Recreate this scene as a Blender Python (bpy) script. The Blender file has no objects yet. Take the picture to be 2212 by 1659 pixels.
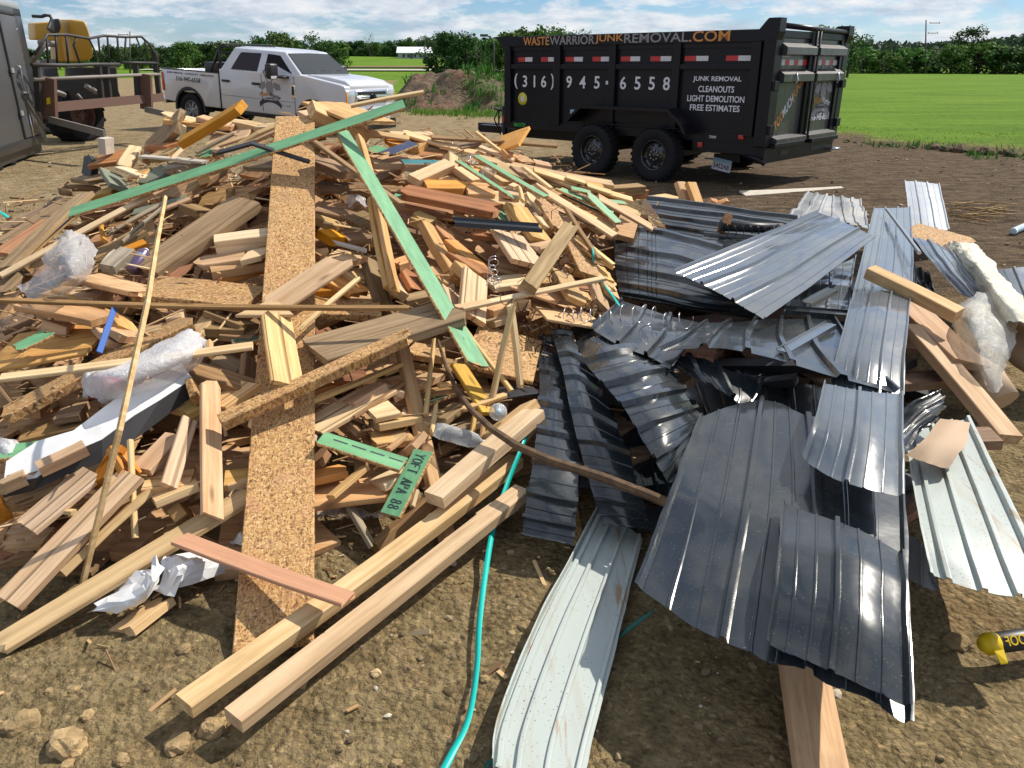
import bpy, bmesh, math, random
from mathutils import Vector, Matrix, noise
R=math.radians
sc=bpy.context.scene; col=sc.collection
# ---------------------------------------------------------------- camera
F,YH,H=1700.0,141.0,1.6          # focal length, horizon row and eye height (survey units of 2212 x 1659)
PIT=math.atan2(829.5-YH,F); CP,SP=math.cos(PIT),math.sin(PIT)
cd=bpy.data.cameras.new('camera'); cam=bpy.data.objects.new('camera',cd); col.objects.link(cam)
cd.sensor_width=36; cd.lens=36*F/2212; cd.clip_start=.05; cd.clip_end=3000
cam.location=(0,0,H); cam.rotation_euler=(math.pi/2-PIT,0,0); sc.camera=cam
# ---------------------------------------------------------------- light
SUN_AZ,SUN_EL=R(57),R(47)
SDIR=Vector((math.sin(SUN_AZ)*math.cos(SUN_EL),math.cos(SUN_AZ)*math.cos(SUN_EL),math.sin(SUN_EL)))
sl=bpy.data.lights.new('sun','SUN'); sl.energy=5.0; sl.angle=R(.53); sl.color=(1,.93,.82)
so=bpy.data.objects.new('sun',sl); col.objects.link(so); so.rotation_euler=SDIR.to_track_quat('Z','Y').to_euler(); so.location=(20,20,30)
sc.view_settings.view_transform='Standard'; sc.view_settings.look='None'; sc.view_settings.exposure=.17; sc.view_settings.gamma=1

class NT:
    """small helper for building node trees"""
    def __init__(s,nt): s.nt=nt; s.n=nt.nodes; s.l=nt.links; s.n.clear()
    def add(s,t,ins=None,**kw):
        n=s.n.new(t)
        for k,v in kw.items(): setattr(n,k,v)
        for k,v in (ins or {}).items(): s.put(n.inputs[k],v)
        return n
    def put(s,i,v):
        if hasattr(v,'is_output'): s.l.new(v,i)
        elif isinstance(v,bpy.types.Node): s.l.new(v.outputs[0],i)
        else:
            if isinstance(v,tuple) and len(v)==3 and i.type=='RGBA': v=v+(1,)
            i.default_value=v
    def noise(s,vec,scale,detail=4,rough=.55,dist=0): return s.add('ShaderNodeTexNoise',{'Vector':vec,'Scale':scale,'Detail':detail,'Roughness':rough,'Distortion':dist}).outputs['Fac']
    def ramp(s,f,*st):
        n=s.add('ShaderNodeValToRGB',{'Fac':f}); e=n.color_ramp.elements
        while len(e)<len(st): e.new(.5)
        for i,(p,c) in enumerate(st):
            e[i].position=p; e[i].color=(c if isinstance(c,tuple) else (c,c,c))+(1,)
        return n.outputs[0]
    def mix(s,f,a,b,mode='MIX'):
        n=s.add('ShaderNodeMix',data_type='RGBA',blend_type=mode); s.put(n.inputs[0],f); s.put(n.inputs[6],a); s.put(n.inputs[7],b); return n.outputs[2]
    def math(s,op,a,b=0.0,c=None,clamp=False):
        n=s.add('ShaderNodeMath',operation=op,use_clamp=clamp); s.put(n.inputs[0],a); s.put(n.inputs[1],b)
        if c is not None: s.put(n.inputs[2],c)
        return n.outputs[0]
    def map(s,vec,scale=(1,1,1),loc=(0,0,0)): return s.add('ShaderNodeMapping',{'Vector':vec,'Scale':scale,'Location':loc}).outputs[0]
    def vadd(s,a,b):
        n=s.add('ShaderNodeVectorMath',operation='ADD'); s.put(n.inputs[0],a); s.put(n.inputs[1],b); return n.outputs[0]
# ---------------------------------------------------------------- sky
w=bpy.data.worlds.new('World'); sc.world=w; w.use_nodes=True
t=NT(w.node_tree)
sky=t.add('ShaderNodeTexSky',sky_type='NISHITA',sun_disc=False,sun_elevation=SUN_EL,sun_rotation=SUN_AZ,altitude=200.,air_density=1.0,dust_density=.25,ozone_density=3.0)
tc=t.add('ShaderNodeTexCoord'); sx=t.add('ShaderNodeSeparateXYZ',{'Vector':tc.outputs['Generated']})
az_=t.math('ARCTAN2',sx.outputs[0],sx.outputs[1]); el_=t.math('LOGARITHM',t.math('ADD',t.math('MAXIMUM',sx.outputs[2],0.0),.06),2.71828)
cx=t.add('ShaderNodeCombineXYZ',{'X':t.math('MULTIPLY',az_,9.),'Y':t.math('MULTIPLY',el_,3.6),'Z':.7})
big=t.noise(t.map(cx,(.5,.7,1.)),.8,3,.5,.2); n1=t.noise(cx,1.15,10,.60,.25); n2=t.noise(t.map(cx,(1,1,1),(3.1,7.7,0)),3.6,7,.6,.15)
cl=t.ramp(t.math('ADD',t.math('ADD',t.math('MULTIPLY',n1,.52),t.math('MULTIPLY',n2,.20)),t.math('MULTIPLY',big,.28)),(.44,0.),(.485,.6),(.53,1.))
shade=t.ramp(t.math('ADD',t.math('MULTIPLY',t.noise(t.map(cx,(1.,1.,1.),(0,.35,0)),1.3,7,.6,.2),.8),t.math('MULTIPLY',n2,.2)),(.38,(.52,.60,.73)),(.52,(.82,.86,.92)),(.63,(1.,.99,.97)))
skt=t.mix(1.,sky,(.70,.92,1.2),'MULTIPLY')
bg=t.add('ShaderNodeBackground',{'Color':skt,'Strength':.080}); cb=t.add('ShaderNodeBackground',{'Color':shade,'Strength':.86})
haze=t.ramp(sx.outputs[2],(0.,.38),(.07,.0))
ms=t.add('ShaderNodeMixShader',{0:t.math('MAXIMUM',t.math('MULTIPLY',cl,.92),haze,clamp=True),1:bg.outputs[0],2:cb.outputs[0]})
t.add('ShaderNodeOutputWorld',{'Surface':ms.outputs[0]})
# ---------------------------------------------------------------- tags
def tag(o,label=None,cat=None,group=None,kind=None):
    for k,v in (('label',label),('category',cat),('group',group),('kind',kind)):
        if v: o[k]=v
    return o
def empty(name,loc=(0,0,0),M=None):
    o=bpy.data.objects.new(name,None); col.objects.link(o); o.empty_display_size=.2
    if M is not None: o.matrix_world=M
    else: o.location=loc
    return o
def link(name,me,mats=(),parent=None,M=None,smooth=False):
    o=bpy.data.objects.new(name,me); col.objects.link(o)
    for m in (mats if isinstance(mats,(list,tuple)) else [mats]): me.materials.append(m)
    if parent: o.parent=parent
    if M is not None: o.matrix_local=M
    if smooth:
        for p in me.polygons: p.use_smooth=True
    return o
class MB:
    """collects shapes into one mesh"""
    def __init__(s): s.v=[]; s.f=[]; s.m=[]; s.sm=[]
    def quad(s,vs,fs,mi=0,sm=False):
        b=len(s.v); s.v+=[tuple(v) for v in vs]; s.f+=[[b+i for i in f] for f in fs]; s.m+=[mi]*len(fs); s.sm+=[sm]*len(fs)
    def box(s,x0,x1,y0,y1,z0,z1,mi=0,M=None,ch=0.):
        if ch<=0:
            vs=[(x,y,z) for x in (x0,x1) for y in (y0,y1) for z in (z0,z1)]
            fs=[(0,1,3,2),(4,6,7,5),(0,4,5,1),(2,3,7,6),(0,2,6,4),(1,5,7,3)]
        else:
            bm=bmesh.new(); bmesh.ops.create_cube(bm,size=1)
            for v in bm.verts: v.co=Vector(((x0+x1)/2+v.co.x*(x1-x0),(y0+y1)/2+v.co.y*(y1-y0),(z0+z1)/2+v.co.z*(z1-z0)))
            bmesh.ops.bevel(bm,geom=bm.edges[:],offset=ch,segments=2,affect='EDGES',profile=.6)
            bm.verts.index_update(); vs=[v.co.copy() for v in bm.verts]; fs=[[v.index for v in f.verts] for f in bm.faces]; bm.free()
        if M is not None: vs=[M@Vector(v) for v in vs]
        s.quad(vs,fs,mi)
    def tube(s,pts,r,n=8,mi=0,cap=True,sm=True):
        pts=[Vector(p) for p in pts]; rs=r if isinstance(r,(list,tuple)) else [r]*len(pts)
        b=len(s.v); up=Vector((0,0,1)); pu=None
        for i,p in enumerate(pts):
            d=(pts[min(i+1,len(pts)-1)]-pts[max(i-1,0)]).normalized()
            if pu is None: pu=d.cross(up) if abs(d.z)<.95 else d.cross(Vector((1,0,0)))
            pu=(pu-d*pu.dot(d)).normalized(); q=d.cross(pu)
            for k in range(n):
                a=2*math.pi*k/n; s.v.append(tuple(p+(pu*math.cos(a)+q*math.sin(a))*rs[i]))
        for i in range(len(pts)-1):
            for k in range(n):
                s.f.append([b+i*n+k,b+i*n+(k+1)%n,b+(i+1)*n+(k+1)%n,b+(i+1)*n+k]); s.m.append(mi); s.sm.append(sm)
        if cap:
            s.f.append([b+k for k in range(n)][::-1]); s.f.append([b+(len(pts)-1)*n+k for k in range(n)]); s.m+=[mi]*2; s.sm+=[False]*2
    def lathe(s,prof,n=32,M=None,mi=0,sm=True,close=False):
        """profile of (radius, height) turned round local z"""
        b=len(s.v); M=M or Matrix()
        for r,z in prof:
            for k in range(n):
                a=2*math.pi*k/n; s.v.append(tuple(M@Vector((r*math.cos(a),r*math.sin(a),z))))
        m=len(prof)
        for i in range(m if close else m-1):
            j=(i+1)%m
            for k in range(n):
                s.f.append([b+i*n+k,b+i*n+(k+1)%n,b+j*n+(k+1)%n,b+j*n+k]); s.m.append(mi); s.sm.append(sm)
    def prism(s,poly,y0,y1,mi=0,M=None):
        """polygon in x,z pulled from y0 to y1"""
        n=len(poly); vs=[(x,y0,z) for x,z in poly]+[(x,y1,z) for x,z in poly]
        if M is not None: vs=[M@Vector(v) for v in vs]
        s.quad(vs,[list(range(n)),list(range(n,2*n))[::-1]]+[[i,n+i,n+(i+1)%n,(i+1)%n] for i in range(n)],mi)
    def grid(s,G,mi=0,sm=True):
        nr,nc=len(G),len(G[0]); b=len(s.v); s.v+=[tuple(p) for r in G for p in r]
        for i in range(nr-1):
            for j in range(nc-1): s.f.append([b+i*nc+j,b+i*nc+j+1,b+(i+1)*nc+j+1,b+(i+1)*nc+j]); s.m.append(mi); s.sm.append(sm)
    def build(s,name,mats,parent=None,M=None,fixn=True):
        me=bpy.data.meshes.new(name); me.from_pydata(s.v,[],s.f)
        for i,p in enumerate(me.polygons): p.material_index=s.m[i]; p.use_smooth=s.sm[i]
        if fixn:
            bm=bmesh.new(); bm.from_mesh(me); bmesh.ops.recalc_face_normals(bm,faces=bm.faces[:]); bm.to_mesh(me); bm.free()
        return link(name,me,mats,parent,M)
# ---------------------------------------------------------------- survey: photo pixels to places in the world
def ray(x,y): return Vector(((x-1106)/F, CP-(y-829.5)/F*SP, -SP-(y-829.5)/F*CP))
CAM=Vector((0,0,H))
def onz(x,y,z=0.):
    d=ray(x,y); return CAM+d*((z-H)/d.z)
def onD(x,y,D):
    d=ray(x,y); return CAM+d*(D/d.y)
def pix(p):
    q=p-CAM; dep=q.y*CP-q.z*SP; return Vector((1106+F*q.x/dep, 829.5-F*(q.y*SP+q.z*CP)/dep, dep))
def lerp_tab(tab,x):
    if x<=tab[0][0]: return tab[0][1]
    for (a,b),(c,d) in zip(tab,tab[1:]):
        if x<=c: return b+(d-b)*(x-a)/(c-a)
    return tab[-1][1]
def sm(a,b,x):
    x=max(0,min(1,(x-a)/(b-a))); return x*x*(3-2*x)
HR=[(-4.6,.25),(-4,.50),(-3.3,.72),(-2.6,.93),(-2,1.13),(-1.4,1.27),(-.9,1.24),(-.4,1.12),(0,1.05),(.5,.9),(1,.68),(1.5,.45),(2.1,.15),(2.6,0)]
YB=[(-4,2.6),(-2.2,1.9),(-1.4,1.95),(-.7,2.2),(-.2,2.5),(.2,2.65),(.5,3.0),(1.,4.2),(1.6,5.2),(2.3,6)]
def heap(x,y):
    hr=lerp_tab(HR,x); yb=lerp_tab(YB,x); yr=5.5
    if y<yr:
        u=max(0,min(1,(y-yb)/(yr-yb))); return hr*(u**.92)*(1-.06*math.sin(u*math.pi))
    return hr*(1-sm(yr,yr+2.6,y))
def onheap(x,y,lift=0.):
    d=ray(x,y); t=1.2/d.length
    for i in range(900):
        p=CAM+d*t
        if p.z<=max(heap(p.x,p.y),0)+lift: return p if p.y<7.4 else None
        t+=.012
    return None
# ---------------------------------------------------------------- materials
MATS={}
def pbr(name,color=(.5,.5,.5),rough=.5,metal=0.,**kw):
    if name in MATS: return MATS[name]
    m=bpy.data.materials.new(name); m.use_nodes=True; t=NT(m.node_tree)
    b=t.add('ShaderNodeBsdfPrincipled',{'Base Color':color,'Roughness':rough,'Metallic':metal}); t.add('ShaderNodeOutputMaterial',{'Surface':b.outputs[0]})
    for k,v in kw.items(): b.inputs[k.replace('_',' ')].default_value=v
    MATS[name]=m; return m
def new(name):
    m=bpy.data.materials.new(name); m.use_nodes=True; t=NT(m.node_tree)
    b=t.add('ShaderNodeBsdfPrincipled'); o=t.add('ShaderNodeOutputMaterial',{'Surface':b.outputs[0]}); MATS[name]=m
    return m,t,b
def ocoord(t,seed=True):
    tc=t.add('ShaderNodeTexCoord').outputs['Object']
    if not seed: return tc,None
    rnd=t.add('ShaderNodeObjectInfo').outputs['Random']
    off=t.add('ShaderNodeCombineXYZ',{'X':t.math('MULTIPLY',rnd,37.),'Y':t.math('MULTIPLY',rnd,11.),'Z':t.math('MULTIPLY',rnd,23.)})
    return t.vadd(tc,off),rnd
def bump(t,b,h,strength=.3,dist=.01): 
    n=t.add('ShaderNodeBump',{'Height':h,'Strength':strength,'Distance':dist}); t.put(b.inputs['Normal'],n.outputs[0])
def wood(name,lo,hi,rough=.75,var=.35,dirt=.35,knot=1.,hue=.02):
    m,t,b=new('wood_'+name); v,rnd=ocoord(t)
    g=t.noise(t.map(v,(1.3,22,22)),1.6,5,.6,.6); fine=t.noise(t.map(v,(4,160,160)),1.,3,.6)
    c=t.ramp(t.math('ADD',t.math('MULTIPLY',g,.8),t.math('MULTIPLY',fine,.2)),(.37,lo),(.62,hi))
    vo=t.add('ShaderNodeTexVoronoi',{'Vector':t.map(v,(2.6,9,2)),'Scale':1.}); kd=t.ramp(vo.outputs['Distance'],(.03,1.),(.13,0.))
    c=t.mix(t.math('MULTIPLY',kd,.75*knot),c,tuple(x*.35 for x in lo))
    st=t.ramp(t.noise(v,3.2,5,.65),(.52,0.),(.74,1.)); c=t.mix(t.math('MULTIPLY',st,dirt),c,(.075,.052,.032))
    hs=t.add('ShaderNodeHueSaturation',{'Color':c,'Hue':t.math('ADD',t.math('MULTIPLY',rnd,hue),.5-hue/2),'Value':t.math('ADD',t.math('MULTIPLY',t.math('FRACT',t.math('MULTIPLY',rnd,7.3)),var),1-var*.55),'Saturation':t.math('ADD',t.math('MULTIPLY',t.math('FRACT',t.math('MULTIPLY',rnd,3.7)),.3),.86)})
    t.put(b.inputs['Base Color'],hs.outputs[0]); b.inputs['Roughness'].default_value=rough; b.inputs['Specular IOR Level'].default_value=.25
    bump(t,b,t.math('ADD',g,t.math('MULTIPLY',fine,.6)),.35,.004); return m
WD={ # low and high colours of the grain
 'fresh':((.48,.29,.125),(.70,.48,.26)),'pale':((.56,.375,.19),(.76,.57,.34)),'tan':((.43,.26,.115),(.63,.42,.21)),
 'pinktan':((.47,.275,.125),(.68,.445,.235)),'orange':((.50,.215,.045),(.68,.34,.09)),'stain':((.30,.095,.024),(.46,.18,.055)),
 'redbrown':((.27,.125,.06),(.45,.235,.12)),'brown':((.22,.13,.062),(.40,.255,.13)),'weathered':((.20,.125,.062),(.38,.26,.14)),
 'gray':((.20,.165,.12),(.36,.30,.22)),'ochre':((.46,.28,.07),(.60,.40,.13)),'terracotta':((.52,.25,.115),(.62,.32,.155))}
for k,(lo,hi) in WD.items(): wood(k,lo,hi,var=.2 if k in ('fresh','pale') else .35,knot=.3 if k in('terracotta','orange') else 1.,dirt=.18 if k in('pale','fresh','terracotta') else .38)
# grooved siding: the fresh grain with milled grooves along the board
m=wood('siding',(.56,.36,.17),(.77,.56,.32),.7,.15,.12,.6); t=NT.__new__(NT); t.nt=m.node_tree; t.n=t.nt.nodes; t.l=t.nt.links
b=[n for n in t.n if n.type=='BSDF_PRINCIPLED'][0]; yy=t.add('ShaderNodeSeparateXYZ',{'Vector':t.add('ShaderNodeTexCoord').outputs['Object']}).outputs[1]
gv=t.math('ADD',t.ramp(t.math('ABSOLUTE',t.math('SUBTRACT',yy,.008)),(.003,1.),(.0055,0.)),t.ramp(t.math('ABSOLUTE',t.math('ADD',yy,.058)),(.002,1.),(.004,0.)),clamp=True)
old=b.inputs['Base Color'].links[0].from_socket; t.put(b.inputs['Base Color'],t.mix(t.math('MULTIPLY',gv,.6),old,(.16,.08,.03)))
bp=[n for n in t.n if n.type=='BUMP'][0]; b2_=t.add('ShaderNodeBump',{'Height':gv,'Strength':1.,'Distance':.006,'Normal':bp.outputs[0]},invert=True); t.put(b.inputs['Normal'],b2_.outputs[0])
# flaked board
m,t,b=new('wood_osb'); v,rnd=ocoord(t)
def flakes(t,v,s1=1.):
    v2=t.vadd(v,t.add('ShaderNodeVectorMath',{0:t.add('ShaderNodeTexNoise',{'Vector':v,'Scale':34.}).outputs['Color'],3:.022},operation='SCALE').outputs[0])
    a=t.add('ShaderNodeTexVoronoi',{'Vector':t.map(v2,(95*s1,230*s1,60)),'Scale':1.}); c=t.add('ShaderNodeTexVoronoi',{'Vector':t.map(v2,(210*s1,110*s1,60),(3,1,0)),'Scale':1.})
    return a,c
a,c2=flakes(t,v)
r1=t.add('ShaderNodeSeparateColor',{'Color':a.outputs['Color']}).outputs[0]; r2=t.add('ShaderNodeSeparateColor',{'Color':c2.outputs['Color']}).outputs[1]
c=t.ramp(t.math('ADD',t.math('MULTIPLY',r1,.55),t.math('MULTIPLY',r2,.45)),(.12,(.14,.062,.02)),(.32,(.36,.185,.065)),(.55,(.54,.30,.105)),(.8,(.64,.41,.17)),(.95,(.70,.53,.33)))
big=t.noise(v,5.,4,.6); c=t.mix(t.ramp(big,(.5,0.),(.7,.5)),c,(.30,.20,.095)); c=t.mix(t.ramp(t.noise(v,11.,3,.6),(.55,0.),(.75,.55)),c,(.56,.27,.14))
hs=t.add('ShaderNodeHueSaturation',{'Color':c,'Value':t.math('ADD',t.math('MULTIPLY',rnd,.25),.85)})
t.put(b.inputs['Base Color'],hs.outputs[0]); b.inputs['Roughness'].default_value=.7; bump(t,b,t.math('ADD',r1,r2),.5,.003)
# green faced sheathing
m,t,b=new('wood_green'); v,rnd=ocoord(t)
n=t.noise(t.map(v,(3,14,14)),2.,5,.65); c=t.ramp(n,(.3,(.085,.25,.115)),(.6,(.15,.37,.18)),(.8,(.20,.43,.22)))
sp=t.add('ShaderNodeTexVoronoi',{'Vector':v,'Scale':38.}).outputs['Distance']; c=t.mix(t.ramp(sp,(.04,.8),(.09,0.)),c,(.03,.06,.035))
c=t.mix(t.ramp(t.noise(v,4.,5,.7),(.58,0.),(.75,.55)),c,(.19,.17,.10)); t.put(b.inputs['Base Color'],c); b.inputs['Roughness'].default_value=.55; bump(t,b,n,.2,.003)
def painted(name,col1,rough=.5,spots=(.3,.22,.14),amt=.5):
    m,t,b=new(name); v,rnd=ocoord(t); n=t.noise(v,6.,6,.7)
    t.put(b.inputs['Base Color'],t.mix(t.ramp(n,(.55,0.),(.72,amt)),col1,spots)); b.inputs['Roughness'].default_value=rough; return m
painted('wood_navy',(.035,.05,.11)); painted('wood_blue',(.015,.045,.11)); painted('wood_teal',(.03,.19,.21)); painted('wood_black',(.022,.023,.027),.5,(.06,.05,.045))
painted('wood_graygreen',(.17,.19,.13),.8,(.30,.27,.2),.7); painted('wood_darkgreen',(.05,.10,.055),.8,(.15,.14,.09),.7); painted('wood_palegray',(.50,.45,.37),.7,(.33,.26,.19),.6)
painted('wood_brightblue',(.006,.085,.36),.65,(.01,.04,.15),.6)
painted('white_film',(.74,.74,.74),.45,(.5,.47,.43),.35)
# coated sheet steel
def steel(name,base,rough,dirt=(.2,.16,.11),dirtamt=.3,speck=1.,metal=0.,coat=.0):
    m,t,b=new(name); v,rnd=ocoord(t)
    n=t.noise(t.map(v,(9,1.3,9)) if name=='pale_steel' else v,4. if name!='pale_steel' else 1.6,6,.68); c=t.mix(t.ramp(n,(.50,0.),(.78,dirtamt)),base,dirt)
    s=t.add('ShaderNodeTexVoronoi',{'Vector':v,'Scale':75.}).outputs['Distance']; z=t.ramp(t.noise(v,2.6,3,.6),(.42,0.),(.58,1.))
    c=t.mix(t.math('MULTIPLY',t.math('MULTIPLY',t.ramp(s,(.10,1.),(.2,0.)),z),.7*speck),c,tuple(x*.55 for x in dirt))
    if name=='pale_steel': c=t.mix(t.ramp(t.noise(t.map(v,(13,1.1,13)),1.4,5,.6),(.60,0.),(.67,.75)),c,(.30,.165,.055))
    scr=t.ramp(t.noise(t.map(v,(5,150,150)),1.,3,.5),(.70,0.),(.75,1.)); c=t.mix(t.math('MULTIPLY',scr,.22),c,(.45,.47,.5))
    t.put(b.inputs['Base Color'],c); t.put(b.inputs['Roughness'],t.math('ADD',t.math('MULTIPLY',n,.3),rough)); b.inputs['Metallic'].default_value=metal
    b.inputs['Coat Weight'].default_value=coat; b.inputs['Coat Roughness'].default_value=.08
    bump(t,b,t.noise(v,7.,3,.5),.25,.012); return m
steel('dark_steel',(.019,.026,.031),.11,(.16,.14,.11),.26,1.4,coat=.62); steel('bluegray_steel',(.10,.122,.145),.15,(.24,.22,.18),.4,1.2,coat=.7)
steel('pale_steel',(.41,.46,.435),.28,(.30,.20,.10),.45,1.3,coat=.25); steel('galvanized',(.42,.45,.49),.32,(.33,.30,.25),.4,.6,metal=.35)
steel('dusty_steel',(.25,.265,.28),.35,(.36,.31,.23),.8,1.)
pbr('flashing',(.06,.07,.085),.22,.3); pbr('bare_edge',(.55,.57,.6),.3,.9); pbr('chrome',(.75,.76,.78),.12,1.); pbr('silver',(.6,.62,.65),.25,.9)
pbr('strap_teal',(.0,.46,.40),.4); pbr('strap_dark',(.0,.10,.075),.5); pbr('rubber_mat',(.035,.035,.038),.7)
pbr('truck_white',(.60,.62,.67),.22,0.,Coat_Weight=.6,Coat_Roughness=.05); pbr('black_plastic',(.02,.02,.022),.45); pbr('glass_dark',(.005,.006,.009),.12,0.,Specular_IOR_Level=.12); pbr('windscreen_glass',(.006,.012,.018),.03,0.,Coat_Weight=.25)
pbr('glass_tint',(.035,.028,.04),.15,0.,Specular_IOR_Level=.15); pbr('tyre',(.016,.016,.018),.8,0.,Specular_IOR_Level=.2); pbr('red_lens',(.42,.015,.02),.18,0.,Coat_Weight=.6); pbr('amber',(.8,.33,.05),.2); pbr('headlight_glass',(.55,.6,.65),.08,.4)
pbr('rim_gray',(.3,.31,.32),.3,.8); pbr('rim_black',(.02,.02,.024),.18,.2,Coat_Weight=.6)
pbr('lettering_white',(.72,.73,.78),.5); pbr('lettering_gray',(.26,.25,.27),.5); pbr('lettering_orange',(.62,.26,.06),.5); pbr('lettering_dark',(.03,.035,.06),.5); pbr('lettering_green',(.04,.45,.07),.5)
pbr('tape_red',(.5,.03,.03),.35); pbr('tape_white',(.62,.62,.66),.35); pbr('sticker_yellow',(.62,.55,.05),.5); pbr('sticker_blue',(.3,.5,.6),.5)
pbr('machine_yellow',(.55,.30,.03),.5); pbr('machine_rust',(.13,.07,.05),.7); pbr('machine_dark',(.035,.034,.033),.6); pbr('machine_gray',(.22,.2,.18),.6)
pbr('cargo_gray',(.075,.075,.078),.45,.1); pbr('cargo_dark',(.025,.026,.03),.35); pbr('cargo_trim',(.55,.57,.58),.3,.6)
pbr('steel_wire',(.04,.04,.045),.3,.8); pbr('steel_wire_light',(.6,.6,.62),.25,.6)
pbr('yellow_plastic',(.72,.50,.01),.4); pbr('roof_white',(.78,.8,.82),.5); pbr('wall_pale',(.5,.52,.52),.7); pbr('window_dark',(.05,.06,.07),.2)
pbr('lamp_dark',(.06,.06,.06),.5); pbr('pole_wood',(.10,.085,.07),.8); pbr('cardboard',(.50,.36,.24),.8); pbr('cap_gold',(.55,.32,.05),.4); pbr('bottle_blue',(.45,.6,.66),.35)
# dusty black paint of the dump trailer
m,t,b=new('trailer_black'); v,rnd=ocoord(t,False); n=t.noise(t.map(v,(1,1,.5)),2.5,6,.65)
t.put(b.inputs['Base Color'],t.mix(t.ramp(n,(.45,0.),(.8,.25)),(.0065,.006,.010),(.026,.024,.024))); t.put(b.inputs['Roughness'],t.math('ADD',t.math('MULTIPLY',n,.3),.2)); b.inputs['Specular IOR Level'].default_value=.28
m,t,b=new('door_dust'); v=t.add('ShaderNodeTexCoord').outputs['Object']; n=t.noise(t.map(v,(1,3,.7)),2.5,6,.65)
t.put(b.inputs['Base Color'],t.mix(t.ramp(n,(.35,0.),(.7,1.)),(.022,.024,.028),(.08,.077,.073))); b.inputs['Roughness'].default_value=.42; b.inputs['Coat Weight'].default_value=.4
# clear films
def film(name,colr,alpha,rough=.15):
    m,t,b=new(name); v,rnd=ocoord(t); n=t.noise(v,22.,6,.7,1.2)
    b.inputs['Base Color'].default_value=colr+(1,); b.inputs['Roughness'].default_value=rough; b.inputs['Specular IOR Level'].default_value=.8
    lw=t.add('ShaderNodeLayerWeight',{'Blend':.35}).outputs['Facing']
    t.put(b.inputs['Alpha'],t.math('ADD',t.math('MULTIPLY',lw,.55),t.math('ADD',t.math('MULTIPLY',n,.3),alpha),clamp=True)); bump(t,b,n,.9,.014); return m
film('clear_film',(.74,.74,.76),.10); film('milky_film',(.78,.78,.80),.36); film('clear_bottle',(.75,.8,.82),.10,.08); film('insulation_film',(.82,.82,.76),.12,.2)
m,t,b=new('insulation'); v,rnd=ocoord(t); n=t.noise(v,26.,6,.7); t.put(b.inputs['Base Color'],t.ramp(n,(.3,(.58,.55,.42)),(.6,(.76,.74,.62)),(.75,(.84,.83,.76)))); b.inputs['Roughness'].default_value=.9; bump(t,b,n,.8,.02)
m,t,b=new('bark'); v,rnd=ocoord(t); n=t.noise(t.map(v,(1,1,.3)),20.,5,.65); t.put(b.inputs['Base Color'],t.ramp(n,(.3,(.055,.035,.02)),(.7,(.19,.115,.06)))); b.inputs['Roughness'].default_value=.9; bump(t,b,n,.7,.01)
m,t,b=new('trunk_bark'); b.inputs['Base Color'].default_value=(.06,.048,.036,1); b.inputs['Roughness'].default_value=.9
m,t,b=new('rock'); v,rnd=ocoord(t); n=t.noise(v,16.,7,.7); c=t.ramp(n,(.3,(.20,.14,.065)),(.55,(.42,.29,.14)),(.75,(.56,.43,.25)))
hs=t.add('ShaderNodeHueSaturation',{'Color':c,'Value':t.math('ADD',t.math('MULTIPLY',rnd,.5),.7)}); t.put(b.inputs['Base Color'],hs.outputs[0]); b.inputs['Roughness'].default_value=.9; bump(t,b,n,.9,.02)
m,t,b=new('pebble'); gi=t.add('ShaderNodeNewGeometry').outputs['Random Per Island']; t.put(b.inputs['Base Color'],t.ramp(gi,(0.,(.09,.062,.036)),(.45,(.20,.145,.08)),(.8,(.32,.24,.14)),(.97,(.52,.46,.36)))); b.inputs['Roughness'].default_value=.9
m,t,b=new('chips'); gi=t.add('ShaderNodeNewGeometry').outputs['Random Per Island']; t.put(b.inputs['Base Color'],t.ramp(gi,(0.,(.16,.09,.045)),(.4,(.40,.23,.10)),(.75,(.58,.39,.19)),(1.,(.66,.5,.3)))); b.inputs['Roughness'].default_value=.8
def leaf(name,a,c,d,trans=.25):
    m,t,b=new(name); gi=t.add('ShaderNodeNewGeometry').outputs['Random Per Island']; rnd=t.add('ShaderNodeObjectInfo').outputs['Random']
    cc=t.ramp(gi,(0.,a),(.55,c),(1.,d)); hs=t.add('ShaderNodeHueSaturation',{'Color':cc,'Value':t.math('ADD',t.math('MULTIPLY',rnd,.5),.75),'Hue':t.math('ADD',t.math('MULTIPLY',rnd,.03),.485)})
    t.put(b.inputs['Base Color'],hs.outputs[0]); b.inputs['Roughness'].default_value=.65; b.inputs['Specular IOR Level'].default_value=.2
    tr=t.add('ShaderNodeBsdfTranslucent',{'Color':hs.outputs[0]}); ms=t.add('ShaderNodeMixShader',{0:trans,1:b.outputs[0],2:tr.outputs[0]})
    o=[n for n in t.n if n.type=='OUTPUT_MATERIAL'][0]; t.put(o.inputs['Surface'],ms.outputs[0]); return m
leaf('leaf_dark',(.012,.036,.012),(.035,.09,.022),(.08,.16,.035)); leaf('leaf_mid',(.03,.075,.012),(.08,.17,.03),(.15,.27,.055)); leaf('leaf_far',(.03,.06,.035),(.05,.09,.05),(.075,.125,.06))
leaf('grass',(.05,.12,.012),(.11,.22,.025),(.21,.31,.06)); leaf('weed',(.025,.10,.015),(.06,.2,.025),(.12,.28,.05))
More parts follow.
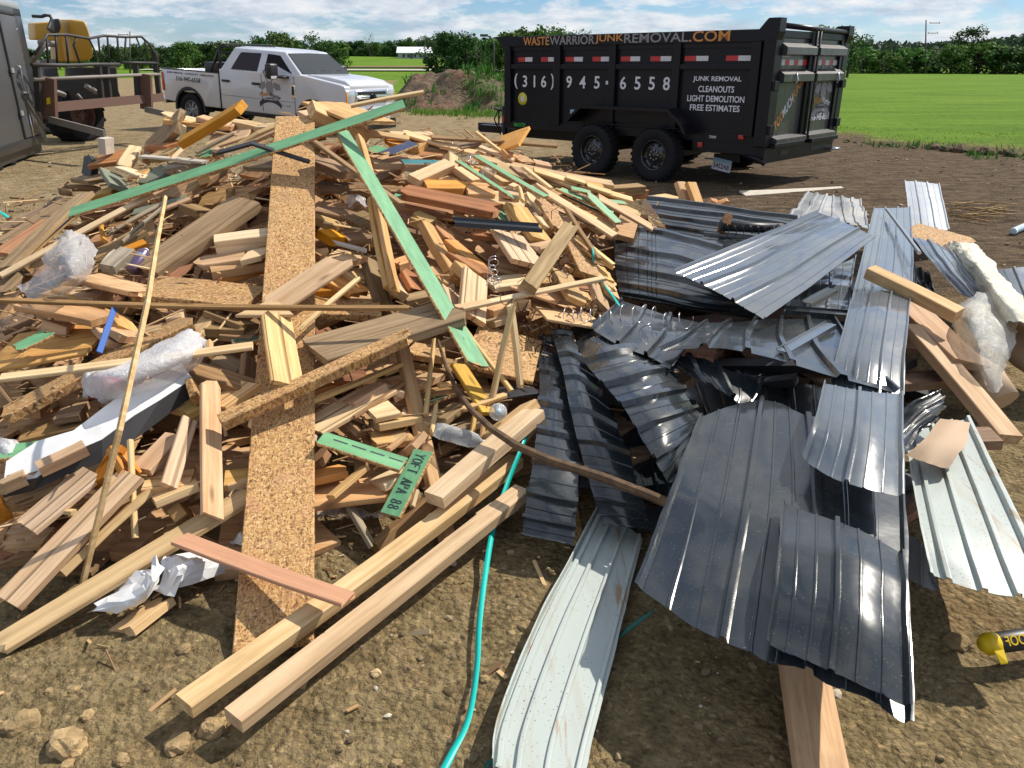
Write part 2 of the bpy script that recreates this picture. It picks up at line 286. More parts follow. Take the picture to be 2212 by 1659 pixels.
# ---------------------------------------------------------------- ground
YG=[(-70,112),(-25,108),(-13,95),(-7,40),(-3.2,29.5),(1,27),(5,24),(8,18.0),(10,14.9),(14,12.6),(30,11)]
def terrain(x,y):
    r=math.hypot(x,y); z=0.
    if r<16:
        a=1-sm(10,16,r); z+=a*(.035*noise.noise((x*.9,y*.9,3))+.016*noise.noise((x*3.1,y*3.1,7))+.008*noise.noise((x*9,y*9,1)))
    if y>105: z+=3.1*sm(110,330,y)*(1-sm(40,130,x))+1.2*sm(150,400,y)
    if y>150: z+=1.5*noise.noise((x*.012,y*.012,5))*sm(150,260,y)
    return z
def zone(x,y):
    e=noise.noise((x*.55,y*.55,2))*1.6+noise.noise((x*2.1,y*2.1,4))*.6; yg=lerp_tab(YG,x)
    k=1 if x>-4 else 6
    g=sm(-.6,6.2 if y<60 else 1.2*k,y-yg+e*(1.7 if y<60 else 4)) if x>-4 else sm(-k,1.2*k,y-yg+e*4)
    dark=sm(.6,2.6,x+.25*(y-8)*0+e*.3)*sm(4.6,6.6,y+e*.4)
    tan=sm(-1.6,-3.2,x+e*.4-.35*max(0,y-14)) if False else sm(6.5,9.5,y+e*.5)*(1-sm(.2,2.2,x+e*.3))
    if y>15.5 and x>.5: tan=max(tan,.0)
    return g,dark,tan
rings=[0.0,.25]; 
while rings[-1]<1500: rings.append(rings[-1]*1.026+.004)
ANG=[]; a=-180.
while a<180: ANG.append(a); a+= .42 if abs(a)<42 else (2. if abs(a)<70 else 6.)
vs=[];fs=[];zc=[]
for r in rings:
    for a in ANG:
        x=r*math.sin(R(a)); y=r*math.cos(R(a)); vs.append((x,y,terrain(x,y))); zc.append(zone(x,y))
na=len(ANG)
for i in range(len(rings)-1):
    for j in range(na): fs.append((i*na+j,i*na+(j+1)%na,(i+1)*na+(j+1)%na,(i+1)*na+j))
me=bpy.data.meshes.new('ground'); me.from_pydata(vs,[],fs)
ca=me.color_attributes.new('zone','FLOAT_COLOR','POINT')
ca.data.foreach_set('color',[k for g in zc for k in (*g,1.)])
for p in me.polygons: p.use_smooth=True
m,t,b=new('ground'); v=t.add('ShaderNodeTexCoord').outputs['Object']
zn=t.add('ShaderNodeSeparateColor',{'Color':t.add('ShaderNodeVertexColor',layer_name='zone').outputs[0]}); zg,zd,zt=zn.outputs
n1=t.noise(v,2.2,8,.68); n2=t.noise(v,30.,6,.7); n3=t.noise(v,9.,6,.65)
near=t.ramp(t.math('ADD',t.math('MULTIPLY',n3,.6),t.math('MULTIPLY',n2,.4)),(.33,(.095,.07,.036)),(.46,(.20,.15,.076)),(.58,(.285,.217,.115)),(.74,(.40,.31,.18)))
near=t.mix(t.ramp(n1,(.52,0.),(.68,.65)),near,(.26,.165,.082)); near=t.mix(t.ramp(t.noise(v,1.3,5,.6),(.56,0.),(.7,.45)),near,(.11,.086,.046))
tan=t.ramp(t.math('ADD',t.math('MULTIPLY',t.noise(v,5.,7,.72),.6),t.math('MULTIPLY',n1,.4)),(.36,(.13,.095,.048)),(.5,(.27,.205,.115)),(.64,(.40,.315,.195)))
dk=t.ramp(t.math('ADD',t.math('MULTIPLY',t.noise(t.map(v,(.55,1.7,1)),4.,8,.72,.4),.65),t.math('MULTIPLY',n3,.35)),(.36,(.034,.025,.016)),(.48,(.095,.066,.041)),(.60,(.17,.122,.078)),(.70,(.25,.19,.125)))
gr=t.ramp(t.math('ADD',t.math('MULTIPLY',t.noise(t.map(v,(.3,1,1)),.35,6,.7),.55),t.math('MULTIPLY',t.noise(t.map(v,(1,.5,1)),5.,5,.75),.45)),(.33,(.045,.10,.008)),(.47,(.095,.185,.013)),(.60,(.155,.25,.023)),(.74,(.25,.275,.06)))
c=t.mix(zt,near,tan); c=t.mix(zd,c,dk)
gm=t.math('MULTIPLY',zg,1.0); gm=t.ramp(t.math('ADD',gm,t.math('MULTIPLY',t.math('SUBTRACT',t.noise(v,2.2,7,.72),.5),1.7)),(.34,0.),(.50,1.))
c=t.mix(gm,c,gr); c=t.mix(t.math('MULTIPLY',t.ramp(zg,(.05,0.),(.35,.8),(.6,.6),(.95,0.)),t.ramp(t.noise(v,1.1,6,.7),(.42,0.),(.6,1.))),c,(.20,.20,.055)); c=t.mix(t.math('MULTIPLY',t.ramp(t.noise(v,1.6,6,.7),(.60,0.),(.72,.55)),t.math('SUBTRACT',1.,zd)),c,t.mix(zt,(.12,.085,.045),(.11,.14,.03)))
vp=t.add('ShaderNodeTexVoronoi',{'Vector':t.vadd(v,t.add('ShaderNodeVectorMath',{0:t.add('ShaderNodeTexNoise',{'Vector':v,'Scale':14.}).outputs['Color'],3:.04},operation='SCALE').outputs[0]),'Scale':85.}); pr_=t.add('ShaderNodeSeparateColor',{'Color':vp.outputs['Color']}).outputs[0]
fade=t.math('SUBTRACT',1.,zg)
c=t.mix(t.math('MULTIPLY',t.ramp(pr_,(.0,.75),(.28,0.)),fade),c,t.mix(1.,c,(.58,.56,.54),'MULTIPLY')); c=t.mix(t.math('MULTIPLY',t.ramp(pr_,(.80,0.),(.97,.8)),fade),c,t.mix(1.,c,(1.55,1.5,1.42),'MULTIPLY'))
t.put(b.inputs['Base Color'],c); b.inputs['Roughness'].default_value=.95; b.inputs['Specular IOR Level'].default_value=.1
vo=t.add('ShaderNodeTexVoronoi',{'Vector':v,'Scale':42.}).outputs['Distance']
hh=t.math('ADD',t.math('ADD',t.math('MULTIPLY',n2,.5),t.math('MULTIPLY',n3,1.2)),t.math('MULTIPLY',vo,-.35)); bump(t,b,hh,1.,.045)
tag(link('ground',me,m),kind='structure')
# gravel lane and red earth strip in front of the far house
def ribbon(name,pts,wd,mt,dz=.02):
    mb=MB(); L=[];
    for i,(x,y) in enumerate(pts): L.append([Vector((x,y-wd/2,terrain(x,y-wd/2)+dz)),Vector((x,y+wd/2,terrain(x,y+wd/2)+dz))])
    mb.grid(L); o=mb.build(name,mt); return tag(o,kind='structure')
m,t,b=new('gravel'); v=t.add('ShaderNodeTexCoord').outputs['Object']; t.put(b.inputs['Base Color'],t.ramp(t.noise(v,1.2,6,.7),(.3,(.33,.31,.28)),(.7,(.55,.53,.49)))); b.inputs['Roughness'].default_value=.9
m,t,b=new('red_earth'); v=t.add('ShaderNodeTexCoord').outputs['Object']; t.put(b.inputs['Base Color'],t.ramp(t.noise(v,.6,6,.7),(.3,(.10,.05,.03)),(.7,(.24,.12,.075)))); b.inputs['Roughness'].default_value=.9
ribbon('road',[(-75+i*6,172-i*.5) for i in range(14)],9,MATS['gravel'],.25); ribbon('path',[(-70+i*6,195-i*.5) for i in range(12)],10,MATS['red_earth'],.3)
# ---------------------------------------------------------------- trees and far things
def leafq(mb,c,s,rng,tilt=1.):
    n=Vector((rng.gauss(0,1),rng.gauss(0,1)*tilt,rng.gauss(0,.8)+.5)).normalized(); u=n.cross(Vector((rng.gauss(0,1),rng.gauss(0,1),rng.gauss(0,1)))).normalized(); q=n.cross(u)
    a=s*rng.uniform(.6,1.3); b2=a*rng.uniform(.45,.9); b=len(mb.v)
    mb.v+=[tuple(c+u*a),tuple(c+q*b2),tuple(c-u*a*.8),tuple(c-q*b2)]; mb.f.append([b,b+1,b+2,b+3]); mb.m.append(0); mb.sm.append(False)
def crown_mesh(name,seed,hgt=7.,wid=6.,base=.8,nl=2300,ncl=26,leafs=.22,top=1.,mat='leaf_mid',open_=.0):
    """unit tree: trunk with limbs and a crown of leaf clumps; returns (trunk mesh, crown mesh)"""
    rng=random.Random(seed); tb=MB(); cb=MB(); clumps=[]
    lean=Vector((rng.uniform(-.2,.2),rng.uniform(-.2,.2),0)); tb.tube([(0,0,-.3),lean*.3+Vector((0,0,hgt*.25)),lean+Vector((0,0,hgt*.55)),lean*1.6+Vector((0,0,hgt*.85))],[hgt*.028,hgt*.022,hgt*.014,hgt*.004],7)
    for k in range(ncl):
        f=rng.random()**.8; z=base+(hgt-base)*f; rr=wid*.5*math.sin(math.pi*(.18+.75*f))**.7*(1-.35*f*top)
        a=rng.random()*2*math.pi; r=rr*math.sqrt(rng.uniform(.25,1.)); c=Vector((r*math.cos(a),r*math.sin(a),z))+lean*f
        clumps.append((c,rng.uniform(.09,.17)*min(hgt,wid*1.3)))
        if k%2==0:
            s=lean*.6*f+Vector((0,0,max(hgt*.18,z-hgt*.22))); mid=s.lerp(c,.55)+Vector((0,0,-.15)); tb.tube([s,mid,c],[hgt*.011,hgt*.007,hgt*.002],5)
    for c,r in clumps:
        for k in range(max(8,int(nl/ncl))):
            d=Vector((rng.gauss(0,1),rng.gauss(0,1),rng.gauss(0,.75))).normalized()*r*rng.uniform(.55,1.25)
            if rng.random()<open_: continue
            leafq(cb,c+d,leafs,rng)
    def me(mb,n,mt):
        m_=bpy.data.meshes.new(n); m_.from_pydata(mb.v,[],mb.f); m_.materials.append(MATS[mt])
        return m_
    return me(tb,'trunk','trunk_bark'),me(cb,'crown',mat)
TV={'round':[crown_mesh('t',s,7,7.6,.2,2600,34,.27,.5) for s in (1,2,3)],'dark':[crown_mesh('t',s,7,6.6,.2,2600,34,.27,.7,'leaf_dark') for s in (4,5,6)],
 'open':[crown_mesh('t',7,8,6,2.6,1100,17,.2,.5,'leaf_dark',.1)],'spread':[crown_mesh('t',8,8,8.6,3.6,2600,30,.22,.3,'leaf_dark')],'bare':[crown_mesh('t',9,8,5.5,2.4,260,20,.16,.5,'leaf_dark',.3)],
 'bush':[crown_mesh('t',s,4,6.5,.0,1700,22,.22,.4) for s in (11,12)]}
rt=random.Random(5)
def tree(px,ytop,D,kind,label,group=None,wide=1.,name='broadleaf_tree'):
    p=onD(px,ytop,D); zt=p.z; x,y=p.x,p.y; zb=terrain(x,y)-.2; h=max(zt-zb,2.)
    tm,cm=rt.choice(TV[kind]); hh=max(v.co.z for v in cm.vertices); s=h/hh
    o=empty(name,(x,y,zb)); o.rotation_euler.z=rt.uniform(0,6.28); o.scale=(s*wide*rt.uniform(.9,1.15),)*2+(s,); tag(o,label,'tree',group)
    a=bpy.data.objects.new('trunk',tm); c=bpy.data.objects.new('crown',cm)
    for q in (a,c): col.objects.link(q); q.parent=o
    return o
LL='leafy tree in the dark tree line behind the white pickup and the forklift frame'; LG='trees of the tree line behind the pickup'
for px,yt,D,k in [(205,108,200,'dark'),(232,94,190,'dark'),(262,99,205,'round'),(288,92,195,'dark'),(318,90,200,'round'),(345,97,190,'dark'),(378,93,198,'dark'),(402,86,190,'round'),(432,92,205,'dark'),(458,88,195,'dark'),(484,86,192,'round'),(512,83,200,'dark'),(536,86,190,'round'),(556,75,185,'dark'),(628,78,195,'round'),(642,86,200,'dark'),(702,84,190,'dark'),(728,86,200,'round'),(755,88,205,'dark'),(778,86,210,'dark'),(812,90,215,'round'),(838,86,215,'dark'),(862,84,210,'dark'),(884,79,220,'round'),(902,83,225,'dark'),(924,79,220,'dark'),(1055,84,170,'dark'),(1078,78,165,'round'),(60,104,200,'dark'),(20,100,200,'round'),(120,100,200,'dark'),(160,104,195,'round')]:
    tree(px,yt,330 if 728<px<930 else D*.93,k,LL,LG,rt.uniform(1.,1.4))
tree(593,64,178,'round','tall rounded tree standing up out of the tree line above the pickup cab')
tree(668,62,172,'open','taller gappy tree with two tufts of crown above the pickup windscreen',None,1.15)
tree(796,69,325,'bare','half bare tree with thin twigs left of the white-roofed house')
tree(942,60,128,'open','loose dark tree at the left of the clump beside the white-roofed house',None,1.3); tree(968,66,124,'dark','dense tree in the middle of the clump behind the dirt mound',None,1.25); tree(1004,66,122,'dark','dense bushy tree at the right of the clump behind the dirt mound',None,1.3); tree(1036,84,120,'bare','thin twiggy tree between the clump and the dump trailer',None,1.2)
for px,yt,k in [(1118,62,'round'),(1146,54,'round'),(1180,52,'round'),(1212,50,'open'),(1252,57,'open')]:
    tree(px,yt,150,k,'green tree top showing above the front part of the dump trailer','tree tops behind the dump trailer',1.25)
tree(1790,52,120,'round','light green tree top just over the rear corner of the dump trailer'); tree(1846,54,118,'open','tall loose tree right beside the rear of the dump trailer',None,1.2)
for px,yt,D,k in [(1868,100,158,'round'),(1893,104,162,'dark'),(1920,106,156,'round'),(1950,100,164,'dark'),(1978,101,158,'round'),(2006,106,160,'dark'),(2034,95,165,'round'),(2064,92,160,'round'),(2096,88,164,'dark'),(2128,90,160,'round'),(2158,90,166,'round'),(2184,96,158,'dark'),(2212,92,160,'round'),(2240,96,158,'dark'),(2275,92,158,'round'),(2310,90,158,'dark')]:
    tree(px,yt,D*.96,k,'full bushy tree at the far edge of the green field on the right','trees along the far edge of the green field',rt.uniform(1.35,1.8))
tree(2110,51,158,'spread','tall tree with a broad flat crown over the right tree line',None,1.1)
# far woods: one mass
def woods(name,pts,seed,mat,n,leafs,ylow):
    rng=random.Random(seed); mb=MB()
    for i in range(n):
        k=rng.random()*(len(pts)-1); a,bq=pts[int(k)],pts[int(k)+1]; f=k-int(k)
        px=a[0]+(bq[0]-a[0])*f; yt=a[1]+(bq[1]-a[1])*f; D=a[2]+(bq[2]-a[2])*f+rng.uniform(-12,25)
        u=rng.random()**.7; py=yt+((ylow or (152 if D<300 else 122))-yt)*u+3*noise.noise((px*.06,D*.1,seed)); p=onD(px,py,D); p.y+=rng.uniform(0,26)
        leafq(mb,p,leafs,rng)
    me_=bpy.data.meshes.new(name); me_.from_pydata(mb.v,[],mb.f); return tag(link(name,me_,MATS[mat]),kind='stuff')
woods('distant_wood',[(-120,108,240),(200,106,240),(420,96,235),(690,92,240),(740,92,345),(930,88,345),(980,84,240),(1100,80,240),(1300,74,230)],1,'leaf_dark',16000,.95,None)
woods('wooded_hill',[(1780,96,380),(1900,86,400),(2000,92,400),(2080,88,390),(2140,96,390),(2190,82,400),(2260,70,400),(2360,62,400)],2,'leaf_far',14000,1.5,165)
# far house
hb=onz(897,129,terrain(*onD(897,129,285).xy)) if False else onD(897,128,285)
HS=empty('house',(hb.x,hb.y,hb.z-.2)); HS.rotation_euler.z=R(6); tag(HS,'small pale single-storey house with a white metal roof far off on the grass rise','house')
mb=MB(); mb.box(-5.6,4.2,0,7,0,2.3); mb.build('wall',MATS['wall_pale'],HS)
mb=MB(); mb.prism([(-.8,2.25),(3.5,4.1),(7.8,2.25)],0,1); 
rf=MB(); rf.quad([(-6.2,-.8,2.2),(5.9,-.8,2.2),(5.4,3.5,4.1),(-5.9,3.5,4.1),(-6.2,7.8,2.2),(5.9,7.8,2.2),(-6.2,-.8,2.05),(5.9,-.8,2.05)],[(0,1,2,3),(3,2,5,4),(0,3,4),(1,5,2),(6,7,1,0)]); rf.build('roof',MATS['roof_white'],HS,fixn=False)
for x in (-4.2,-2.6,-.5,1.2,2.9):
    mb=MB(); mb.box(x,x+.85,-.05,.02,.75,1.75); mb.build('window',MATS['window_dark'],HS)
mb=MB(); mb.box(-1.6,-.8,-.05,.02,0,2.); mb.build('door',MATS['window_dark'],HS)
for x in (4.9,5.6):
    mb=MB(); mb.box(x,x+.14,-.6,-.46,0,2.2); mb.build('porch_post',MATS['wall_pale'],HS)
# poles and lamp
def pole(px,yt,yb,D,label,arms=1):
    a=onD(px,yb,D); bq=onD(px+ (1.5 if arms else 0),yt,D); z0=terrain(a.x,a.y)-.3; h=bq.z-z0
    o=empty('utility_pole',(a.x,a.y,z0)); tag(o,label,'utility pole')
    mb=MB(); mb.tube([(0,0,0),((bq.x-a.x),0,h)],[.16,.10],8); mb.build('post',MATS['pole_wood'],o)
    for k in range(arms):
        z=h-.5-k*1.6; mb=MB(); mb.box(-.9,.9,-.05,.05,z-.05,z+.05); mb.build('crossarm',MATS['pole_wood'],o)
        for x in (-.8,.8):
            mb=MB(); mb.lathe([(.0,z+.05),(.05,z+.05),(.06,z+.12),(.03,z+.2),(0,z+.2)],8,Matrix.Translation((x,0,0))); mb.build('insulator',MATS['lamp_dark'],o)
pole(1999,43,160,150,'thin dark utility pole rising from the right tree line',2); pole(1917-1000,74,128,230,'short utility pole right of the white-roofed house',1); pole(279,68,150,150,'thin utility pole behind the forklift carriage frame',1)
lp=onD(1067,130,60); lz=terrain(lp.x,lp.y); tp=onD(1063,75,60)
LP=empty('lamp_post',(lp.x,lp.y,lz)); tag(LP,'lamp post with a curved arm just left of the dump trailer','lamp post'); h=tp.z-lz
mb=MB(); mb.tube([(0,0,0),(0,0,h*.82),(-.12,0,h*.93),(-.45,0,h*.985)],[.08,.06,.05,.04],8); mb.build('post',MATS['lamp_dark'],LP)
mb=MB(); mb.box(-.95,-.4,-.14,.14,h*.965,h*1.01,ch=.02); mb.build('lamp_head',MATS['lamp_dark'],LP)
# dirt heap with weeds
c0=onz(968,243,0); c0=Vector((c0.x,33.5,0)); mb=MB(); N=110; G=[]
def mheap(x,y):
    dx,dy=(x-c0.x),(y-c0.y); e=math.sqrt((dx/(3.3 if dx<0 else 6.0))**2+(dy/2.9)**2)
    return 1.42*(1-sm(.15,1.15,e+.2*noise.noise((x*.9,y*.9,9))))+(.16*noise.noise((x*2.2,y*2.2,1))+.10*noise.noise((x*6,y*6,2)))*(1-sm(.9,1.3,e))-.06
for i in range(N+1):
    G.append([Vector((x:=c0.x-4.5+12*j/N,y:=c0.y-4+8.*i/N,mheap(x,y)+terrain(x,y))) for j in range(N+1)])
mb.grid(G)
m,t,b=new('heap_soil'); v=t.add('ShaderNodeTexCoord').outputs['Object']; n=t.noise(v,6.,8,.75); c=t.ramp(n,(.34,(.04,.03,.02)),(.5,(.14,.10,.062)),(.62,(.24,.155,.095)),(.74,(.34,.25,.17)))
c=t.mix(t.ramp(t.noise(v,.8,4,.6),(.5,0.),(.66,.6)),c,(.22,.10,.06)); xm=t.math('MULTIPLY',t.math('SUBTRACT',t.add('ShaderNodeSeparateXYZ',{'Vector':v}).outputs[0],c0.x),.8,clamp=True); c=t.mix(t.math('MULTIPLY',t.ramp(t.noise(v,2.2,6,.7),(.46,0.),(.58,.8)),xm),c,(.075,.13,.022))
t.put(b.inputs['Base Color'],c); b.inputs['Roughness'].default_value=.95; bump(t,b,n,1.,.12)
tag(mb.build('dirt_mound',m),'waist-high mound of dark clods and red earth with weeds growing on it','dirt mound')
# grass and weeds (uncountable)
rg=random.Random(8); mb=MB()
def blades(x,y,z,n,h,spread,w_):
    for k in range(n):
        a=rg.random()*6.28; q=Vector((x+rg.gauss(0,spread),y+rg.gauss(0,spread),z)); d=Vector((math.cos(a),math.sin(a),0)); hh=h*rg.uniform(.5,1.2); ln=d*hh*rg.uniform(.1,.7); sd=Vector((-d.y,d.x,0))*w_
        b=len(mb.v); mb.v+=[tuple(q-sd),tuple(q+sd),tuple(q+ln*.5+Vector((0,0,hh*.7))+sd*.7),tuple(q+ln+Vector((0,0,hh)))]; mb.f.append([b,b+1,b+2,b+3]); mb.m.append(0); mb.sm.append(False)
for k in range(8500):
    x=rg.uniform(2.5,26); y=lerp_tab(YG,x)+rg.uniform(0,1)**.8*8-.3
    if -.4<math.sin(x*1.7+y*.6)+noise.noise((x,y,3))*1.6: blades(x,y,terrain(x,y)-.02,2,rg.uniform(.02,.06)*(1.7 if rg.random()<.08 else 1),.16,.011)
for k in range(900):
    x=rg.uniform(-9,1.5); y=lerp_tab(YG,x)+rg.gauss(.3,.9)
    blades(x,y,terrain(x,y)-.02,4,rg.uniform(.08,.26),.12,.015)
me=bpy.data.meshes.new('grass'); me.from_pydata(mb.v,[],mb.f); tag(link('grass',me,MATS['grass']),kind='stuff')
mb=MB()
for k in range(420):
    x=c0.x+rg.uniform(.5,5) if rg.random()<.9 else c0.x+rg.uniform(-3.6,1); y=c0.y+rg.uniform(-3.4,.6)
    if noise.noise((x*.8,y*.8,6))>-.02: blades(x,y,mheap(x,y)+terrain(x,y)-.03,7,rg.uniform(.14,.4),.12,.03)
for px,py in [(1965,318),(1985,322),(2005,316),(2045,322),(2110,338),(2140,345),(2230,345),(1890,318),(2165,325),(2100,560)]:
    q=onz(px,py,0); blades(q.x,q.y,terrain(q.x,q.y),16,.15 if py<500 else .07,.2 if py<500 else .05,.016 if py<500 else .006)
me=bpy.data.meshes.new('weeds'); me.from_pydata(mb.v,[],mb.f); tag(link('weeds',me,MATS['weed']),kind='stuff')
# ploughed clods along the edge of the field
mb=MB(); 
def clod(mb,c,s,rng,sq=.7):
    bm=bmesh.new(); bmesh.ops.create_icosphere(bm,subdivisions=1,radius=1); b=len(mb.v); k=Vector((rng.uniform(.7,1.3),rng.uniform(.7,1.3),sq*rng.uniform(.7,1.1)))*s; ro=Matrix.Rotation(rng.random()*6.3,3,'Z')@Matrix.Rotation(rng.uniform(-.5,.5),3,'X')
    for v in bm.verts: mb.v.append(tuple(c+ro@Vector((v.co.x*k.x,v.co.y*k.y,v.co.z*k.z))*rng.uniform(.72,1.15)))
    for f in bm.faces: mb.f.append([b+v.index for v in f.verts]); mb.m.append(0); mb.sm.append(False)
    bm.free()
for k in range(420):
    x=rg.uniform(5.5,22); y=lerp_tab(YG,x)-.35+rg.gauss(0,.28); s=rg.uniform(.03,.13)*(1.3 if noise.noise((x*.7,1,1))>0 else .5)
    clod(mb,Vector((x,y,terrain(x,y)+s*.25)),s,rg)
for k in range(2600):
    x=rg.uniform(1.2,17); y=rg.uniform(6.2,lerp_tab(YG,x)+1.5); s=.006+.034*rg.random()**3
    if noise.noise((x*.8,y*1.6,3))>rg.uniform(-.4,.5): clod(mb,Vector((x,y,terrain(x,y)+s*.1)),s,rg,.6)
me=bpy.data.meshes.new('soil_clods'); me.from_pydata(mb.v,[],mb.f); tag(link('soil_clods',me,MATS['heap_soil']),kind='stuff')
# ---------------------------------------------------------------- lettering
def letters(name,s,parent,M,mat,width=None,height=.1,bold=.0,shear=0.,align='CENTER',sp=1.):
    """flat lettering 1.5 mm thick lying in the local x,y plane of M"""
    cu=bpy.data.curves.new(name,'FONT'); cu.body=s; cu.size=1; cu.align_x=align; cu.align_y='CENTER'; cu.extrude=.004; cu.offset=bold; cu.shear=shear; cu.space_character=sp; cu.resolution_u=3
    o=bpy.data.objects.new(name,cu); col.objects.link(o); dg=bpy.context.evaluated_depsgraph_get(); me=bpy.data.meshes.new_from_object(o.evaluated_get(dg)); bpy.data.objects.remove(o); me.name=name
    xs=[v.co.x for v in me.vertices]; ys=[v.co.y for v in me.vertices]; sy=height/(max(ys)-min(ys)); sx=(width/(max(xs)-min(xs))) if width else sy; my=(max(ys)+min(ys))/2; mx=(max(xs)+min(xs))/2 if align=='CENTER' else min(xs)
    for v in me.vertices: v.co=Vector(((v.co.x-mx)*sx,(v.co.y-my)*sy,v.co.z*.35))
    return link(name,me,MATS[mat],parent,M)
def frame(x,y,o): return Matrix.Translation(Vector(o))@Matrix((Vector(x),Vector(y),Vector(x).cross(Vector(y)))).transposed().to_4x4()
def wheel(parent,c,rt_,wd,rim,axis_out,name='wheel',tread=28,spokes=0,rimr=None):
    """tyre turned about local x/w axis; axis_out = unit vector pointing outwards"""
    ao=Vector(axis_out); u=Vector((0,0,1)); M=Matrix.Translation(Vector(c))@Matrix((u.cross(ao),u,ao)).transposed().to_4x4() if False else Matrix.Translation(Vector(c))@Matrix((ao.orthogonal().normalized(),ao.cross(ao.orthogonal().normalized()),ao)).transposed().to_4x4()
    e=empty(name); e.parent=parent; rr=rimr or rt_*.56; h=wd/2
    mb=MB(); mb.lathe([(rr,-h*.8),(rr*1.06,-h*.95),(rt_*.86,-h),(rt_*.955,-h*.86),(rt_*.975,-h*.5),(rt_*.975,h*.5),(rt_*.955,h*.86),(rt_*.86,h),(rr*1.06,h*.95),(rr,h*.8)],48,M)
    for k in range(tread):
        for s in (-1,1):
            a=2*math.pi*(k+(.5 if s>0 else 0))/tread; Mr=M@Matrix.Rotation(a,4,'Z')
            mb.box(rt_*.965,rt_*1.0,-rt_*.055,rt_*.055,s*h*.08 if s>0 else -h*.92,h*.92 if s>0 else -h*.08,0,Mr@Matrix.Rotation(.0,4,'X'))
    mb.build('tyre',MATS['tyre'],e)
    mb=MB(); mb.lathe([(rr*1.0,-h*.6),(rr*1.0,h*.82),(rr*.95,h*.86),(rr*.90,h*.7),(rr*.86,h*.35),(rr*.80,h*.2),(rr*.62,h*.30),(rr*.36,h*.42),(rr*.22,h*.42),(rr*.20,h*.62),(rr*.12,h*.66),(0,h*.66)],36,M)
    if spokes:
        for k in range(spokes):
            Mr=M@Matrix.Rotation(2*math.pi*k/spokes,4,'Z'); mb.box(rr*.15,rr*.93,-rr*.075,rr*.075,h*.35,h*.62,0,Mr,ch=.01)
    if not spokes:
        for k in range(8): 
            p=M@Vector((rr*.30*math.cos(k*math.pi/4),rr*.30*math.sin(k*math.pi/4),h*.45)); mb.tube([p,p+ao*.03],.012,6,1)
            Mr=M@Matrix.Rotation(math.pi*(k+.5)/4,4,'Z')@Matrix.Translation((rr*.68,0,h*.285)); mb.lathe([(0,.012),(rr*.095,.012),(rr*.1,-.01)],10,Mr,2)
    mb.build('rim',[MATS[rim],MATS['rim_gray'],MATS['black_plastic']],e)
    return e
# ---------------------------------------------------------------- dump trailer: local x runs to its rear, y away from us
YAW=-.75; TM=Matrix.Translation((-.146,14.238,0))@Matrix.Rotation(YAW,4,'Z')
TR=empty('dump_trailer',M=TM); tag(TR,'black high-sided tandem dump trailer with a phone number in white on its side','trailer')
BK=MATS['trailer_black']; L,W=4.77,2.33
def part(name,mat,boxes,ch=.0,parent=TR):
    mb=MB()
    for b_ in boxes: mb.box(*b_,ch=ch)
    return mb.build(name,MATS[mat],parent)
part('side_panel','trailer_black',[(0.1,L,.05,.09,.62,1.90)]); part('side_panel','trailer_black',[(0.1,L,W-.09,W-.05,.62,1.90)])
part('top_rail','trailer_black',[(0.02,4.72,0,.12,1.88,2.035)],.012); part('top_rail','trailer_black',[(0.02,4.72,W-.12,W,1.88,2.035)],.012)
part('floor','trailer_black',[(.05,L,.09,W-.09,.60,.70)]); part('front_panel','trailer_black',[(.02,.1,.05,W-.05,.62,2.0)])
part('lower_rail','trailer_black',[(0.02,4.75,0.02,.10,.60,.72)],.008)
for x0,x1 in ((.03,.17),(1.11,1.24),(2.19,2.31),(3.30,3.42),(4.49,4.62)): part('side_post','trailer_black',[(x0,x1,-.012,.06,.70,1.885)],.008)
part('rear_post','trailer_black',[(4.66,4.83,-.03,.14,.58,2.05)],.01); part('rear_post','trailer_black',[(4.66,4.83,W-.14,W+.03,.58,2.05)],.01)
part('mid_rail','trailer_black',[(.17,4.49,.0,.05,1.545,1.615)],.008)
part('upper_ridge','trailer_black',[(.17,1.11,.03,.055,1.82,1.88),(1.24,2.19,.03,.055,1.82,1.88),(2.31,3.30,.03,.055,1.82,1.88),(3.42,4.49,.03,.055,1.82,1.88)])
for x0,x1 in ((.30,.61),(.80,1.10),(1.31,1.65),(1.84,2.16),(2.37,2.71),(2.89,3.24),(3.46,3.83),(4.10,4.46)):
    e=empty('reflective_tape'); e.parent=TR; m_=(x0+x1)/2
    part('red_half','tape_red',[(x0,m_,.044,.05,1.655,1.72)],0,e); part('white_half','tape_white',[(m_,x1,.044,.05,1.655,1.72)],0,e)
# tarp bracket and roller
for ya in (-.004,W-.056):
    mb=MB(); mb.prism([(-.18,2.04),(.35,2.04),(.42,1.9),(.15,1.9),(.02,1.78),(-.02,1.9)],ya,ya+.06); mb.build('tarp_bracket',BK,TR)
mb=MB(); mb.prism([(4.58,2.03),(4.66,2.12),(4.70,2.16),(4.86,2.16),(4.86,2.0),(4.83,1.9),(4.58,1.9)],-.04,.13); mb.build('corner_cap',BK,TR); mb=MB(); mb.prism([(4.58,2.03),(4.66,2.12),(4.70,2.13),(4.86,2.13),(4.86,2.0),(4.83,1.9),(4.58,1.9)],W-.13,W+.04); mb.build('corner_cap',BK,TR)
mb=MB(); mb.tube([(4.82,.1,2.075),(4.82,W-.05,2.04)],.035,12); mb.build('tarp_roller',BK,TR)
# chassis
part('frame_rail','trailer_black',[(0.1,4.6,.45,.6,.42,.6),(0.1,4.6,W-.6,W-.45,.42,.6)]); part('skirt','trailer_black',[(3.70,4.68,.02,.08,.46,.62)],.006)
part('axle','trailer_black',[(2.03,2.13,.1,W-.1,.34,.44),(3.14,3.24,.1,W-.1,.32,.42)])
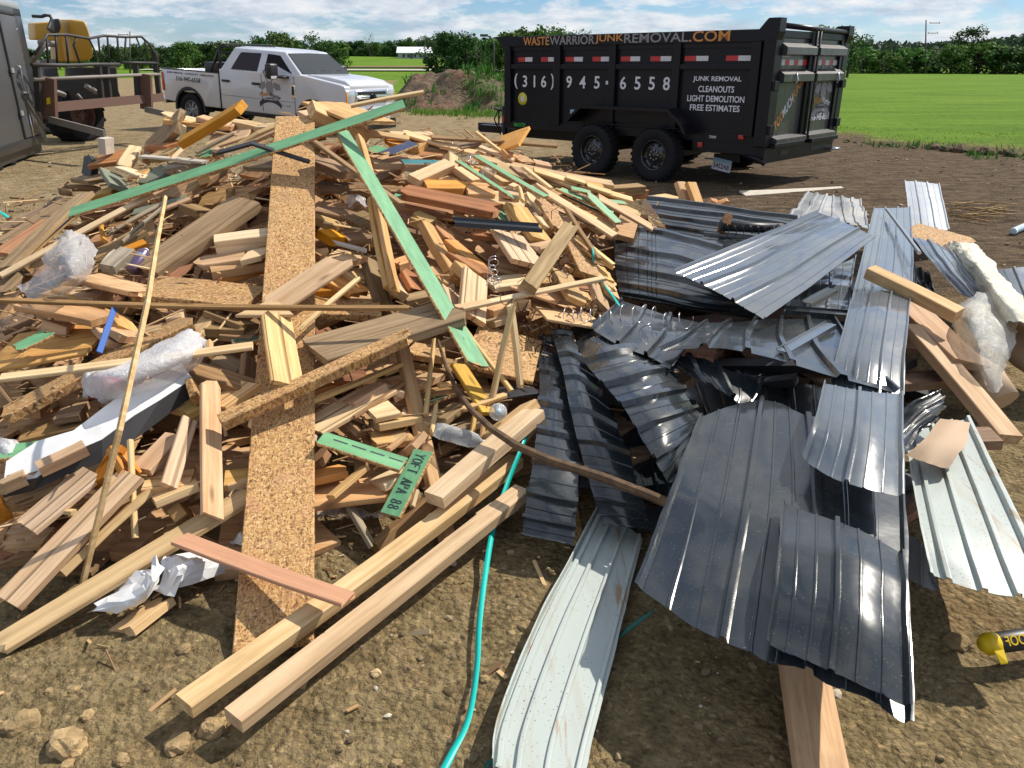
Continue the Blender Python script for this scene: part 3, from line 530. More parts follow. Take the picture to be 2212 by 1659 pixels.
# fender
fp=[(1.60,.80),(1.64,.86),(1.86,1.03),(3.44,1.03),(3.68,.84),(3.76,.70),(3.72,.70),(3.64,.82),(3.42,.99),(1.88,.99),(1.68,.84),(1.62,.78)]
mb=MB(); mb.prism(fp,-.27,.05); mb.build('fender',BK,TR); mb=MB(); mb.prism([(1.7,.8),(1.9,1.0),(3.4,1.0),(3.62,.8)],.02,.045); mb.build('fender_back',BK,TR)
mb=MB(); mb.tube([(1.75,-.24,.78),(3.66,-.24,.77)],.008,6); mb.build('brace_rod',BK,TR)
for l,z in ((2.09,.385),(3.22,.385)):
    wheel(TR,(l,-.13,z),.39,.24,'rim_black',(0,-1,0)); wheel(TR,(l,W+.13,z),.39,.24,'rim_black',(0,1,0))
# tongue, jack, pump box
mb=MB(); mb.box(-1.4,.2,.8,.95,.42,.55); mb.box(-1.4,.2,W-.95,W-.8,.42,.55); mb.box(-1.7,-1.3,W/2-.1,W/2+.1,.42,.56); mb.build('tongue',BK,TR)
mb=MB(); mb.box(-.30,-.02,.35,1.2,.55,1.0); mb.build('pump_box',MATS['cargo_dark'],TR); mb=MB(); mb.tube([(-.09,.12,.0),(-.09,.12,.95)],.045,10); mb.tube([(-.09,.12,.86),(-.34,.12,.90)],.018,6); mb.tube([(-.09,.12,0.),(-.09,.12,.03)],.11,10); mb.build('jack',BK,TR)
mb=MB(); mb.tube([(-.2,.3,.95),(-.35,.25,.85),(-.4,.3,.6),(-.3,.4,.4)],.015,6); mb.tube([(-.3,.2,.9),(-.42,.2,.72),(-.36,.3,.45)],.012,6); mb.build('hoses',MATS['steel_wire'],TR)
part('marker_light','red_lens',[(.0,.03,-.02,.03,.70,.80)],.005); part('marker_light','red_lens',[(4.42,4.5,-.005,.02,.66,.72)],.01); part('marker_light','red_lens',[(3.80,3.88,-.005,.02,.52,.59)],.01)
# side lettering
SX=lambda x,z,y=.046: frame((1,0,0),(0,0,1),(x,y,z))
a=.45
for s,mt,wd in (('WASTE','lettering_orange',.56),('WARRIOR','lettering_gray',.90),('JUNK','lettering_orange',.53),('REMOVAL','lettering_gray',1.09),('.COM','lettering_orange',.63)):
    letters('web_lettering',s,TR,SX(a+wd/2,1.957+.012*(a/4.5),-.004),mt,wd-.012,.125 if s!='.COM' else .135,.012); a+=wd
for ch,x in zip('(316)945-6558',(.25,.45,.66,.86,1.045,1.39,1.66,1.94,2.17,2.43,2.69,2.94,3.19)):
    letters('phone_digit',ch,TR,SX(x,1.355),'lettering_white',None if ch!='-' else .12,.24 if ch in '()' else (.05 if ch=='-' else .18),.014)
for s,z,wd in (('JUNK REMOVAL',1.42,.74),('CLEANOUTS',1.295,.55),('LIGHT DEMOLITION',1.17,.88),('FREE ESTIMATES',1.05,.77)): letters('service_lettering',s,TR,SX(3.99,z),'lettering_white',wd,.082,.014)
letters('maker_lettering','MAXXTIP',TR,SX(.36,.665,.018),'lettering_green',.26,.06,.01)
mb=MB(); mb.lathe([(0,.006),(.098,.006),(.1,0.)],28,frame((1,0,0),(0,0,1),(.40,.045,1.08))); e=mb.build('round_sticker',MATS['sticker_yellow'],TR)
mb=MB(); mb.lathe([(0,.008),(.045,.008)],20,frame((1,0,0),(0,0,1),(.405,.045,1.08))); mb.build('sticker_print',MATS['tape_white'],e)
part('side_sticker','sticker_blue',[(1.43,1.68,.043,.05,.885,.945)]); letters('maker_lettering','7000',TR,SX(4.02,.67,.018),'lettering_white',.11,.035,.005)
# licence plate hanging below
PM=frame((.99,0,-.14),(.14,0,.99),(4.05,.3,.27)); pl=MB(); pl.box(-.15,.15,-.085,.085,-.004,.004); P=pl.build('licence_plate',MATS['tape_white'],TR,PM)
pl=MB(); pl.box(-.15,.15,.03,.085,.004,.006); pl.build('plate_band',MATS['sticker_blue'],P); letters('plate_digits','5452AB',P,Matrix.Translation((0,-.02,.006)),'lettering_dark',.25,.07,.01)
part('plate_holder','trailer_black',[(3.9,4.3,.32,.34,.32,.42)])
# rear doors
RX=lambda y,z,o=0.: frame((0,1,0),(0,0,1),(L+.012+o,y,z))
for y0,y1 in ((.14,1.155),(1.175,W-.14)):
    D=empty('rear_door'); D.parent=TR
    part('door_panel','door_dust',[(L-.03,L+.012,y0,y1,.70,2.02)],0,D)
    part('door_frame','trailer_black',[(L,L+.05,y0,y0+.07,.70,2.02),(L,L+.05,y1-.1,y1,.70,2.02),(L,L+.048,y0+.07,y1-.1,1.93,2.02)],.006,D)
    for z,hh in ((1.80,.16),(1.47,.17),(.66,.10)): 
        mb=MB(); mb.prism([(L,z+hh*.5),(L+.03,z+hh*.5),(L+.13,z+hh*.12),(L+.13,z-hh*.42),(L+.10,z-hh*.5),(L,z-hh*.5)],y0+.03,y1-.05); mb.build('door_rib',MATS['door_dust'],D)
    mb=MB(); mb.tube([(L+.09,y1-.04 if y0<1 else y0+.05,.60),(L+.09,y1-.04 if y0<1 else y0+.05,2.03)],.017,8); mb.build('lock_rod',MATS['cargo_dark'],D)
    for z in (1.35,.80): part('hinge','trailer_black',[(L-.02,L+.10,(y0-.15 if y0<1 else y1+.01),(y0-.01 if y0<1 else y1+.15),z-.06,z+.06)],.01,D)
    for z in (1.30,):
        mb=MB(); yy=(y0+y1)/2-.15 if y0<1 else (y0+y1)/2+.2; mb.tube([(L+.14,yy,1.50),(L+.16,yy+.03,1.42),(L+.14,yy,1.36)],.012,6); mb.build('door_ring',MATS['silver'],D)
    n=6; yy=y0+.09; st=(y1-y0-.2)/n
    for k in range(n): part('reflective_tape','tape_white' if (k+(0 if y0<1 else 1))%2==0 else 'tape_red',[(L+.012,L+.02,yy+k*st,yy+(k+1)*st,1.60,1.67)],0,D)
for s_,y_,z_,w_,h_,m_ in (('TOO',.40,.90,.26,.13,'lettering_orange'),('MUCH',.63,1.085,.34,.13,'lettering_white'),('JUNK?',.90,1.305,.40,.15,'lettering_orange')): letters('slogan_lettering',s_,TR,frame((0,.775,.632),(0,-.632,.775),(L+.0135,y_,z_)),m_,w_,h_,.015,.2)
letters('phone_lettering','316-945-6558',TR,RX(1.74,.90,.004),'lettering_white',.66,.10,.018)
part('small_sticker','tape_white',[(L+.012,L+.016,.30,.50,1.735,1.75),(L+.012,L+.016,.28,.52,1.70,1.715),(L+.012,L+.016,.31,.47,1.765,1.79)])
# emblem: two flags, crossed tools, a ribbon with words
def emblem(parent,M,sz,main,word,ribbon_):
    E_=empty('emblem'); E_.parent=parent; E_.matrix_local=M@Matrix.Scale(sz,4)
    def poly(n,pts,mt,z=.004):
        mb=MB(); mb.quad([(x,y,z) for x,y in pts]+[(x,y,0) for x,y in pts],[list(range(len(pts))),list(range(len(pts),2*len(pts)))[::-1]]+[[i,(i+1)%len(pts),len(pts)+(i+1)%len(pts),len(pts)+i] for i in range(len(pts))]); mb.build(n,MATS[mt],E_)
    poly('flag',[(-.5,.12),(-.46,.28),(-.2,.36),(-.18,.18),(-.3,.08)],main); poly('flag',[(.5,.12),(.46,.28),(.2,.36),(.18,.18),(.3,.08)],main)
    poly('shield',[(-.16,.30),(0,.38),(.16,.30),(.15,.05),(0,-.1),(-.15,.05)],main,.006)
    for s in (-1,1):
        poly('crossed_tool',[(s*.05,.32),(s*.2,.62),(s*.17,.70),(s*.25,.72),(s*.29,.62),(s*.24,.6),(s*.09,.3)],main,.005)
    R1=[];R2=[]
    for k in range(9):
        a_=math.pi*(.80-.60*k/8); R1.append((.62*math.cos(a_),-.62+.46*math.sin(a_))); R2.append((.62*math.cos(a_)*.98,-.78+.46*math.sin(a_)))
    poly('ribbon',R1+R2[::-1],ribbon_,.003)
    letters('emblem_lettering','Waste',E_,Matrix.Translation((-.26,-.06,.008))@Matrix.Rotation(.15,4,'Z'),'lettering_orange',.42,.15,.01,.2); letters('emblem_lettering','Warrior',E_,Matrix.Translation((.24,-.1,.008))@Matrix.Rotation(-.2,4,'Z'),word,.50,.15,.01,.2)
    letters('emblem_lettering','JUNK REMOVAL',E_,Matrix.Translation((0,-.235,.008)),'lettering_white' if ribbon_=='lettering_dark' else 'lettering_dark',.58,.075,.006)
emblem(TR,RX(1.74,1.17,.004),.60,'lettering_gray','lettering_white','lettering_gray')
# rear sill, hitch bar, step
part('rear_sill','trailer_black',[(L-.02,L+.14,.12,1.05,.56,.62),(L-.02,L+.14,1.28,W-.1,.56,.62)],.01); part('rear_bumper','trailer_black',[(L-.1,L+.04,.02,W-.02,.36,.58)],.01)
part('bumper_slot','black_plastic',[(L+.04,L+.045,.5,.75,.44,.5),(L+.04,L+.045,1.5,1.8,.44,.5)]); mb=MB(); mb.tube([(L+.06,W-.2,.42),(L+.16,W-.15,.42),(L+.16,W-.05,.42),(L+.06,W,.42)],.02,6); mb.build('tie_ring',MATS['silver'],TR)
mb=MB(); mb.tube([(4.5,.05,.46),(4.75,-.02,.42),(4.85,0,.36)],.03,6); mb.build('latch_arm',BK,TR)
part('licence_bar','tape_white',[(3.62,3.9,.55,.6,.30,.32)])
# ---------------------------------------------------------------- pickup: local x runs to its nose, y away from us
ty,tp_=-.478,-.062
d_=Vector((math.cos(ty)*math.cos(tp_),math.sin(ty)*math.cos(tp_),math.sin(tp_))); n_=Vector((-math.sin(ty),math.cos(ty),0)); u_=d_.cross(n_)
KM=Matrix.Translation((-9.497,22.811,.124))@Matrix((d_,n_,u_)).transposed().to_4x4()
KT=empty('pickup_truck',M=KM); tag(KT,'white crew-cab pickup with its driver window down and lettering on the bed side','pickup truck')
def soft(o,wd=.025,sg=2):
    m=o.modifiers.new('bevel','BEVEL'); m.width=wd; m.segments=sg; m.limit_method='ANGLE'; m.angle_limit=R(35); 
    for p in o.data.polygons: p.use_smooth=True
    return o
def kp(name,mat,boxes,bev=.015,parent=KT):
    mb=MB()
    for b_ in boxes: mb.box(*b_)
    o=mb.build(name,MATS[mat],parent); return soft(o,bev) if bev else o
def arch(cx,cz,r,a0,a1,n=14): return [(cx+r*math.cos(R(a0+(a1-a0)*k/n)),cz+r*math.sin(R(a0+(a1-a0)*k/n))) for k in range(n+1)]
bedp=[(0,.62),(0,1.40),(2.06,1.43),(2.06,.56),(1.52,.56)]+arch(.95,.45,.55,12,165)+[(.36,.6)]
mb=MB(); mb.prism(bedp,0,.07); mb.prism(bedp,1.93,2.0); mb.box(0,.06,.06,1.94,.7,1.39); mb.box(2.0,2.06,.06,1.94,.7,1.40); mb.box(.05,2.02,.07,1.93,.86,.92)
BD=mb.build('bed',MATS['truck_white'],KT); soft(BD,.02)
kp('bed_rail','black_plastic',[(0,2.06,-.005,.09,1.405,1.43),(0,2.06,1.91,2.005,1.405,1.43)],.008)
cabp=[(2.11,.56),(2.11,1.53),(4.85,1.55),(6.0,1.42),(6.14,1.38),(6.17,1.2),(6.17,.80),(5.78,.72)]+arch(5.15,.46,.56,24,172)+[(4.56,.56)]
mb=MB(); mb.prism(cabp,0,2.0); soft(mb.build('cab_body',MATS['truck_white'],KT),.045,3)
mb=MB(); mb.prism([(4.8,1.5),(4.86,1.575),(5.5,1.56),(6.0,1.50),(6.15,1.41),(6.15,1.3)],.2,1.8); soft(mb.build('hood',MATS['truck_white'],KT),.05,3)
def gh(z,side): return (.01+(max(z,1.5)-1.5)/.56*.2) if side==0 else 2-(.01+(max(z,1.5)-1.5)/.56*.2)
mb=MB(); B_=[(2.13,.0,1.5),(4.88,.0,1.5),(4.88,2.,1.5),(2.13,2.,1.5)]; T_=[(2.50,.21,2.06),(4.18,.21,2.05),(4.18,1.79,2.05),(2.50,1.79,2.06)]; Rf=[(2.7,.45,2.10),(3.95,.45,2.09),(3.95,1.55,2.09),(2.7,1.55,2.10)]
mb.quad(B_+T_+Rf,[(0,1,5,4),(1,2,6,5),(2,3,7,6),(3,0,4,7),(4,5,9,8),(5,6,10,9),(6,7,11,10),(7,4,8,11),(8,9,10,11),(3,2,1,0)]); soft(mb.build('roof_and_pillars',MATS['truck_white'],KT),.04,3)
def pane(name,pts,mat,off):
    mb=MB(); o_=Vector(off); mb.quad([Vector(p)+o_ for p in pts]+[Vector(p)-o_*2 for p in pts],[list(range(len(pts))),list(range(len(pts),2*len(pts)))[::-1]]+[[i,(i+1)%len(pts),len(pts)+(i+1)%len(pts),len(pts)+i] for i in range(len(pts))]); return mb.build(name,MATS[mat],KT)
for sd in (0,1):
    o_=(0,-.008,.003) if sd==0 else (0,.008,.003)
    pane('window',[(x,gh(z,sd),z) for x,z in ((2.52,1.56),(2.55,1.52),(3.40,1.51),(3.44,1.97),(2.80,1.96),(2.74,1.93))],'glass_tint',o_)
    pane('window',[(x,gh(z,sd),z) for x,z in ((3.62,1.50),(4.05,1.46),(4.5,1.43),(4.53,1.56),(4.06,1.95),(3.66,1.97))],'glass_dark',o_)
def ws(x): return 1.52+(4.88-x)/(4.88-4.18)*.53
pane('windscreen',[(4.80,.10,ws(4.80)),(4.82,1.,ws(4.82)),(4.80,1.9,ws(4.80)),(4.24,1.76,ws(4.24)),(4.22,1.,ws(4.22)),(4.24,.24,ws(4.24))],'windscreen_glass',(.008,0,.008))
mb=MB()
for y in (.5,1.1): mb.tube([(4.83,y,1.55),(4.74,y+.3,1.64),(4.72,y+.55,1.66)],.008,5)
mb.build('wiper',MATS['black_plastic'],KT)
pane('rear_window',[(2.2,.2,1.6),(2.2,1.8,1.6),(2.43,1.7,1.96),(2.43,.3,1.96)],'glass_dark',(-.008,0,.004))
mb=MB()
for x,z0,z1 in ((2.085,.56,1.5),(3.54,.62,1.5),(4.60,.6,1.5)): mb.box(x-.007,x+.007,-.004,.01,z0,z1)
mb.box(2.12,4.6,-.003,.01,.90,.908); mb.build('door_seams',MATS['black_plastic'],KT)
for x in (2.33,3.36):
    kp('door_handle','black_plastic',[(x-.13,x+.13,-.035,.0,1.225,1.285)],.012)
kp('rocker','black_plastic',[(2.15,4.55,.02,.12,.46,.57)],.02)
e=empty('mirror'); e.parent=KT; kp('mirror_shell','black_plastic',[(4.08,4.24,-.42,-.12,1.42,1.78)],.05,e); kp('mirror_glass','glass_tint',[(4.065,4.082,-.40,-.14,1.46,1.75)],.003,e); kp('mirror_arm','black_plastic',[(4.2,4.45,-.2,.03,1.45,1.5)],.01,e); kp('mirror_lamp','tape_white',[(4.24,4.25,-.40,-.2,1.44,1.50)],0,e)
kp('mirror','black_plastic',[(4.2,4.36,2.1,2.4,1.42,1.74)],.05)
e=kp('fender_vent','chrome',[(4.50,4.62,-.012,.02,1.0,1.32)],.02); mb=MB(); mb.box(4.525,4.595,-.018,-.012,1.08,1.28); mb.build('vent_mesh',MATS['black_plastic'],e)
kp('tail_light','red_lens',[(-.03,.07,-.012,.2,.85,1.32)],.015); kp('tailgate','truck_white',[(-.02,.0,.2,1.8,.72,1.40)],.01)
kp('rear_bumper','chrome',[(-.22,-.02,.05,1.95,.52,.70)],.03); kp('hitch','black_plastic',[(-.3,0,.9,1.1,.4,.5)],.01)
# rack behind the cab and bed box
mb=MB()
for y in (.12,1.88):
    mb.tube([(1.72,y,1.43),(2.06,y,2.0),(2.2,y,2.12)],.035,6); mb.tube([(2.06,y,1.43),(2.06,y,2.08)],.035,6)
for z in (1.6,1.75,1.9,2.05): mb.box(2.04,2.08,.1,1.9,z-.02,z+.02)
mb.box(2.05,2.30,.1,1.9,2.105,2.135); mb.build('cab_rack',MATS['black_plastic'],KT)
kp('tool_box','black_plastic',[(1.50,2.0,.10,1.9,1.40,1.66)],.02)
kp('under_frame','black_plastic',[(.2,5.9,.4,.55,.42,.6),(.2,5.9,1.45,1.6,.42,.6),(.9,1.0,.1,1.9,.36,.48),(5.1,5.2,.1,1.9,.36,.48)],0)
for cx_ in (.95,5.15):
    mb=MB(); mb.prism(arch(cx_,.45,.56,-5,185)+arch(cx_,.45,.50,185,-5),-.005,.3); mb.build('wheel_well',MATS['black_plastic'],KT)
for x in (.95,5.15):
    wheel(KT,(x,.14,.42),.42,.27,'rim_gray',(0,-1,0),spokes=7,rimr=.25); wheel(KT,(x,1.86,.42),.42,.27,'rim_gray',(0,1,0),spokes=7,rimr=.25)
# nose
e=kp('grille','chrome',[(6.12,6.20,.36,1.64,.95,1.30)],.03)
kp('grille_opening','black_plastic',[(6.20,6.206,.42,1.58,1.19,1.26),(6.20,6.206,.42,1.58,.99,1.09)],0); kp('grille_bar','chrome',[(6.17,6.235,.38,1.62,1.10,1.17)],.02)
mb=MB(); mb.lathe([(0,.02),(.12,.015),(.14,0)],24,Matrix.Translation((6.24,1.,1.13))@Matrix.Rotation(math.pi/2,4,'Y')@Matrix.Diagonal((.55,1,1,1))); mb.build('badge',MATS['glass_dark'],KT)
for y0,y1 in ((.02,.36),(1.64,1.98)):
    kp('headlight','headlight_glass',[(6.0,6.185,y0,y1,.98,1.30)],.03); kp('turn_signal','amber',[(5.96,6.19,(y0 if y0<1 else y1-.04)-.004,(y0+.04 if y0<1 else y1)+.004,1.0,1.27)],.01)
kp('front_bumper','chrome',[(6.10,6.36,-.02,2.02,.60,.86)],.05); kp('air_dam','black_plastic',[(6.12,6.30,.1,1.9,.36,.60)],.03); kp('bumper_opening','black_plastic',[(6.355,6.365,.5,1.5,.66,.74)],0)
e=kp('front_plate','tape_white',[(6.365,6.38,1.12,1.50,.60,.80)],.003); mb=MB()
for k in range(3): mb.box(6.38,6.383,1.18,1.44,.635+k*.05,.655+k*.05)
mb.build('plate_print',MATS['lettering_gray'],e)
KX=lambda x,z,y=-.004: frame((1,0,0),(0,0,1),(x,y,z))
letters('bed_lettering','JUNK REMOVAL - CLEANOUTS - DEMOLITION',KT,KX(1.06,1.325),'lettering_dark',1.70,.055,.006); letters('phone_lettering','316-945-6558',KT,KX(.96,1.19),'lettering_dark',.92,.115,.016,.25)
emblem(KT,KX(3.8,1.08),.72,'lettering_gray','lettering_dark','lettering_dark'); letters('door_lettering','#DJT_HAULING' if False else 'www.  junk',KT,KX(4.28,.80),'lettering_dark',.36,.03,.004)
# ---------------------------------------------------------------- telehandler with forklift frame on the left
P0=onz(155,307,0.); TH=empty('telehandler',P0); tag(TH,'yellow telehandler with a rusty pallet-fork frame parked beside the pickup','telehandler')
OFF=Matrix.Translation(-P0)
Df=lambda x:15.0+(x-75)*3.5/270
q=lambda x,y,dd=0.: onD(x,y,Df(x)+dd)
def tpart(name,mat,fn):
    mb=MB(); fn(mb); return mb.build(name,MATS[mat],TH,OFF)
def bar(mb,a,b_,r,sq=True):
    if sq:
        a=Vector(a); b_=Vector(b_); dd=(b_-a); ln=dd.length; z=dd.normalized(); x=z.cross(Vector((0,1,.01))).normalized(); y=z.cross(x); M=Matrix.Translation(a)@Matrix((x,y,z)).transposed().to_4x4(); mb.box(-r[0],r[0],-r[1],r[1],0,ln,0,M)
    else: mb.tube([a,b_],r,8)
tpart('lower_crossbar','machine_rust',lambda mb: bar(mb,q(112,232),q(350,210),(.085,.05)))
tpart('upper_pipe','machine_gray',lambda mb: mb.tube([q(72,172),q(200,166),q(345,160)],.032,8))
for xa,ya,xb,yb,w_ in ((106,168,110,258,.11),(314,160,317,236,.12)):
    tpart('fork_shank','machine_rust',lambda mb: bar(mb,q(xa,ya,-.12),q(xb,yb,-.12),(w_,.05)))
tpart('fork_tine','machine_gray',lambda mb: bar(mb,q(106,258,-.12),onD(226,289,Df(106)-1.3),(.06,.022)))
tpart('fork_tine','machine_gray',lambda mb: bar(mb,q(314,236,-.12),onD(440,266,Df(314)-1.5),(.06,.022)))
for a_ in ((293,135,298,216),(333,110,345,216),(212,143,219,214),(229,143,236,214),(78,140,85,240)): tpart('frame_post','machine_dark',lambda mb: bar(mb,q(a_[0],a_[1],.05),q(a_[2],a_[3],.05),(.05,.04)))
rail=[(75,118),(102,75),(145,75),(192,83),(225,77),(272,80),(305,79),(322,95),(340,125),(343,160)]
tpart('guard_rail','machine_dark',lambda mb: mb.tube([q(x,y) for x,y in rail],.026,7))
tpart('guard_ledge','machine_dark',lambda mb: (mb.tube([q(68,140),q(150,141),q(212,139),q(258,139)],.035,7),mb.tube([q(262,135),q(342,136)],.025,7)))
for pl_ in ([(142,76),(148,137)],[(165,80),(159,98),(173,138)],[(192,83),(205,110),(208,132)],[(212,78),(218,139)],[(232,77),(236,138)],[(253,77),(258,138)],[(272,80),(269,115),(279,136)],[(294,80),(305,108),(299,134)],[(312,85),(318,110),(316,134)],[(100,77),(104,138)],[(120,76),(124,138)]):
    tpart('guard_bar','machine_dark',lambda mb: mb.tube([q(x,y) for x,y in pl_],.02,6))
def slab(mb,pts,D,dd,shift):
    a=[onD(x,y,D) for x,y in pts]; b_=[onD(x+shift,y,D+dd) for x,y in pts]; n=len(pts); mb.quad(a+b_,[list(range(n)),list(range(n,2*n))[::-1]]+[[i,n+i,n+(i+1)%n,(i+1)%n] for i in range(n)])
soft(tpart('boom_head','machine_yellow',lambda mb: slab(mb,[(147,45),(153,42),(183,45),(190,60),(201,100),(200,128),(160,134),(152,84)],17.6,.9,-26)),.04)
soft(tpart('boom','machine_yellow',lambda mb: slab(mb,[(74,50),(150,45),(156,104),(140,134),(124,132),(122,88),(76,86)],18.3,2.4,-14)),.03)
tpart('boom_cylinder','machine_gray',lambda mb: mb.tube([onD(84,92,17.4),onD(122,96,17.4)],.06,8)); tpart('boom_cylinder','machine_gray',lambda mb: mb.tube([onD(70,132,17),onD(100,92,17)],.05,8))
tpart('hose','machine_dark',lambda mb: mb.tube([onD(70,35,18),onD(90,36,18),onD(98,33,18),onD(108,34,18),onD(112,42,18),onD(104,62,17.8),onD(122,78,17.6)],.035,6))
soft(tpart('coupler','machine_dark',lambda mb: slab(mb,[(116,42),(128,40),(132,60),(126,72),(117,68)],17.3,.5,-6)),.02)
soft(tpart('chassis','machine_dark',lambda mb: slab(mb,[(150,146),(252,144),(256,196),(262,212),(228,216),(120,228),(94,226),(94,148),(124,147),(126,170),(150,170)],18.4,1.6,-10)),.03)
tpart('engine_cover','machine_gray',lambda mb: slab(mb,[(86,130),(120,128),(128,168),(92,172)],18.9,1.2,-10))
for a_ in ((167,203,178,216,.03),(185,185,210,200,.05),(110,195,140,205,.05)): tpart('hydraulic_pipe','machine_gray',lambda mb: mb.tube([q(a_[0],a_[1],.6),q(a_[2],a_[3],.5)],a_[4],6))
w_=wheel(TH,(0,.35,.56),.60,.62,'machine_rust',(.93,-.36,0),tread=16); wheel(TH,(-1.9,2.3,.56),.60,.62,'machine_rust',(-.93,.36,0),tread=16)
tpart('warning_label','yellow_plastic',lambda mb: slab(mb,[(100,212),(108,210),(109,224),(101,226)],Df(104)-.2,.01,0))
# ---------------------------------------------------------------- dark enclosed trailer at the left edge
A1=onz(100,299,.28); A0=onz(15,328,.28); ux=(A1-A0); ux.z=0; ux.normalize(); uy=Vector((-ux.y,ux.x,0)); CM=Matrix.Translation(A1)@Matrix((ux,uy,Vector((0,0,1)))).transposed().to_4x4()
CT=empty('cargo_trailer',M=CM); tag(CT,'dark gray enclosed cargo trailer with a latched door, cut off by the left edge','trailer')
def cpx(x,y):
    d=ray(x,y); t_=((A1-CAM).dot(uy))/d.dot(uy); p=CAM+d*t_-A1; return p.dot(ux),p.z
zt=cpx(72,17)[1]; xd=[cpx(x,175)[0] for x in (0,12,58,73,90)]
mb=MB(); mb.box(-4.2,0,.012,2.2,0,zt); soft(mb.build('shell',MATS['cargo_gray'],CT),.02)
mb=MB(); mb.box(-4.2,.006,-.01,2.2,zt-.10,zt+.03); soft(mb.build('roof_trim',MATS['cargo_trim'],CT),.01)
mb=MB(); mb.box(-4.2,.004,-.012,.02,-.05,.10); mb.box(xd[2],xd[3],-.018,.02,.1,zt-.10); mb.box(-4.2,xd[3],-.018,.02,zt-.22,zt-.10); soft(mb.build('door_frame',MATS['cargo_dark'],CT),.006)
DX=xd[2]-.01; dr=MB(); dr.box(DX-.95,DX,-.03,.012,.12,zt-.235); DRo=soft(dr.build('door',MATS['cargo_gray'],CT),.01)
for zz_ in (.5,1.2): 
    mb=MB(); mb.box(DX-1.0,DX-.85,-.05,-.03,zz_,zz_+.08); mb.build('hinge',MATS['cargo_trim'],DRo)
mb=MB(); mb.tube([(DX-.62,-.03,1.32),(DX-.60,-.09,1.30),(DX-.60,-.09,1.12),(DX-.62,-.03,1.10)],.012,6); mb.build('handle',MATS['cargo_trim'],DRo)
mb=MB(); mb.box(DX-.6,DX-.42,-.06,-.03,.84,.90); mb.tube([(DX-.5,-.07,.87),(DX-.15,-.07,.86)],.012,6); mb.build('latch',MATS['chrome'],DRo)
mb=MB(); mb.tube([(DX-.55,-.05,.12),(DX-.53,-.05,.5)],.015,6); mb.build('hold_back_rod',MATS['chrome'],DRo)
mb=MB(); 
for k in range(14): mb.lathe([(0,.004),(.008,.004),(.009,0)],6,frame((1,0,0),(0,0,1),(DX-.02,-.03,.2+k*(zt-.5)/13)))
mb.build('rivets',MATS['chrome'],DRo)
mb=MB(); mb.box(-4.0,-.05,.1,2.1,-.22,0.); mb.build('underframe',MATS['cargo_dark'],CT)
for x in (-2.0,-2.8):
    wheel(CT,(x,.2,.04),.33,.2,'rim_gray',(0,-1,0)); wheel(CT,(x,2.,.04),.33,.2,'rim_gray',(0,1,0))
# ---------------------------------------------------------------- the wood pile
rb=random.Random(21); BOARDS=[]; UPV=Vector((0,0,1))
def board_mesh(L,w,t,jag=(0,0),bow=0.,twist=0.,rng=rb,two=False,skew=(0,0),taper=1.):
    """sawn board along local x, face +z; ragged or skew-cut ends, slight bow"""
    n=max(2,min(14,int(L/.22))); k=5 if (jag[0] or jag[1]) else 1; ch=min(.0035,t*.2)
    ys=[-w/2+ch]+[-w/2+ch+(w-2*ch)*i/k for i in range(1,k)]+[w/2-ch]
    loop=[(y,t/2) for y in ys]+[(w/2,t/2-ch),(w/2,-t/2+ch)]+[(y,-t/2) for y in reversed(ys)]+[(-w/2,-t/2+ch),(-w/2,t/2-ch)]
    m=len(loop); J=[[rng.uniform(-1,1) for _ in range(m)] for _ in range(2)]
    for e in range(2):
        for i in range(len(ys)): J[e][len(ys)+2+i]=J[e][len(ys)-1-i]*.8+.2*J[e][len(ys)+2+i]
        J[e][len(ys)]=J[e][len(ys)+1]=J[e][len(ys)-1]; J[e][m-1]=J[e][m-2]=J[e][0]
    v=[];f=[];mi=[]
    for i in range(n+1):
        u=i/n; x=-L/2+L*u; b_=bow*math.sin(math.pi*u)*L; tw=twist*(u-.5); c,s=math.cos(tw),math.sin(tw); wk=1+(taper-1)*u
        for j,(y,z) in enumerate(loop):
            xx=x
            if i==0: xx+=jag[0]*J[0][j]+skew[0]*y/w*2
            if i==n: xx+=jag[1]*J[1][j]+skew[1]*y/w*2
            y2=y*wk; v.append((xx,y2*c-z*s,y2*s+z*c+b_))
    nt=len(ys)-1
    for i in range(n):
        for j in range(m):
            f.append((i*m+j,i*m+(j+1)%m,(i+1)*m+(j+1)%m,(i+1)*m+j)); mi.append(0 if (j<nt or not two) else 1)
    f.append(tuple(range(m))); f.append(tuple(range(n*m,n*m+m))[::-1]); mi+=[1 if two else 0]*2
    me=bpy.data.meshes.new('board'); me.from_pydata(v,[],[q_[::-1] for q_ in f])
    for p,k_ in zip(me.polygons,mi): p.material_index=k_
    return me
TWO={'green':'osb','navy':'osb','teal':'tan','blue':'brown','darkgreen':'osb'}
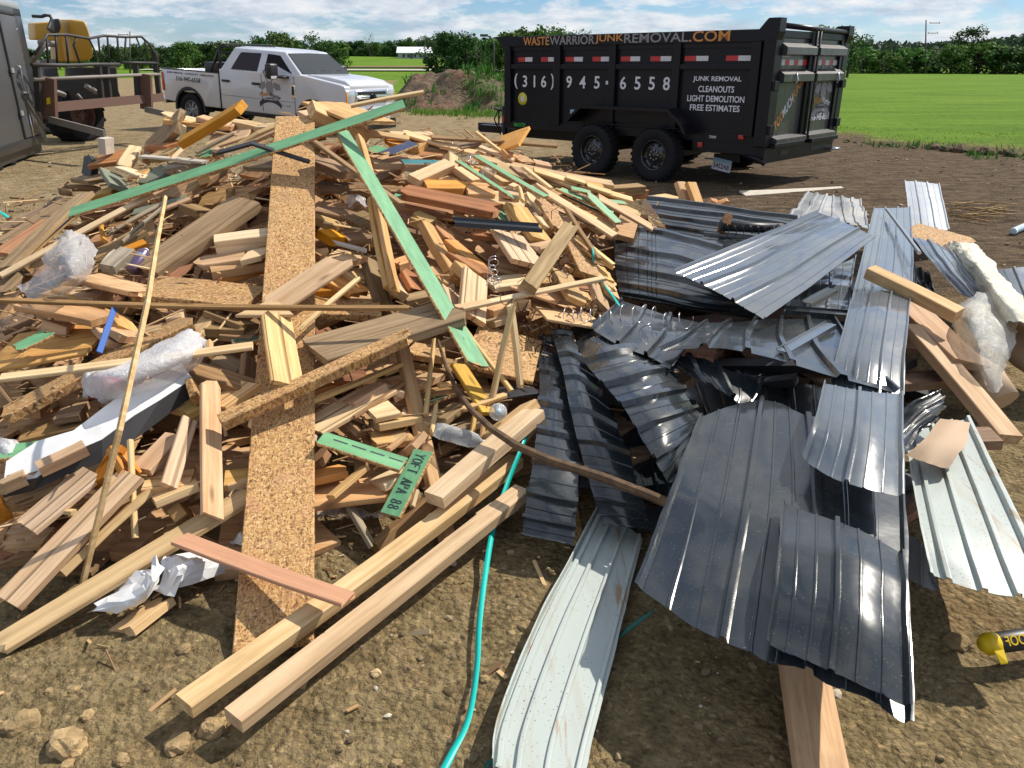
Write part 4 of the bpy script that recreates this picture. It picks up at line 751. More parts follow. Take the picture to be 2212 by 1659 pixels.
def solve(p0,p1,wpx,wm,t,flat=.9):
    a=(p1-p0).normalized(); M_=(p0+p1)/2; v=(CAM-M_).normalized(); u0=UPV.cross(a)
    if u0.length<.05: u0=Vector((1,0,0))
    u0.normalize(); n0=a.cross(u0)
    if n0.z<0: n0=-n0; u0=-u0
    A,B_=pix(p0),pix(p1); ax=Vector((B_.x-A.x,B_.y-A.y)); ax=ax/max(ax.length,1e-6); pp=Vector((-ax.y,ax.x)); best=None
    for ww in (wm,wm*1.25,wm*.8,wm*1.6,wm*.6):
        for d in range(-180,180,4):
            n=n0*math.cos(R(d))+u0*math.sin(R(d)); fv=n.dot(v)
            if fv<.06: continue
            u=n.cross(a); P,Q=pix(M_+u*ww/2),pix(M_-u*ww/2); pw=abs((P.x-Q.x)*pp.x+(P.y-Q.y)*pp.y)
            cost=((pw-wpx)/max(wpx,6))**2*14+flat*(1-n.z)**2+.9*(1-max(0,n.dot(SDIR)))+(0 if ww==wm else .25*abs(math.log(ww/wm)))
            if best is None or cost<best[0]: best=(cost,n,u,ww,pw)
    return a,best[1],best[2],best[3]
def place(p0,p1,wpx,wm,mat,t=.035,name='board',**kw):
    flat=kw.pop('flat',.9); note=kw.pop('note',None); a,n,u,w_=solve(p0,p1,wpx*(.8 if t>=.04 else 1.),wm,t,flat)
    two=mat in TWO; jag=kw.get('jag',(0,0)); L=(p1-p0).length
    me=board_mesh(L,w_,t,jag,kw.get('bow',rb.uniform(-.012,.012)),kw.get('twist',rb.uniform(-.06,.06)),rb,two,kw.get('skew',(0,0)),kw.get('taper',1.))
    c=(p0+p1)/2-n*t/2; M=Matrix((a,n.cross(a),n)).transposed().to_4x4(); M.translation=c
    mats=[MATS['wood_'+mat]]+([MATS['wood_'+TWO[mat]]] if two else [])
    o=link(name,me,mats,None,M); A,B_=pix(p0),pix(p1)
    BOARDS.append(dict(o=o,mat=mat,L=L,w=w_,t=t,c=((A.x+B_.x)/2,(A.y+B_.y)/2),d=(B_.x-A.x,B_.y-A.y),note=note,name=name,wpx=wpx))
    return o
TILE={'D':(0,0,1),'TA':(0,207.4,.25),'TB':(432,207.4,.25),'TC':(864,207.4,.25),'T1':(0,553,.25),'T2':(432,553,.25),'T3':(829.6,553,.25),'TL':(0,898.7,.25),'TM':(432,898.7,.25),'TE':(1279,345.6,.25),'TF':(1659,345.6,.25),'TH':(1659,605,.25),'TO':(0,1244,.25)}
TYP={'stick':(.03,.018),'lath':(.045,.018),'stud':(.089,.045),'board':(.14,.030),'plank':(.19,.032),'beam':(.24,.045),'sheet':(.36,.014),'strip':(.07,.014),'block':(.10,.05)}
cnt=0
def Bd(tl,x0,y0,x1,y1,w,typ,mat,l0=.03,l1=None,**kw):
    """a board on the heap from its two ends; l0, l1 = how far the ends stand off the heap"""
    global cnt; cnt+=1; ox,oy,k=TILE[tl]; f=lambda x,y:(ox+x*k,oy+y*k)
    l1=l0 if l1 is None else l1; d0,d1=kw.pop('d0',None),kw.pop('d1',None)
    a=f(x0,y0); b=f(x1,y1); p0=onD(*a,d0) if d0 else onheap(*a,l0); p1=onD(*b,d1) if d1 else onheap(*b,l1)
    if p0 is None and p1 is None: p0=onD(*a,5.6); p1=onD(*b,5.6)
    elif p0 is None: p0=onD(*a,p1.y+.25)
    elif p1 is None: p1=onD(*b,p0.y+.25)
    if not (d0 or d1):
        for _ in range(12):
            if abs(p0.y-p1.y)<1.75*abs(p0.x-p1.x)+1.0: break
            m_=(p0.y+p1.y)/2
            if p0.y>p1.y: p0=onD(*a,p0.y-.12)
            else: p1=onD(*b,p1.y-.12)
    wm,t=TYP[typ]; wm=kw.pop('wm',wm); t=kw.pop('t',t)
    if 'jag' not in kw and rb.random()<.45: kw['jag']=(rb.choice((0,.008,.02,.04)),rb.choice((0,.008,.02,.04)))
    nm={'stick':'stick','lath':'lath','stud':'stud','board':'board','plank':'plank','beam':'beam','sheet':'plywood_sheet','strip':'strip','block':'block'}[typ]
    if mat=='osb': nm='particleboard_strip'
    return place(p0,p1,w*k,wm,mat,t,kw.pop('name',nm),**kw)
# -- far side and crest
Bd('TB',430,545,760,560,130,'board','weathered',.02); Bd('TB',60,400,440,285,120,'sheet','pinktan',.03,wm=.34,note='broad thin plywood piece lying flat on the far slope of the pile')
Bd('TA',820,550,1090,505,90,'board','redbrown',.02); Bd('TA',740,690,760,520,100,'block','black',.02,.12,wm=.14); Bd('TA',955,500,945,365,100,'block','palegray',.0,.2,wm=.13,t=.05,note='pale gray block standing upright at the back left of the pile')
Bd('TA',920,1440,1010,1330,110,'block','palegray',.03); Bd('TA',1240,480,1530,200,130,'board','weathered',.08,.22,t=.05,note='thick weathered plank poking up at the back left of the pile')
Bd('TA',1060,600,1170,430,130,'board','pale',.1,.14,t=.05); Bd('TA',1560,370,2060,65,44,'stud','orange',.05,.42,wm=.06,t=.05,note='orange stud sticking up in front of the pickup rear door')
Bd('TA',1550,410,1580,255,25,'stick','pale',.1,.2); Bd('TA',1330,405,1520,410,70,'stud','redbrown',.1); Bd('TA',1340,490,1500,470,60,'block','tan',.1); Bd('TA',1490,530,1660,370,35,'lath','pale',.12); Bd('TA',1530,480,1640,375,50,'strip','darkgreen',.1)
Bd('TA',1690,480,2010,315,18,'stick','gray',.14); Bd('TA',1750,500,1850,482,60,'block','green',.1,t=.02); Bd('TA',1840,460,1890,440,45,'block','pale',.12)
Bd('TA',1220,512,1770,560,22,'strip','palegray',.12,wm=.04,name='metal_strip'); Bd('TA',1430,605,1740,555,55,'stud','gray',.08); Bd('TA',960,650,1060,790,120,'board','graygreen',.08); Bd('TA',1240,745,1450,600,80,'board','graygreen',.06); Bd('TA',1180,700,1330,640,60,'stud','darkgreen',.05)
Bd('TA',820,840,1000,790,50,'stud','ochre',.06); Bd('TA',1040,610,1230,680,45,'lath','pale',.13,jag=(.03,.03)); Bd('TA',1120,680,1260,650,40,'lath','fresh',.13); Bd('TA',700,690,880,710,70,'board','brown',.05,skew=(0,.08))
Bd('TB',150,480,460,395,26,'strip','black',.12,.16,wm=.06,note='thin black strip crossing behind the long green board'); Bd('TB',330,410,680,240,34,'lath','pale',.1,.14,bow=.04); Bd('TB',350,425,690,270,30,'lath','fresh',.1,.13); Bd('TB',260,205,520,250,50,'stud','fresh',.03); Bd('TB',0,170,300,250,40,'board','pinktan',.02); Bd('TA',1440,150,1930,255,45,'lath','pale',.06); Bd('TA',1450,190,1980,240,40,'board','pinktan',.02); Bd('TB',530,250,690,245,45,'stud','fresh',.03)
Bd('TB',20,480,110,480,60,'block','green',.1,t=.015); Bd('TB',110,460,160,450,50,'block','pale',.1)
Bd('TB',915,120,1010,170,90,'block','pale',.1,wm=.14,t=.03); Bd('TB',950,190,1180,200,60,'board','pale',.06); Bd('TB',900,330,1060,300,100,'board','redbrown',.0); Bd('TB',950,330,1010,420,60,'stud','brown',.0)
Bd('TB',1050,45,1500,215,125,'sheet','pinktan',.16,.22,wm=.3,t=.02,note='pinkish plywood offcut on the very top of the pile'); Bd('TB',985,75,1460,300,85,'stud','fresh',.30,.06,t=.07,note='thick golden stud crossing the top of the pile toward the pickup bumper')
Bd('D',757,226,915,196,6,'stick','pale',.20,.34,d0=4.9,d1=5.0,note='long pale stick pointing right across the pickup grille'); Bd('TB',1250,270,1810,360,38,'lath','fresh',.1,.08); Bd('TB',1430,330,1900,345,30,'lath','pale',.05); Bd('TC',270,345,1355,420,24,'lath','brown',.10,.14,note='long brown lath reaching past the stained sheet toward the trailer wheel')
Bd('TB',1650,320,2010,320,40,'stud','pinktan',.03); Bd('TC',40,310,700,495,42,'lath','pale',.08,.05,note='long pale lath lying along the right crest of the pile'); Bd('TC',100,420,330,430,90,'stud','weathered',.03); Bd('TC',130,470,420,480,80,'board','redbrown',.02)
Bd('TB',1630,390,1800,380,60,'board','orange',.04); Bd('TB',1830,440,1910,390,80,'block','pinktan',.05)
Bd('TC',830,425,1070,335,120,'sheet','orange',.05,.20,wm=.26,t=.022,note='orange stained sheet tilted up in front of the trailer tongue'); Bd('TC',940,480,1000,530,50,'block','orange',.08); Bd('TC',660,302,960,530,13,'stick','pale',.2,.08); Bd('TC',690,430,985,545,26,'lath','pale',.09); Bd('TC',480,430,650,395,45,'board','brown',.05); Bd('TC',1010,495,1110,570,70,'block','osb',.05,t=.012); Bd('TC',1160,560,1300,590,45,'block','pinktan',.03)
# -- inner heap and middle
Bd('TB',1030,750,1440,770,60,'stud','brown',.0); Bd('TB',1290,790,1760,800,70,'stud','brown',.02); Bd('TB',0,900,260,850,110,'board','brown',-.02); Bd('TB',220,870,420,850,110,'board','pinktan',-.05)
Bd('TA',1300,1590,1850,1190,150,'beam','redbrown',.02); Bd('TA',1230,1490,2120,890,250,'beam','weathered',.08,.14,t=.05,note='broad weathered beam on the left of the tall particleboard strip'); Bd('TA',1850,1560,2260,1440,70,'stud','orange',.02)
Bd('TB',0,1420,380,1370,80,'board','tan',.06); Bd('TB',90,1490,620,1400,70,'stud','tan',.06); Bd('TB',120,1230,640,1165,85,'stud','pale',.12,t=.08,note='square pale stud with its cut end left of the particleboard strip'); Bd('TB',380,1380,590,1330,60,'board','pale',.1,skew=(.04,.05))
Bd('TA',1150,1000,1600,880,45,'lath','graygreen',.05); Bd('TA',930,1180,1440,900,30,'stick','gray',.05); Bd('TA',1080,1220,1430,930,18,'stick','gray',.08); Bd('TA',880,1090,910,1240,28,'stick','orange',.1); Bd('TA',1340,890,1450,790,60,'board','osb',.05); Bd('TA',1620,930,1780,990,70,'stud','brown',.03); Bd('TA',1430,960,1610,890,26,'stick','fresh',.06); Bd('TA',1440,860,1690,700,140,'sheet','weathered',.05,wm=.3); Bd('TA',1690,690,1790,655,45,'block','fresh',.1); Bd('TA',1500,890,1920,620,60,'board','brown',.04)
Bd('TA',780,1380,1220,1150,70,'board','brown',.03); Bd('TA',1000,1350,1250,1250,60,'stud','orange',.05); Bd('TA',920,1460,1100,1310,130,'board','gray',.08,t=.05); Bd('TA',780,1240,940,1200,60,'board','redbrown',.03)
Bd('TA',0,1270,560,910,90,'board','brown',.04); Bd('TA',0,1350,430,1070,90,'board','redbrown',.08); Bd('TA',0,1140,540,880,60,'board','brown',.01); Bd('TA',130,1430,620,1010,85,'plank','blue',.10,t=.012,note='dark blue panel beside the clear plastic bag'); Bd('TA',20,1480,730,835,85,'plank','weathered',.13,note='long brown plank running up the left edge of the pile'); Bd('TA',30,1590,230,1500,130,'board','brown',.02); Bd('TA',230,1500,410,1410,110,'board','brown',.06)
Bd('T1',0,300,170,130,110,'board','brown',.05); Bd('T1',290,165,420,80,80,'stud','brown',.06); Bd('T1',0,600,280,480,100,'board','brown',-.02); Bd('T1',440,290,900,330,90,'board','pinktan',.03); Bd('T1',600,290,1000,440,100,'board','tan',.0)
Bd('T1',745,165,1260,290,100,'board','tan',.10,t=.025); Bd('T1',235,390,905,525,110,'board','pinktan',.12,t=.03,note='flat pinkish board beside the clear plastic bag'); Bd('T1',500,560,620,600,70,'block','tan',.05,skew=(.04,-.04))
Bd('T1',0,830,880,680,250,'sheet','orange',.03,.05,wm=.36,note='broad orange plywood sheet on the left of the pile'); Bd('T1',140,790,420,655,80,'strip','green',.13,wm=.09,note='short green offcut on the orange plywood sheet'); Bd('T1',860,830,990,450,55,'strip','brightblue',.16,.2,wm=.04,t=.006,note='bright blue strip hanging over the orange plywood sheet')
Bd('T1',1010,490,1130,640,110,'board','tan',.06); Bd('T1',940,640,1080,770,120,'board','fresh',.05); Bd('T1',1030,620,1170,700,110,'board','tan',.08); Bd('T1',1200,650,1420,600,60,'stud','tan',.05); Bd('T1',1680,660,1850,450,90,'board','tan',.02); Bd('T1',1450,520,1580,490,60,'block','pale',.05); Bd('T1',1790,600,2120,610,70,'stud','weathered',.03); Bd('T1',1850,470,2160,590,70,'board','brown',.02); Bd('T1',1940,650,2212,670,70,'board','brown',.0); Bd('T1',2000,730,2250,700,40,'strip','darkgreen',.02)
Bd('T1',1260,250,2212,350,200,'plank','osb',.08,note='wide particleboard piece lying across below the weathered beam'); Bd('T1',20,1350,1650,530,110,'board','osb',.06,.08,t=.04,note='long diagonal particleboard strip behind the white plastic bag')
Bd('T2',900,420,1560,440,150,'plank','osb',.05,note='particleboard piece right of the tall particleboard strip')
Bd('T1',500,1350,720,1310,110,'board','brown',.02); Bd('T1',180,1540,720,1400,120,'board','brown',-.02); Bd('T1',1640,940,2180,1120,120,'board','weathered',.08); Bd('T1',1900,870,2160,1000,120,'board','brown',.0); Bd('T1',2180,880,2160,1100,120,'board','brown',.02)
Bd('T2',1160,180,1390,300,120,'board','orange',.05); Bd('T2',1310,100,1440,200,120,'board','tan',.03); Bd('T2',1480,20,1600,400,120,'board','weathered',.03); Bd('T2',1700,230,1760,310,50,'stud','fresh',.1); Bd('T2',1810,130,1900,280,110,'board','redbrown',.02); Bd('T2',1760,360,2000,310,80,'stud','weathered',.02); Bd('T2',960,280,1250,260,60,'stud','orange',.05)
Bd('TB',960,1000,1230,1120,60,'stud','tan',.05); Bd('TB',1010,960,1330,1030,70,'board','brown',.04); Bd('TB',1310,1080,1480,1020,110,'board','weathered',.06); Bd('TB',1240,1200,1450,1180,100,'board','weathered',.05); Bd('TB',1080,1150,1200,1220,80,'block','orange',.08); Bd('TB',1160,1250,1440,1325,14,'stick','palegray',.14); Bd('TB',1010,1350,1090,1340,80,'block','pinktan',.08); Bd('TB',1160,1400,1340,1420,110,'board','fresh',.1,skew=(.05,.06)); Bd('TB',1480,1230,1530,1190,60,'block','pale',.05); Bd('TB',1700,1430,1800,1400,80,'block','orange',.03)
Bd('TB',1650,900,2190,985,110,'stud','redbrown',.03); Bd('TB',1680,855,2190,945,35,'strip','green',.09,wm=.06); Bd('TB',1890,1030,2000,1080,120,'block','ochre',.06); Bd('TB',1740,1000,1900,1060,110,'board','redbrown',.0)
# -- right slope
Bd('TC',30,1000,280,1010,110,'board','redbrown',.0); Bd('TC',240,1090,520,1560,80,'stud','tan',.08,t=.05); Bd('TC',340,1110,440,1230,70,'stud','orange',.03); Bd('TC',440,1240,780,1530,80,'stud','orange',.06); Bd('TC',520,1370,760,1530,80,'board','redbrown',.08); Bd('TC',530,1440,620,1530,60,'block','pinktan',.12); Bd('TC',850,1440,1030,1480,150,'board','brown',.02); Bd('TC',230,1480,460,1590,90,'board','tan',.05)
Bd('TC',490,1020,600,1080,50,'lath','pale',.06); Bd('TC',640,1020,750,1060,60,'lath','pale',.05); Bd('TC',790,1020,820,1070,40,'strip','green',.06); Bd('TC',855,970,900,1075,70,'strip','green',.06,wm=.08); Bd('TC',780,1150,860,1170,30,'strip','green',.06); Bd('TC',650,1170,840,1190,60,'board','redbrown',.02)
Bd('TC',120,700,430,565,110,'stud','pale',.12,t=.05,note='pale stud leaning left of the upright stud end on the right crest'); Bd('TC',465,500,470,670,95,'stud','pale',.10,.05,t=.08,note='short pale stud standing on end on the right crest'); Bd('TC',520,610,680,720,100,'stud','pale',.10,t=.04); Bd('TC',600,620,690,650,60,'board','fresh',.06); Bd('TC',220,755,575,760,95,'stud','orange',.10,t=.06); Bd('TC',300,690,440,690,60,'block','tan',.06); Bd('TC',580,790,780,800,100,'board','fresh',.1); Bd('TC',610,850,1050,900,110,'plank','fresh',.08,wm=.15); Bd('TC',870,810,1010,820,60,'board','fresh',.09); Bd('TC',440,830,620,850,50,'board','pale',.04)
Bd('TC',30,800,835,965,120,'board','stain',.14,t=.04,note='glossy red-brown stained board on the right half of the pile'); Bd('TC',760,620,940,740,85,'stud','pinktan',.06); Bd('TC',840,590,1080,690,80,'stud','tan',.10); Bd('TC',950,760,1000,780,60,'block','pale',.08)
Bd('TC',500,555,1010,890,24,'strip','green',.16,wm=.05); Bd('TC',660,512,1265,865,30,'strip','green',.15,wm=.06,note='narrow green strip running down the right crest of the pile'); Bd('TC',1390,800,1840,990,34,'strip','green',.10,wm=.06); Bd('TC',1400,840,1850,1050,26,'strip','darkgreen',.06,wm=.06); Bd('TC',1640,850,1890,1090,50,'strip','green',.13,wm=.07); Bd('TC',1480,790,1650,830,30,'strip','green',.12,wm=.05); Bd('TC',1760,900,1950,920,30,'strip','green',.08,wm=.05)
Bd('TC',690,525,1840,750,52,'stud','pinktan',.10,.10,t=.04,note='longest straight stud pointing down right toward the trailer wheel'); Bd('TC',1090,620,1310,790,22,'stick','pale',.14); Bd('TC',1130,630,1500,770,40,'lath','tan',.08); Bd('TC',1160,630,2010,890,40,'lath','pale',.12,.1); Bd('TC',1200,720,1500,770,40,'lath','brown',.06); Bd('TC',1160,760,1860,1200,52,'lath','fresh',.10,.12,wm=.07); Bd('TC',1120,780,1700,1060,32,'lath','fresh',.08); Bd('TC',1260,850,1860,1140,32,'lath','tan',.09); Bd('TC',1440,1000,1860,1170,28,'lath','brown',.06); Bd('TC',1720,870,2180,1130,48,'lath','fresh',.13,.1,wm=.07); Bd('TC',1550,730,1750,770,30,'lath','orange',.1); Bd('TC',1620,760,1830,830,36,'lath','fresh',.11); Bd('TC',1440,690,1600,740,30,'lath','pale',.12); Bd('TC',1860,920,2060,1010,40,'lath','tan',.08)
Bd('TC',1720,785,2090,765,45,'stud','brown',.05,t=.06); Bd('TC',1830,825,2110,800,45,'stud','redbrown',.03,t=.06); Bd('TC',1010,610,1110,700,70,'block','brown',.1)
Bd('TC',1050,750,1190,860,60,'stud','tan',.06); Bd('TC',1120,830,1290,990,100,'board','pale',.07); Bd('TC',1110,850,1130,930,50,'block','pale',.08); Bd('TC',1010,940,1240,1240,150,'plank','tan',.10,wm=.16,t=.04); Bd('TC',1150,950,1260,1060,90,'board','brown',.05); Bd('TC',1240,890,1400,1150,100,'plank','osb',.08,wm=.12); Bd('TC',1040,780,1070,900,20,'stick','pale',.2); Bd('TC',1240,1060,1310,1130,80,'block','pale',.06)
Bd('TC',945,1180,1120,1440,200,'plank','siding',.12,wm=.22,t=.03,note='wide tan grooved siding piece below the dark flashing'); Bd('TC',1060,1170,1280,1280,70,'board','tan',.06); Bd('TC',1160,1290,1310,1250,90,'board','pinktan',.1); Bd('TC',1440,960,1730,1400,26,'lath','brown',.20,.14); Bd('TC',1540,1200,1850,1450,22,'lath','pale',.14); Bd('TC',1620,1340,1850,1470,26,'lath','fresh',.12); Bd('TC',1510,1230,1650,1540,150,'plank','osb',.10,wm=.14,note='particleboard offcut at the right foot of the pile beside the dark roof panel'); Bd('TC',1460,1310,1540,1330,60,'block','tan',.05)
Bd('TC',1420,1420,1500,1340,60,'board','tan',.04); Bd('TC',1700,1460,1790,1580,80,'board','fresh',.06); Bd('TC',1780,1560,1850,1640,60,'board','pinktan',.04)
Bd('TC',1130,1625,1480,1115,185,'board','weathered',.22,.26,t=.045,note='weathered stud with a dark streak leaning across the right slope')
# -- middle right, in front
Bd('T3',700,1080,900,1100,120,'board','brown',-.05)
Bd('T3',1290,160,1560,200,120,'plank','osb',.02); Bd('T3',1150,200,1540,340,150,'sheet','pinktan',.03,wm=.3); Bd('T3',1300,420,1800,500,200,'sheet','pinktan',.0,wm=.45,note='pinkish plywood sheet under the loose steel coils'); Bd('T3',1540,130,1680,380,110,'board','ochre',.1); Bd('T3',1700,300,1770,380,90,'block','fresh',.06); Bd('T3',1840,200,1900,430,90,'board','tan',.03); Bd('T3',1900,110,1990,340,70,'board','fresh',.04); Bd('T3',1570,60,1800,150,50,'board','tan',.04)
Bd('T3',910,230,1240,190,90,'board','pale',.05); Bd('T3',580,290,660,460,90,'board','pale',.06); Bd('T3',900,460,1220,370,60,'stud','pinktan',.03); Bd('T3',870,560,1030,510,60,'board','tan',.02); Bd('T3',480,240,590,230,40,'stud','fresh',.05); Bd('T3',370,110,580,200,90,'board','pinktan',.06)
Bd('T3',800,155,775,520,220,'plank','siding',.14,.12,wm=.15,t=.03,note='short pale grooved plank standing in front of the steel coils')
Bd('T3',660,440,1900,180,30,'lath','pale',.16,.18,note='thin pale lath running right toward the dark roof panels'); Bd('T3',620,430,900,380,34,'lath','pale',.16)
Bd('T3',760,740,1330,900,380,'sheet','osb',.05,.03,wm=.42,t=.02,note='large particleboard sheet at the right foot of the pile'); Bd('T3',230,790,530,830,110,'board','osb',.02)
Bd('T3',100,1180,640,1100,80,'board','brown',.03); Bd('T3',0,1200,440,1010,90,'board','tan',.04); Bd('T3',240,860,660,960,110,'board','brown',-.02); Bd('T3',330,1280,640,1170,30,'strip','darkgreen',.04,wm=.05); Bd('T3',430,1430,650,1270,90,'board','weathered',.05); Bd('T3',640,1180,1060,1200,150,'board','brown',.0); Bd('T3',200,1330,440,1420,90,'board','pale',.04); Bd('T3',470,1105,610,1080,18,'stick','fresh',.12); Bd('T3',0,1000,180,930,30,'stick','fresh',.1)
Bd('T3',0,1560,170,1520,120,'board','tan',.05); Bd('T3',560,1480,800,1400,90,'board','weathered',.03); Bd('T3',990,1180,1300,1140,100,'strip','black',.06,wm=.12,name='rubber_strip',note='black rubber strip behind the bottle cap')
Bd('T3',1060,1430,1300,1240,50,'stud','pale',.10); Bd('T3',1080,1640,1290,1380,110,'board','pale',.08); Bd('T3',780,1480,800,1360,30,'stick','ochre',.1); Bd('T3',860,1560,880,1420,26,'stick','fresh',.1); Bd('T3',870,1540,1240,1260,50,'stud','fresh',.12)
# -- crest crossing pieces
Bd('TB',940,500,1300,650,100,'board','weathered',.10,t=.045); Bd('TB',940,345,1750,925,30,'lath','brown',.24,.22,note='thin dark lath crossing under the diagonal green board'); Bd('TB',450,400,950,560,24,'strip','black',d0=4.40,d1=4.42,wm=.045,note='black strip lying over the long green board near the particleboard strip')
Bd('TB',1500,475,1580,440,80,'block','green',.1,t=.015,wm=.1); Bd('TB',1620,490,1850,400,65,'strip','navy',.12,wm=.09,note='dark navy offcut on the crest right of the diagonal green board'); Bd('TB',1490,563,1770,565,42,'stud','tan',.06,t=.04); Bd('TB',1750,565,2090,570,48,'stud','teal',.08,t=.04,note='teal painted stud on the right crest'); Bd('TB',1500,530,1900,520,40,'board','tan',.03)
Bd('TB',1395,345,1700,1659,44,'lath','fresh',.24,.16,wm=.05,t=.03,note='long pale batten behind the diagonal green board'); Bd('TB',1490,880,1640,1640,40,'lath','fresh',.16,wm=.045,t=.03); Bd('T2',1650,100,1740,300,50,'board','fresh',.06)
Bd('D',152,457,640,322,19,'strip','green',.14,d0=5.0,d1=4.95,wm=.10) if False else None
Bd('D',150,458,873,223,19,'strip','green',d0=4.25,d1=4.56,wm=.09,t=.014,note='longest green-faced board, running up across the pile to the pickup bumper',flat=.2)
Bd('D',735,276,1034,785,31,'board','green',d0=4.62,d1=2.98,wm=.09,t=.014,jag=(0,.02),note='long green-faced board running diagonally down the middle of the pile')
# -- front and centre
Bd('D',637,251,590,1398,105,'plank','osb',d0=5.05,d1=onz(590,1398,.02).y,wm=.185,t=.02,bow=-.008,twist=.02,note='tall upright particleboard strip in the middle of the pile',flat=60.)
Bd('T2',560,460,1190,45,190,'plank','fresh',d0=3.27,d1=3.56,wm=.15,t=.018,skew=(.05,-.03),note='mitred pale siding board above the thin dark lath'); Bd('T2',440,450,740,445,120,'board','fresh',d0=3.23,d1=3.23,skew=(.05,-.05),wm=.10,t=.015); Bd('T2',665,500,765,1100,270,'plank','siding',d0=3.17,d1=2.76,wm=.13,t=.02,note='pale grooved siding plank over the particleboard strip')
Bd('T2',870,612,1370,180,36,'stick','pale',d0=3.12,d1=3.5,wm=.022,jag=(.03,.03))
Bd('T2',985,800,2185,450,280,'beam','weathered',.22,.30,t=.04,note='wide gray-brown weathered plank at the centre of the pile')
Bd('T1',0,365,2212,395,26,'lath','brown',.26,.26,wm=.03,name='lath') if False else None
Bd('D',0,645,872,662,8,'lath','brown',d0=3.3,d1=3.08,wm=.018,t=.015,note='long thin dark lath stretching across from the left edge')
Bd('T2',950,1480,1600,1120,180,'plank','siding',.08,wm=.15,t=.02,note='pale grooved siding board right of the particleboard strip'); Bd('T2',1460,1335,1670,1290,140,'board','pale',.1,t=.025); Bd('T2',1320,1370,1760,1080,22,'lath','brown',.1); Bd('T2',1240,1260,1520,1100,80,'board','pinktan',.07); Bd('T2',1500,1570,1820,1530,110,'board','tan',.05); Bd('T2',1500,1430,1860,1360,70,'board','tan',.06); Bd('T2',1690,1120,1820,1160,60,'board','fresh',.06); Bd('T2',960,1235,1730,920,24,'lath','fresh',.12); Bd('T2',1000,1600,1010,1550,20,'stick','palegray',.1); Bd('T2',1330,1420,1480,1540,70,'board','brown',.0)
Bd('T2',165,1400,1770,665,110,'board','osb',d0=2.60,d1=3.02,t=.045,wm=.062,jag=(0,.03),note='long particleboard strip lying across the grooved siding plank')
Bd('T2',130,1290,420,1090,130,'board','siding',.10); Bd('TL',1830,-290,1850,840,170,'board','fresh',.16,.10,wm=.105,t=.02,note='pale knotty board propped nearly upright left of the particleboard strip'); Bd('TL',1650,20,1470,600,140,'board','siding',.12,.10,wm=.1,t=.02,note='pale tongued board leaning beside the knotty upright board')
Bd('T1',1700,1100,1750,1250,60,'board','osb',.1); Bd('T1',1560,1330,1780,1230,90,'board','ochre',.06)
Bd('D',872,744,984,1208,27,'stud','pinktan',d0=3.25,d1=2.35,wm=.05,t=.035,note='slanting pinkish stud standing from the centre down to the dirt'); 
Bd('TM',880,560,940,690,30,'stick','fresh',.02) if False else None
Bd('T3',1100,440,905,1310,40,'stick','pale',.42,.06,wm=.025,t=.02,note='left one of the two pale stakes meeting at the steel coils'); Bd('T3',1110,425,1195,1140,38,'stick','pale',.42,.05,wm=.024,t=.02,note='right one of the two pale stakes meeting at the steel coils'); Bd('T3',595,470,1110,1155,28,'stick','fresh',.2,.10,wm=.022,t=.018,note='pale stake slanting down right from the end of the weathered plank')
Bd('T3',445,750,375,1370,22,'stick','tan',.14,.1); Bd('T3',460,1290,420,1520,34,'stick','pale',.1,jag=(.03,.03)); Bd('T3',650,930,915,1350,110,'board','ochre',.10,.08,wm=.085,t=.02,note='yellowish board dropping toward the bottle cap')
# -- front edge
Bd('TL',110,720,570,550,110,'board','brown',.02); Bd('TL',560,570,900,400,120,'board','pale',.02); Bd('TL',215,950,780,470,190,'plank','siding',.05,.08,wm=.15,t=.02,note='pale grooved board with its square end on the dirt at the lower left')
Bd('TL',450,1330,1210,640,90,'board','tan',.01,.03); Bd('TL',60,1600,1130,490,215,'plank','siding',.05,.12,wm=.15,t=.02,note='long pale grooved siding plank cut off by the lower left edge'); Bd('TL',830,560,980,280,80,'board','stain',.10); Bd('TL',1040,280,1130,430,120,'board','orange',.10)
Bd('TL',1210,450,1500,150,130,'board','fresh',.06); Bd('TL',1250,560,1660,520,130,'board','siding',.04); Bd('TL',1310,700,1680,560,70,'board','pale',.06); Bd('TL',1600,780,1670,880,60,'block','brown',.0); Bd('TL',1140,200,1185,1050,42,'stick','pale',.16,.0,wm=.025,note='thin pale stake standing in the dirt at the lower left')
Bd('TL',40,730,80,820,40,'block','orange',.0); Bd('TL',540,800,640,810,22,'stick','fresh',.06)
Bd('TL',310,420,720,230,80,'stud','tan',.16,wm=.05); Bd('TL',0,560,200,480,65,'stud','tan',.14,wm=.05); Bd('TL',0,310,320,270,125,'board','green',.10,t=.02,wm=.11,jag=(.0,.03),note='green-faced offcut with a torn end at the left edge')
Bd('TL',1940,530,2180,500,120,'board','tan',.04); Bd('TM',225,540,490,480,110,'board','tan',.03); Bd('TM',950,690,1600,600,190,'plank','pinktan',.05,wm=.18,t=.025); Bd('TM',955,510,1260,440,80,'board','orange',.06); Bd('TM',960,420,1040,310,80,'board','redbrown',.04)
Bd('TM',1500,180,1740,160,110,'board','fresh',.05); Bd('TM',1620,275,1775,150,28,'stick','fresh',.14); Bd('TM',1520,570,1830,440,90,'board','pale',.08); Bd('TM',1750,300,1850,180,60,'board','tan',.06); Bd('TM',1120,685,1420,430,42,'lath','tan',.14)
Bd('TM',1310,770,1505,1110,42,'lath','gray',.04,note='small gray lath on the bare dirt by the crumpled plastic sheet'); Bd('TM',975,930,960,1190,55,'board','fresh',.03); Bd('TM',1890,640,1850,780,30,'stick','pale',.08); Bd('TM',1480,1100,1960,700,60,'stud','brown',.03,.06)
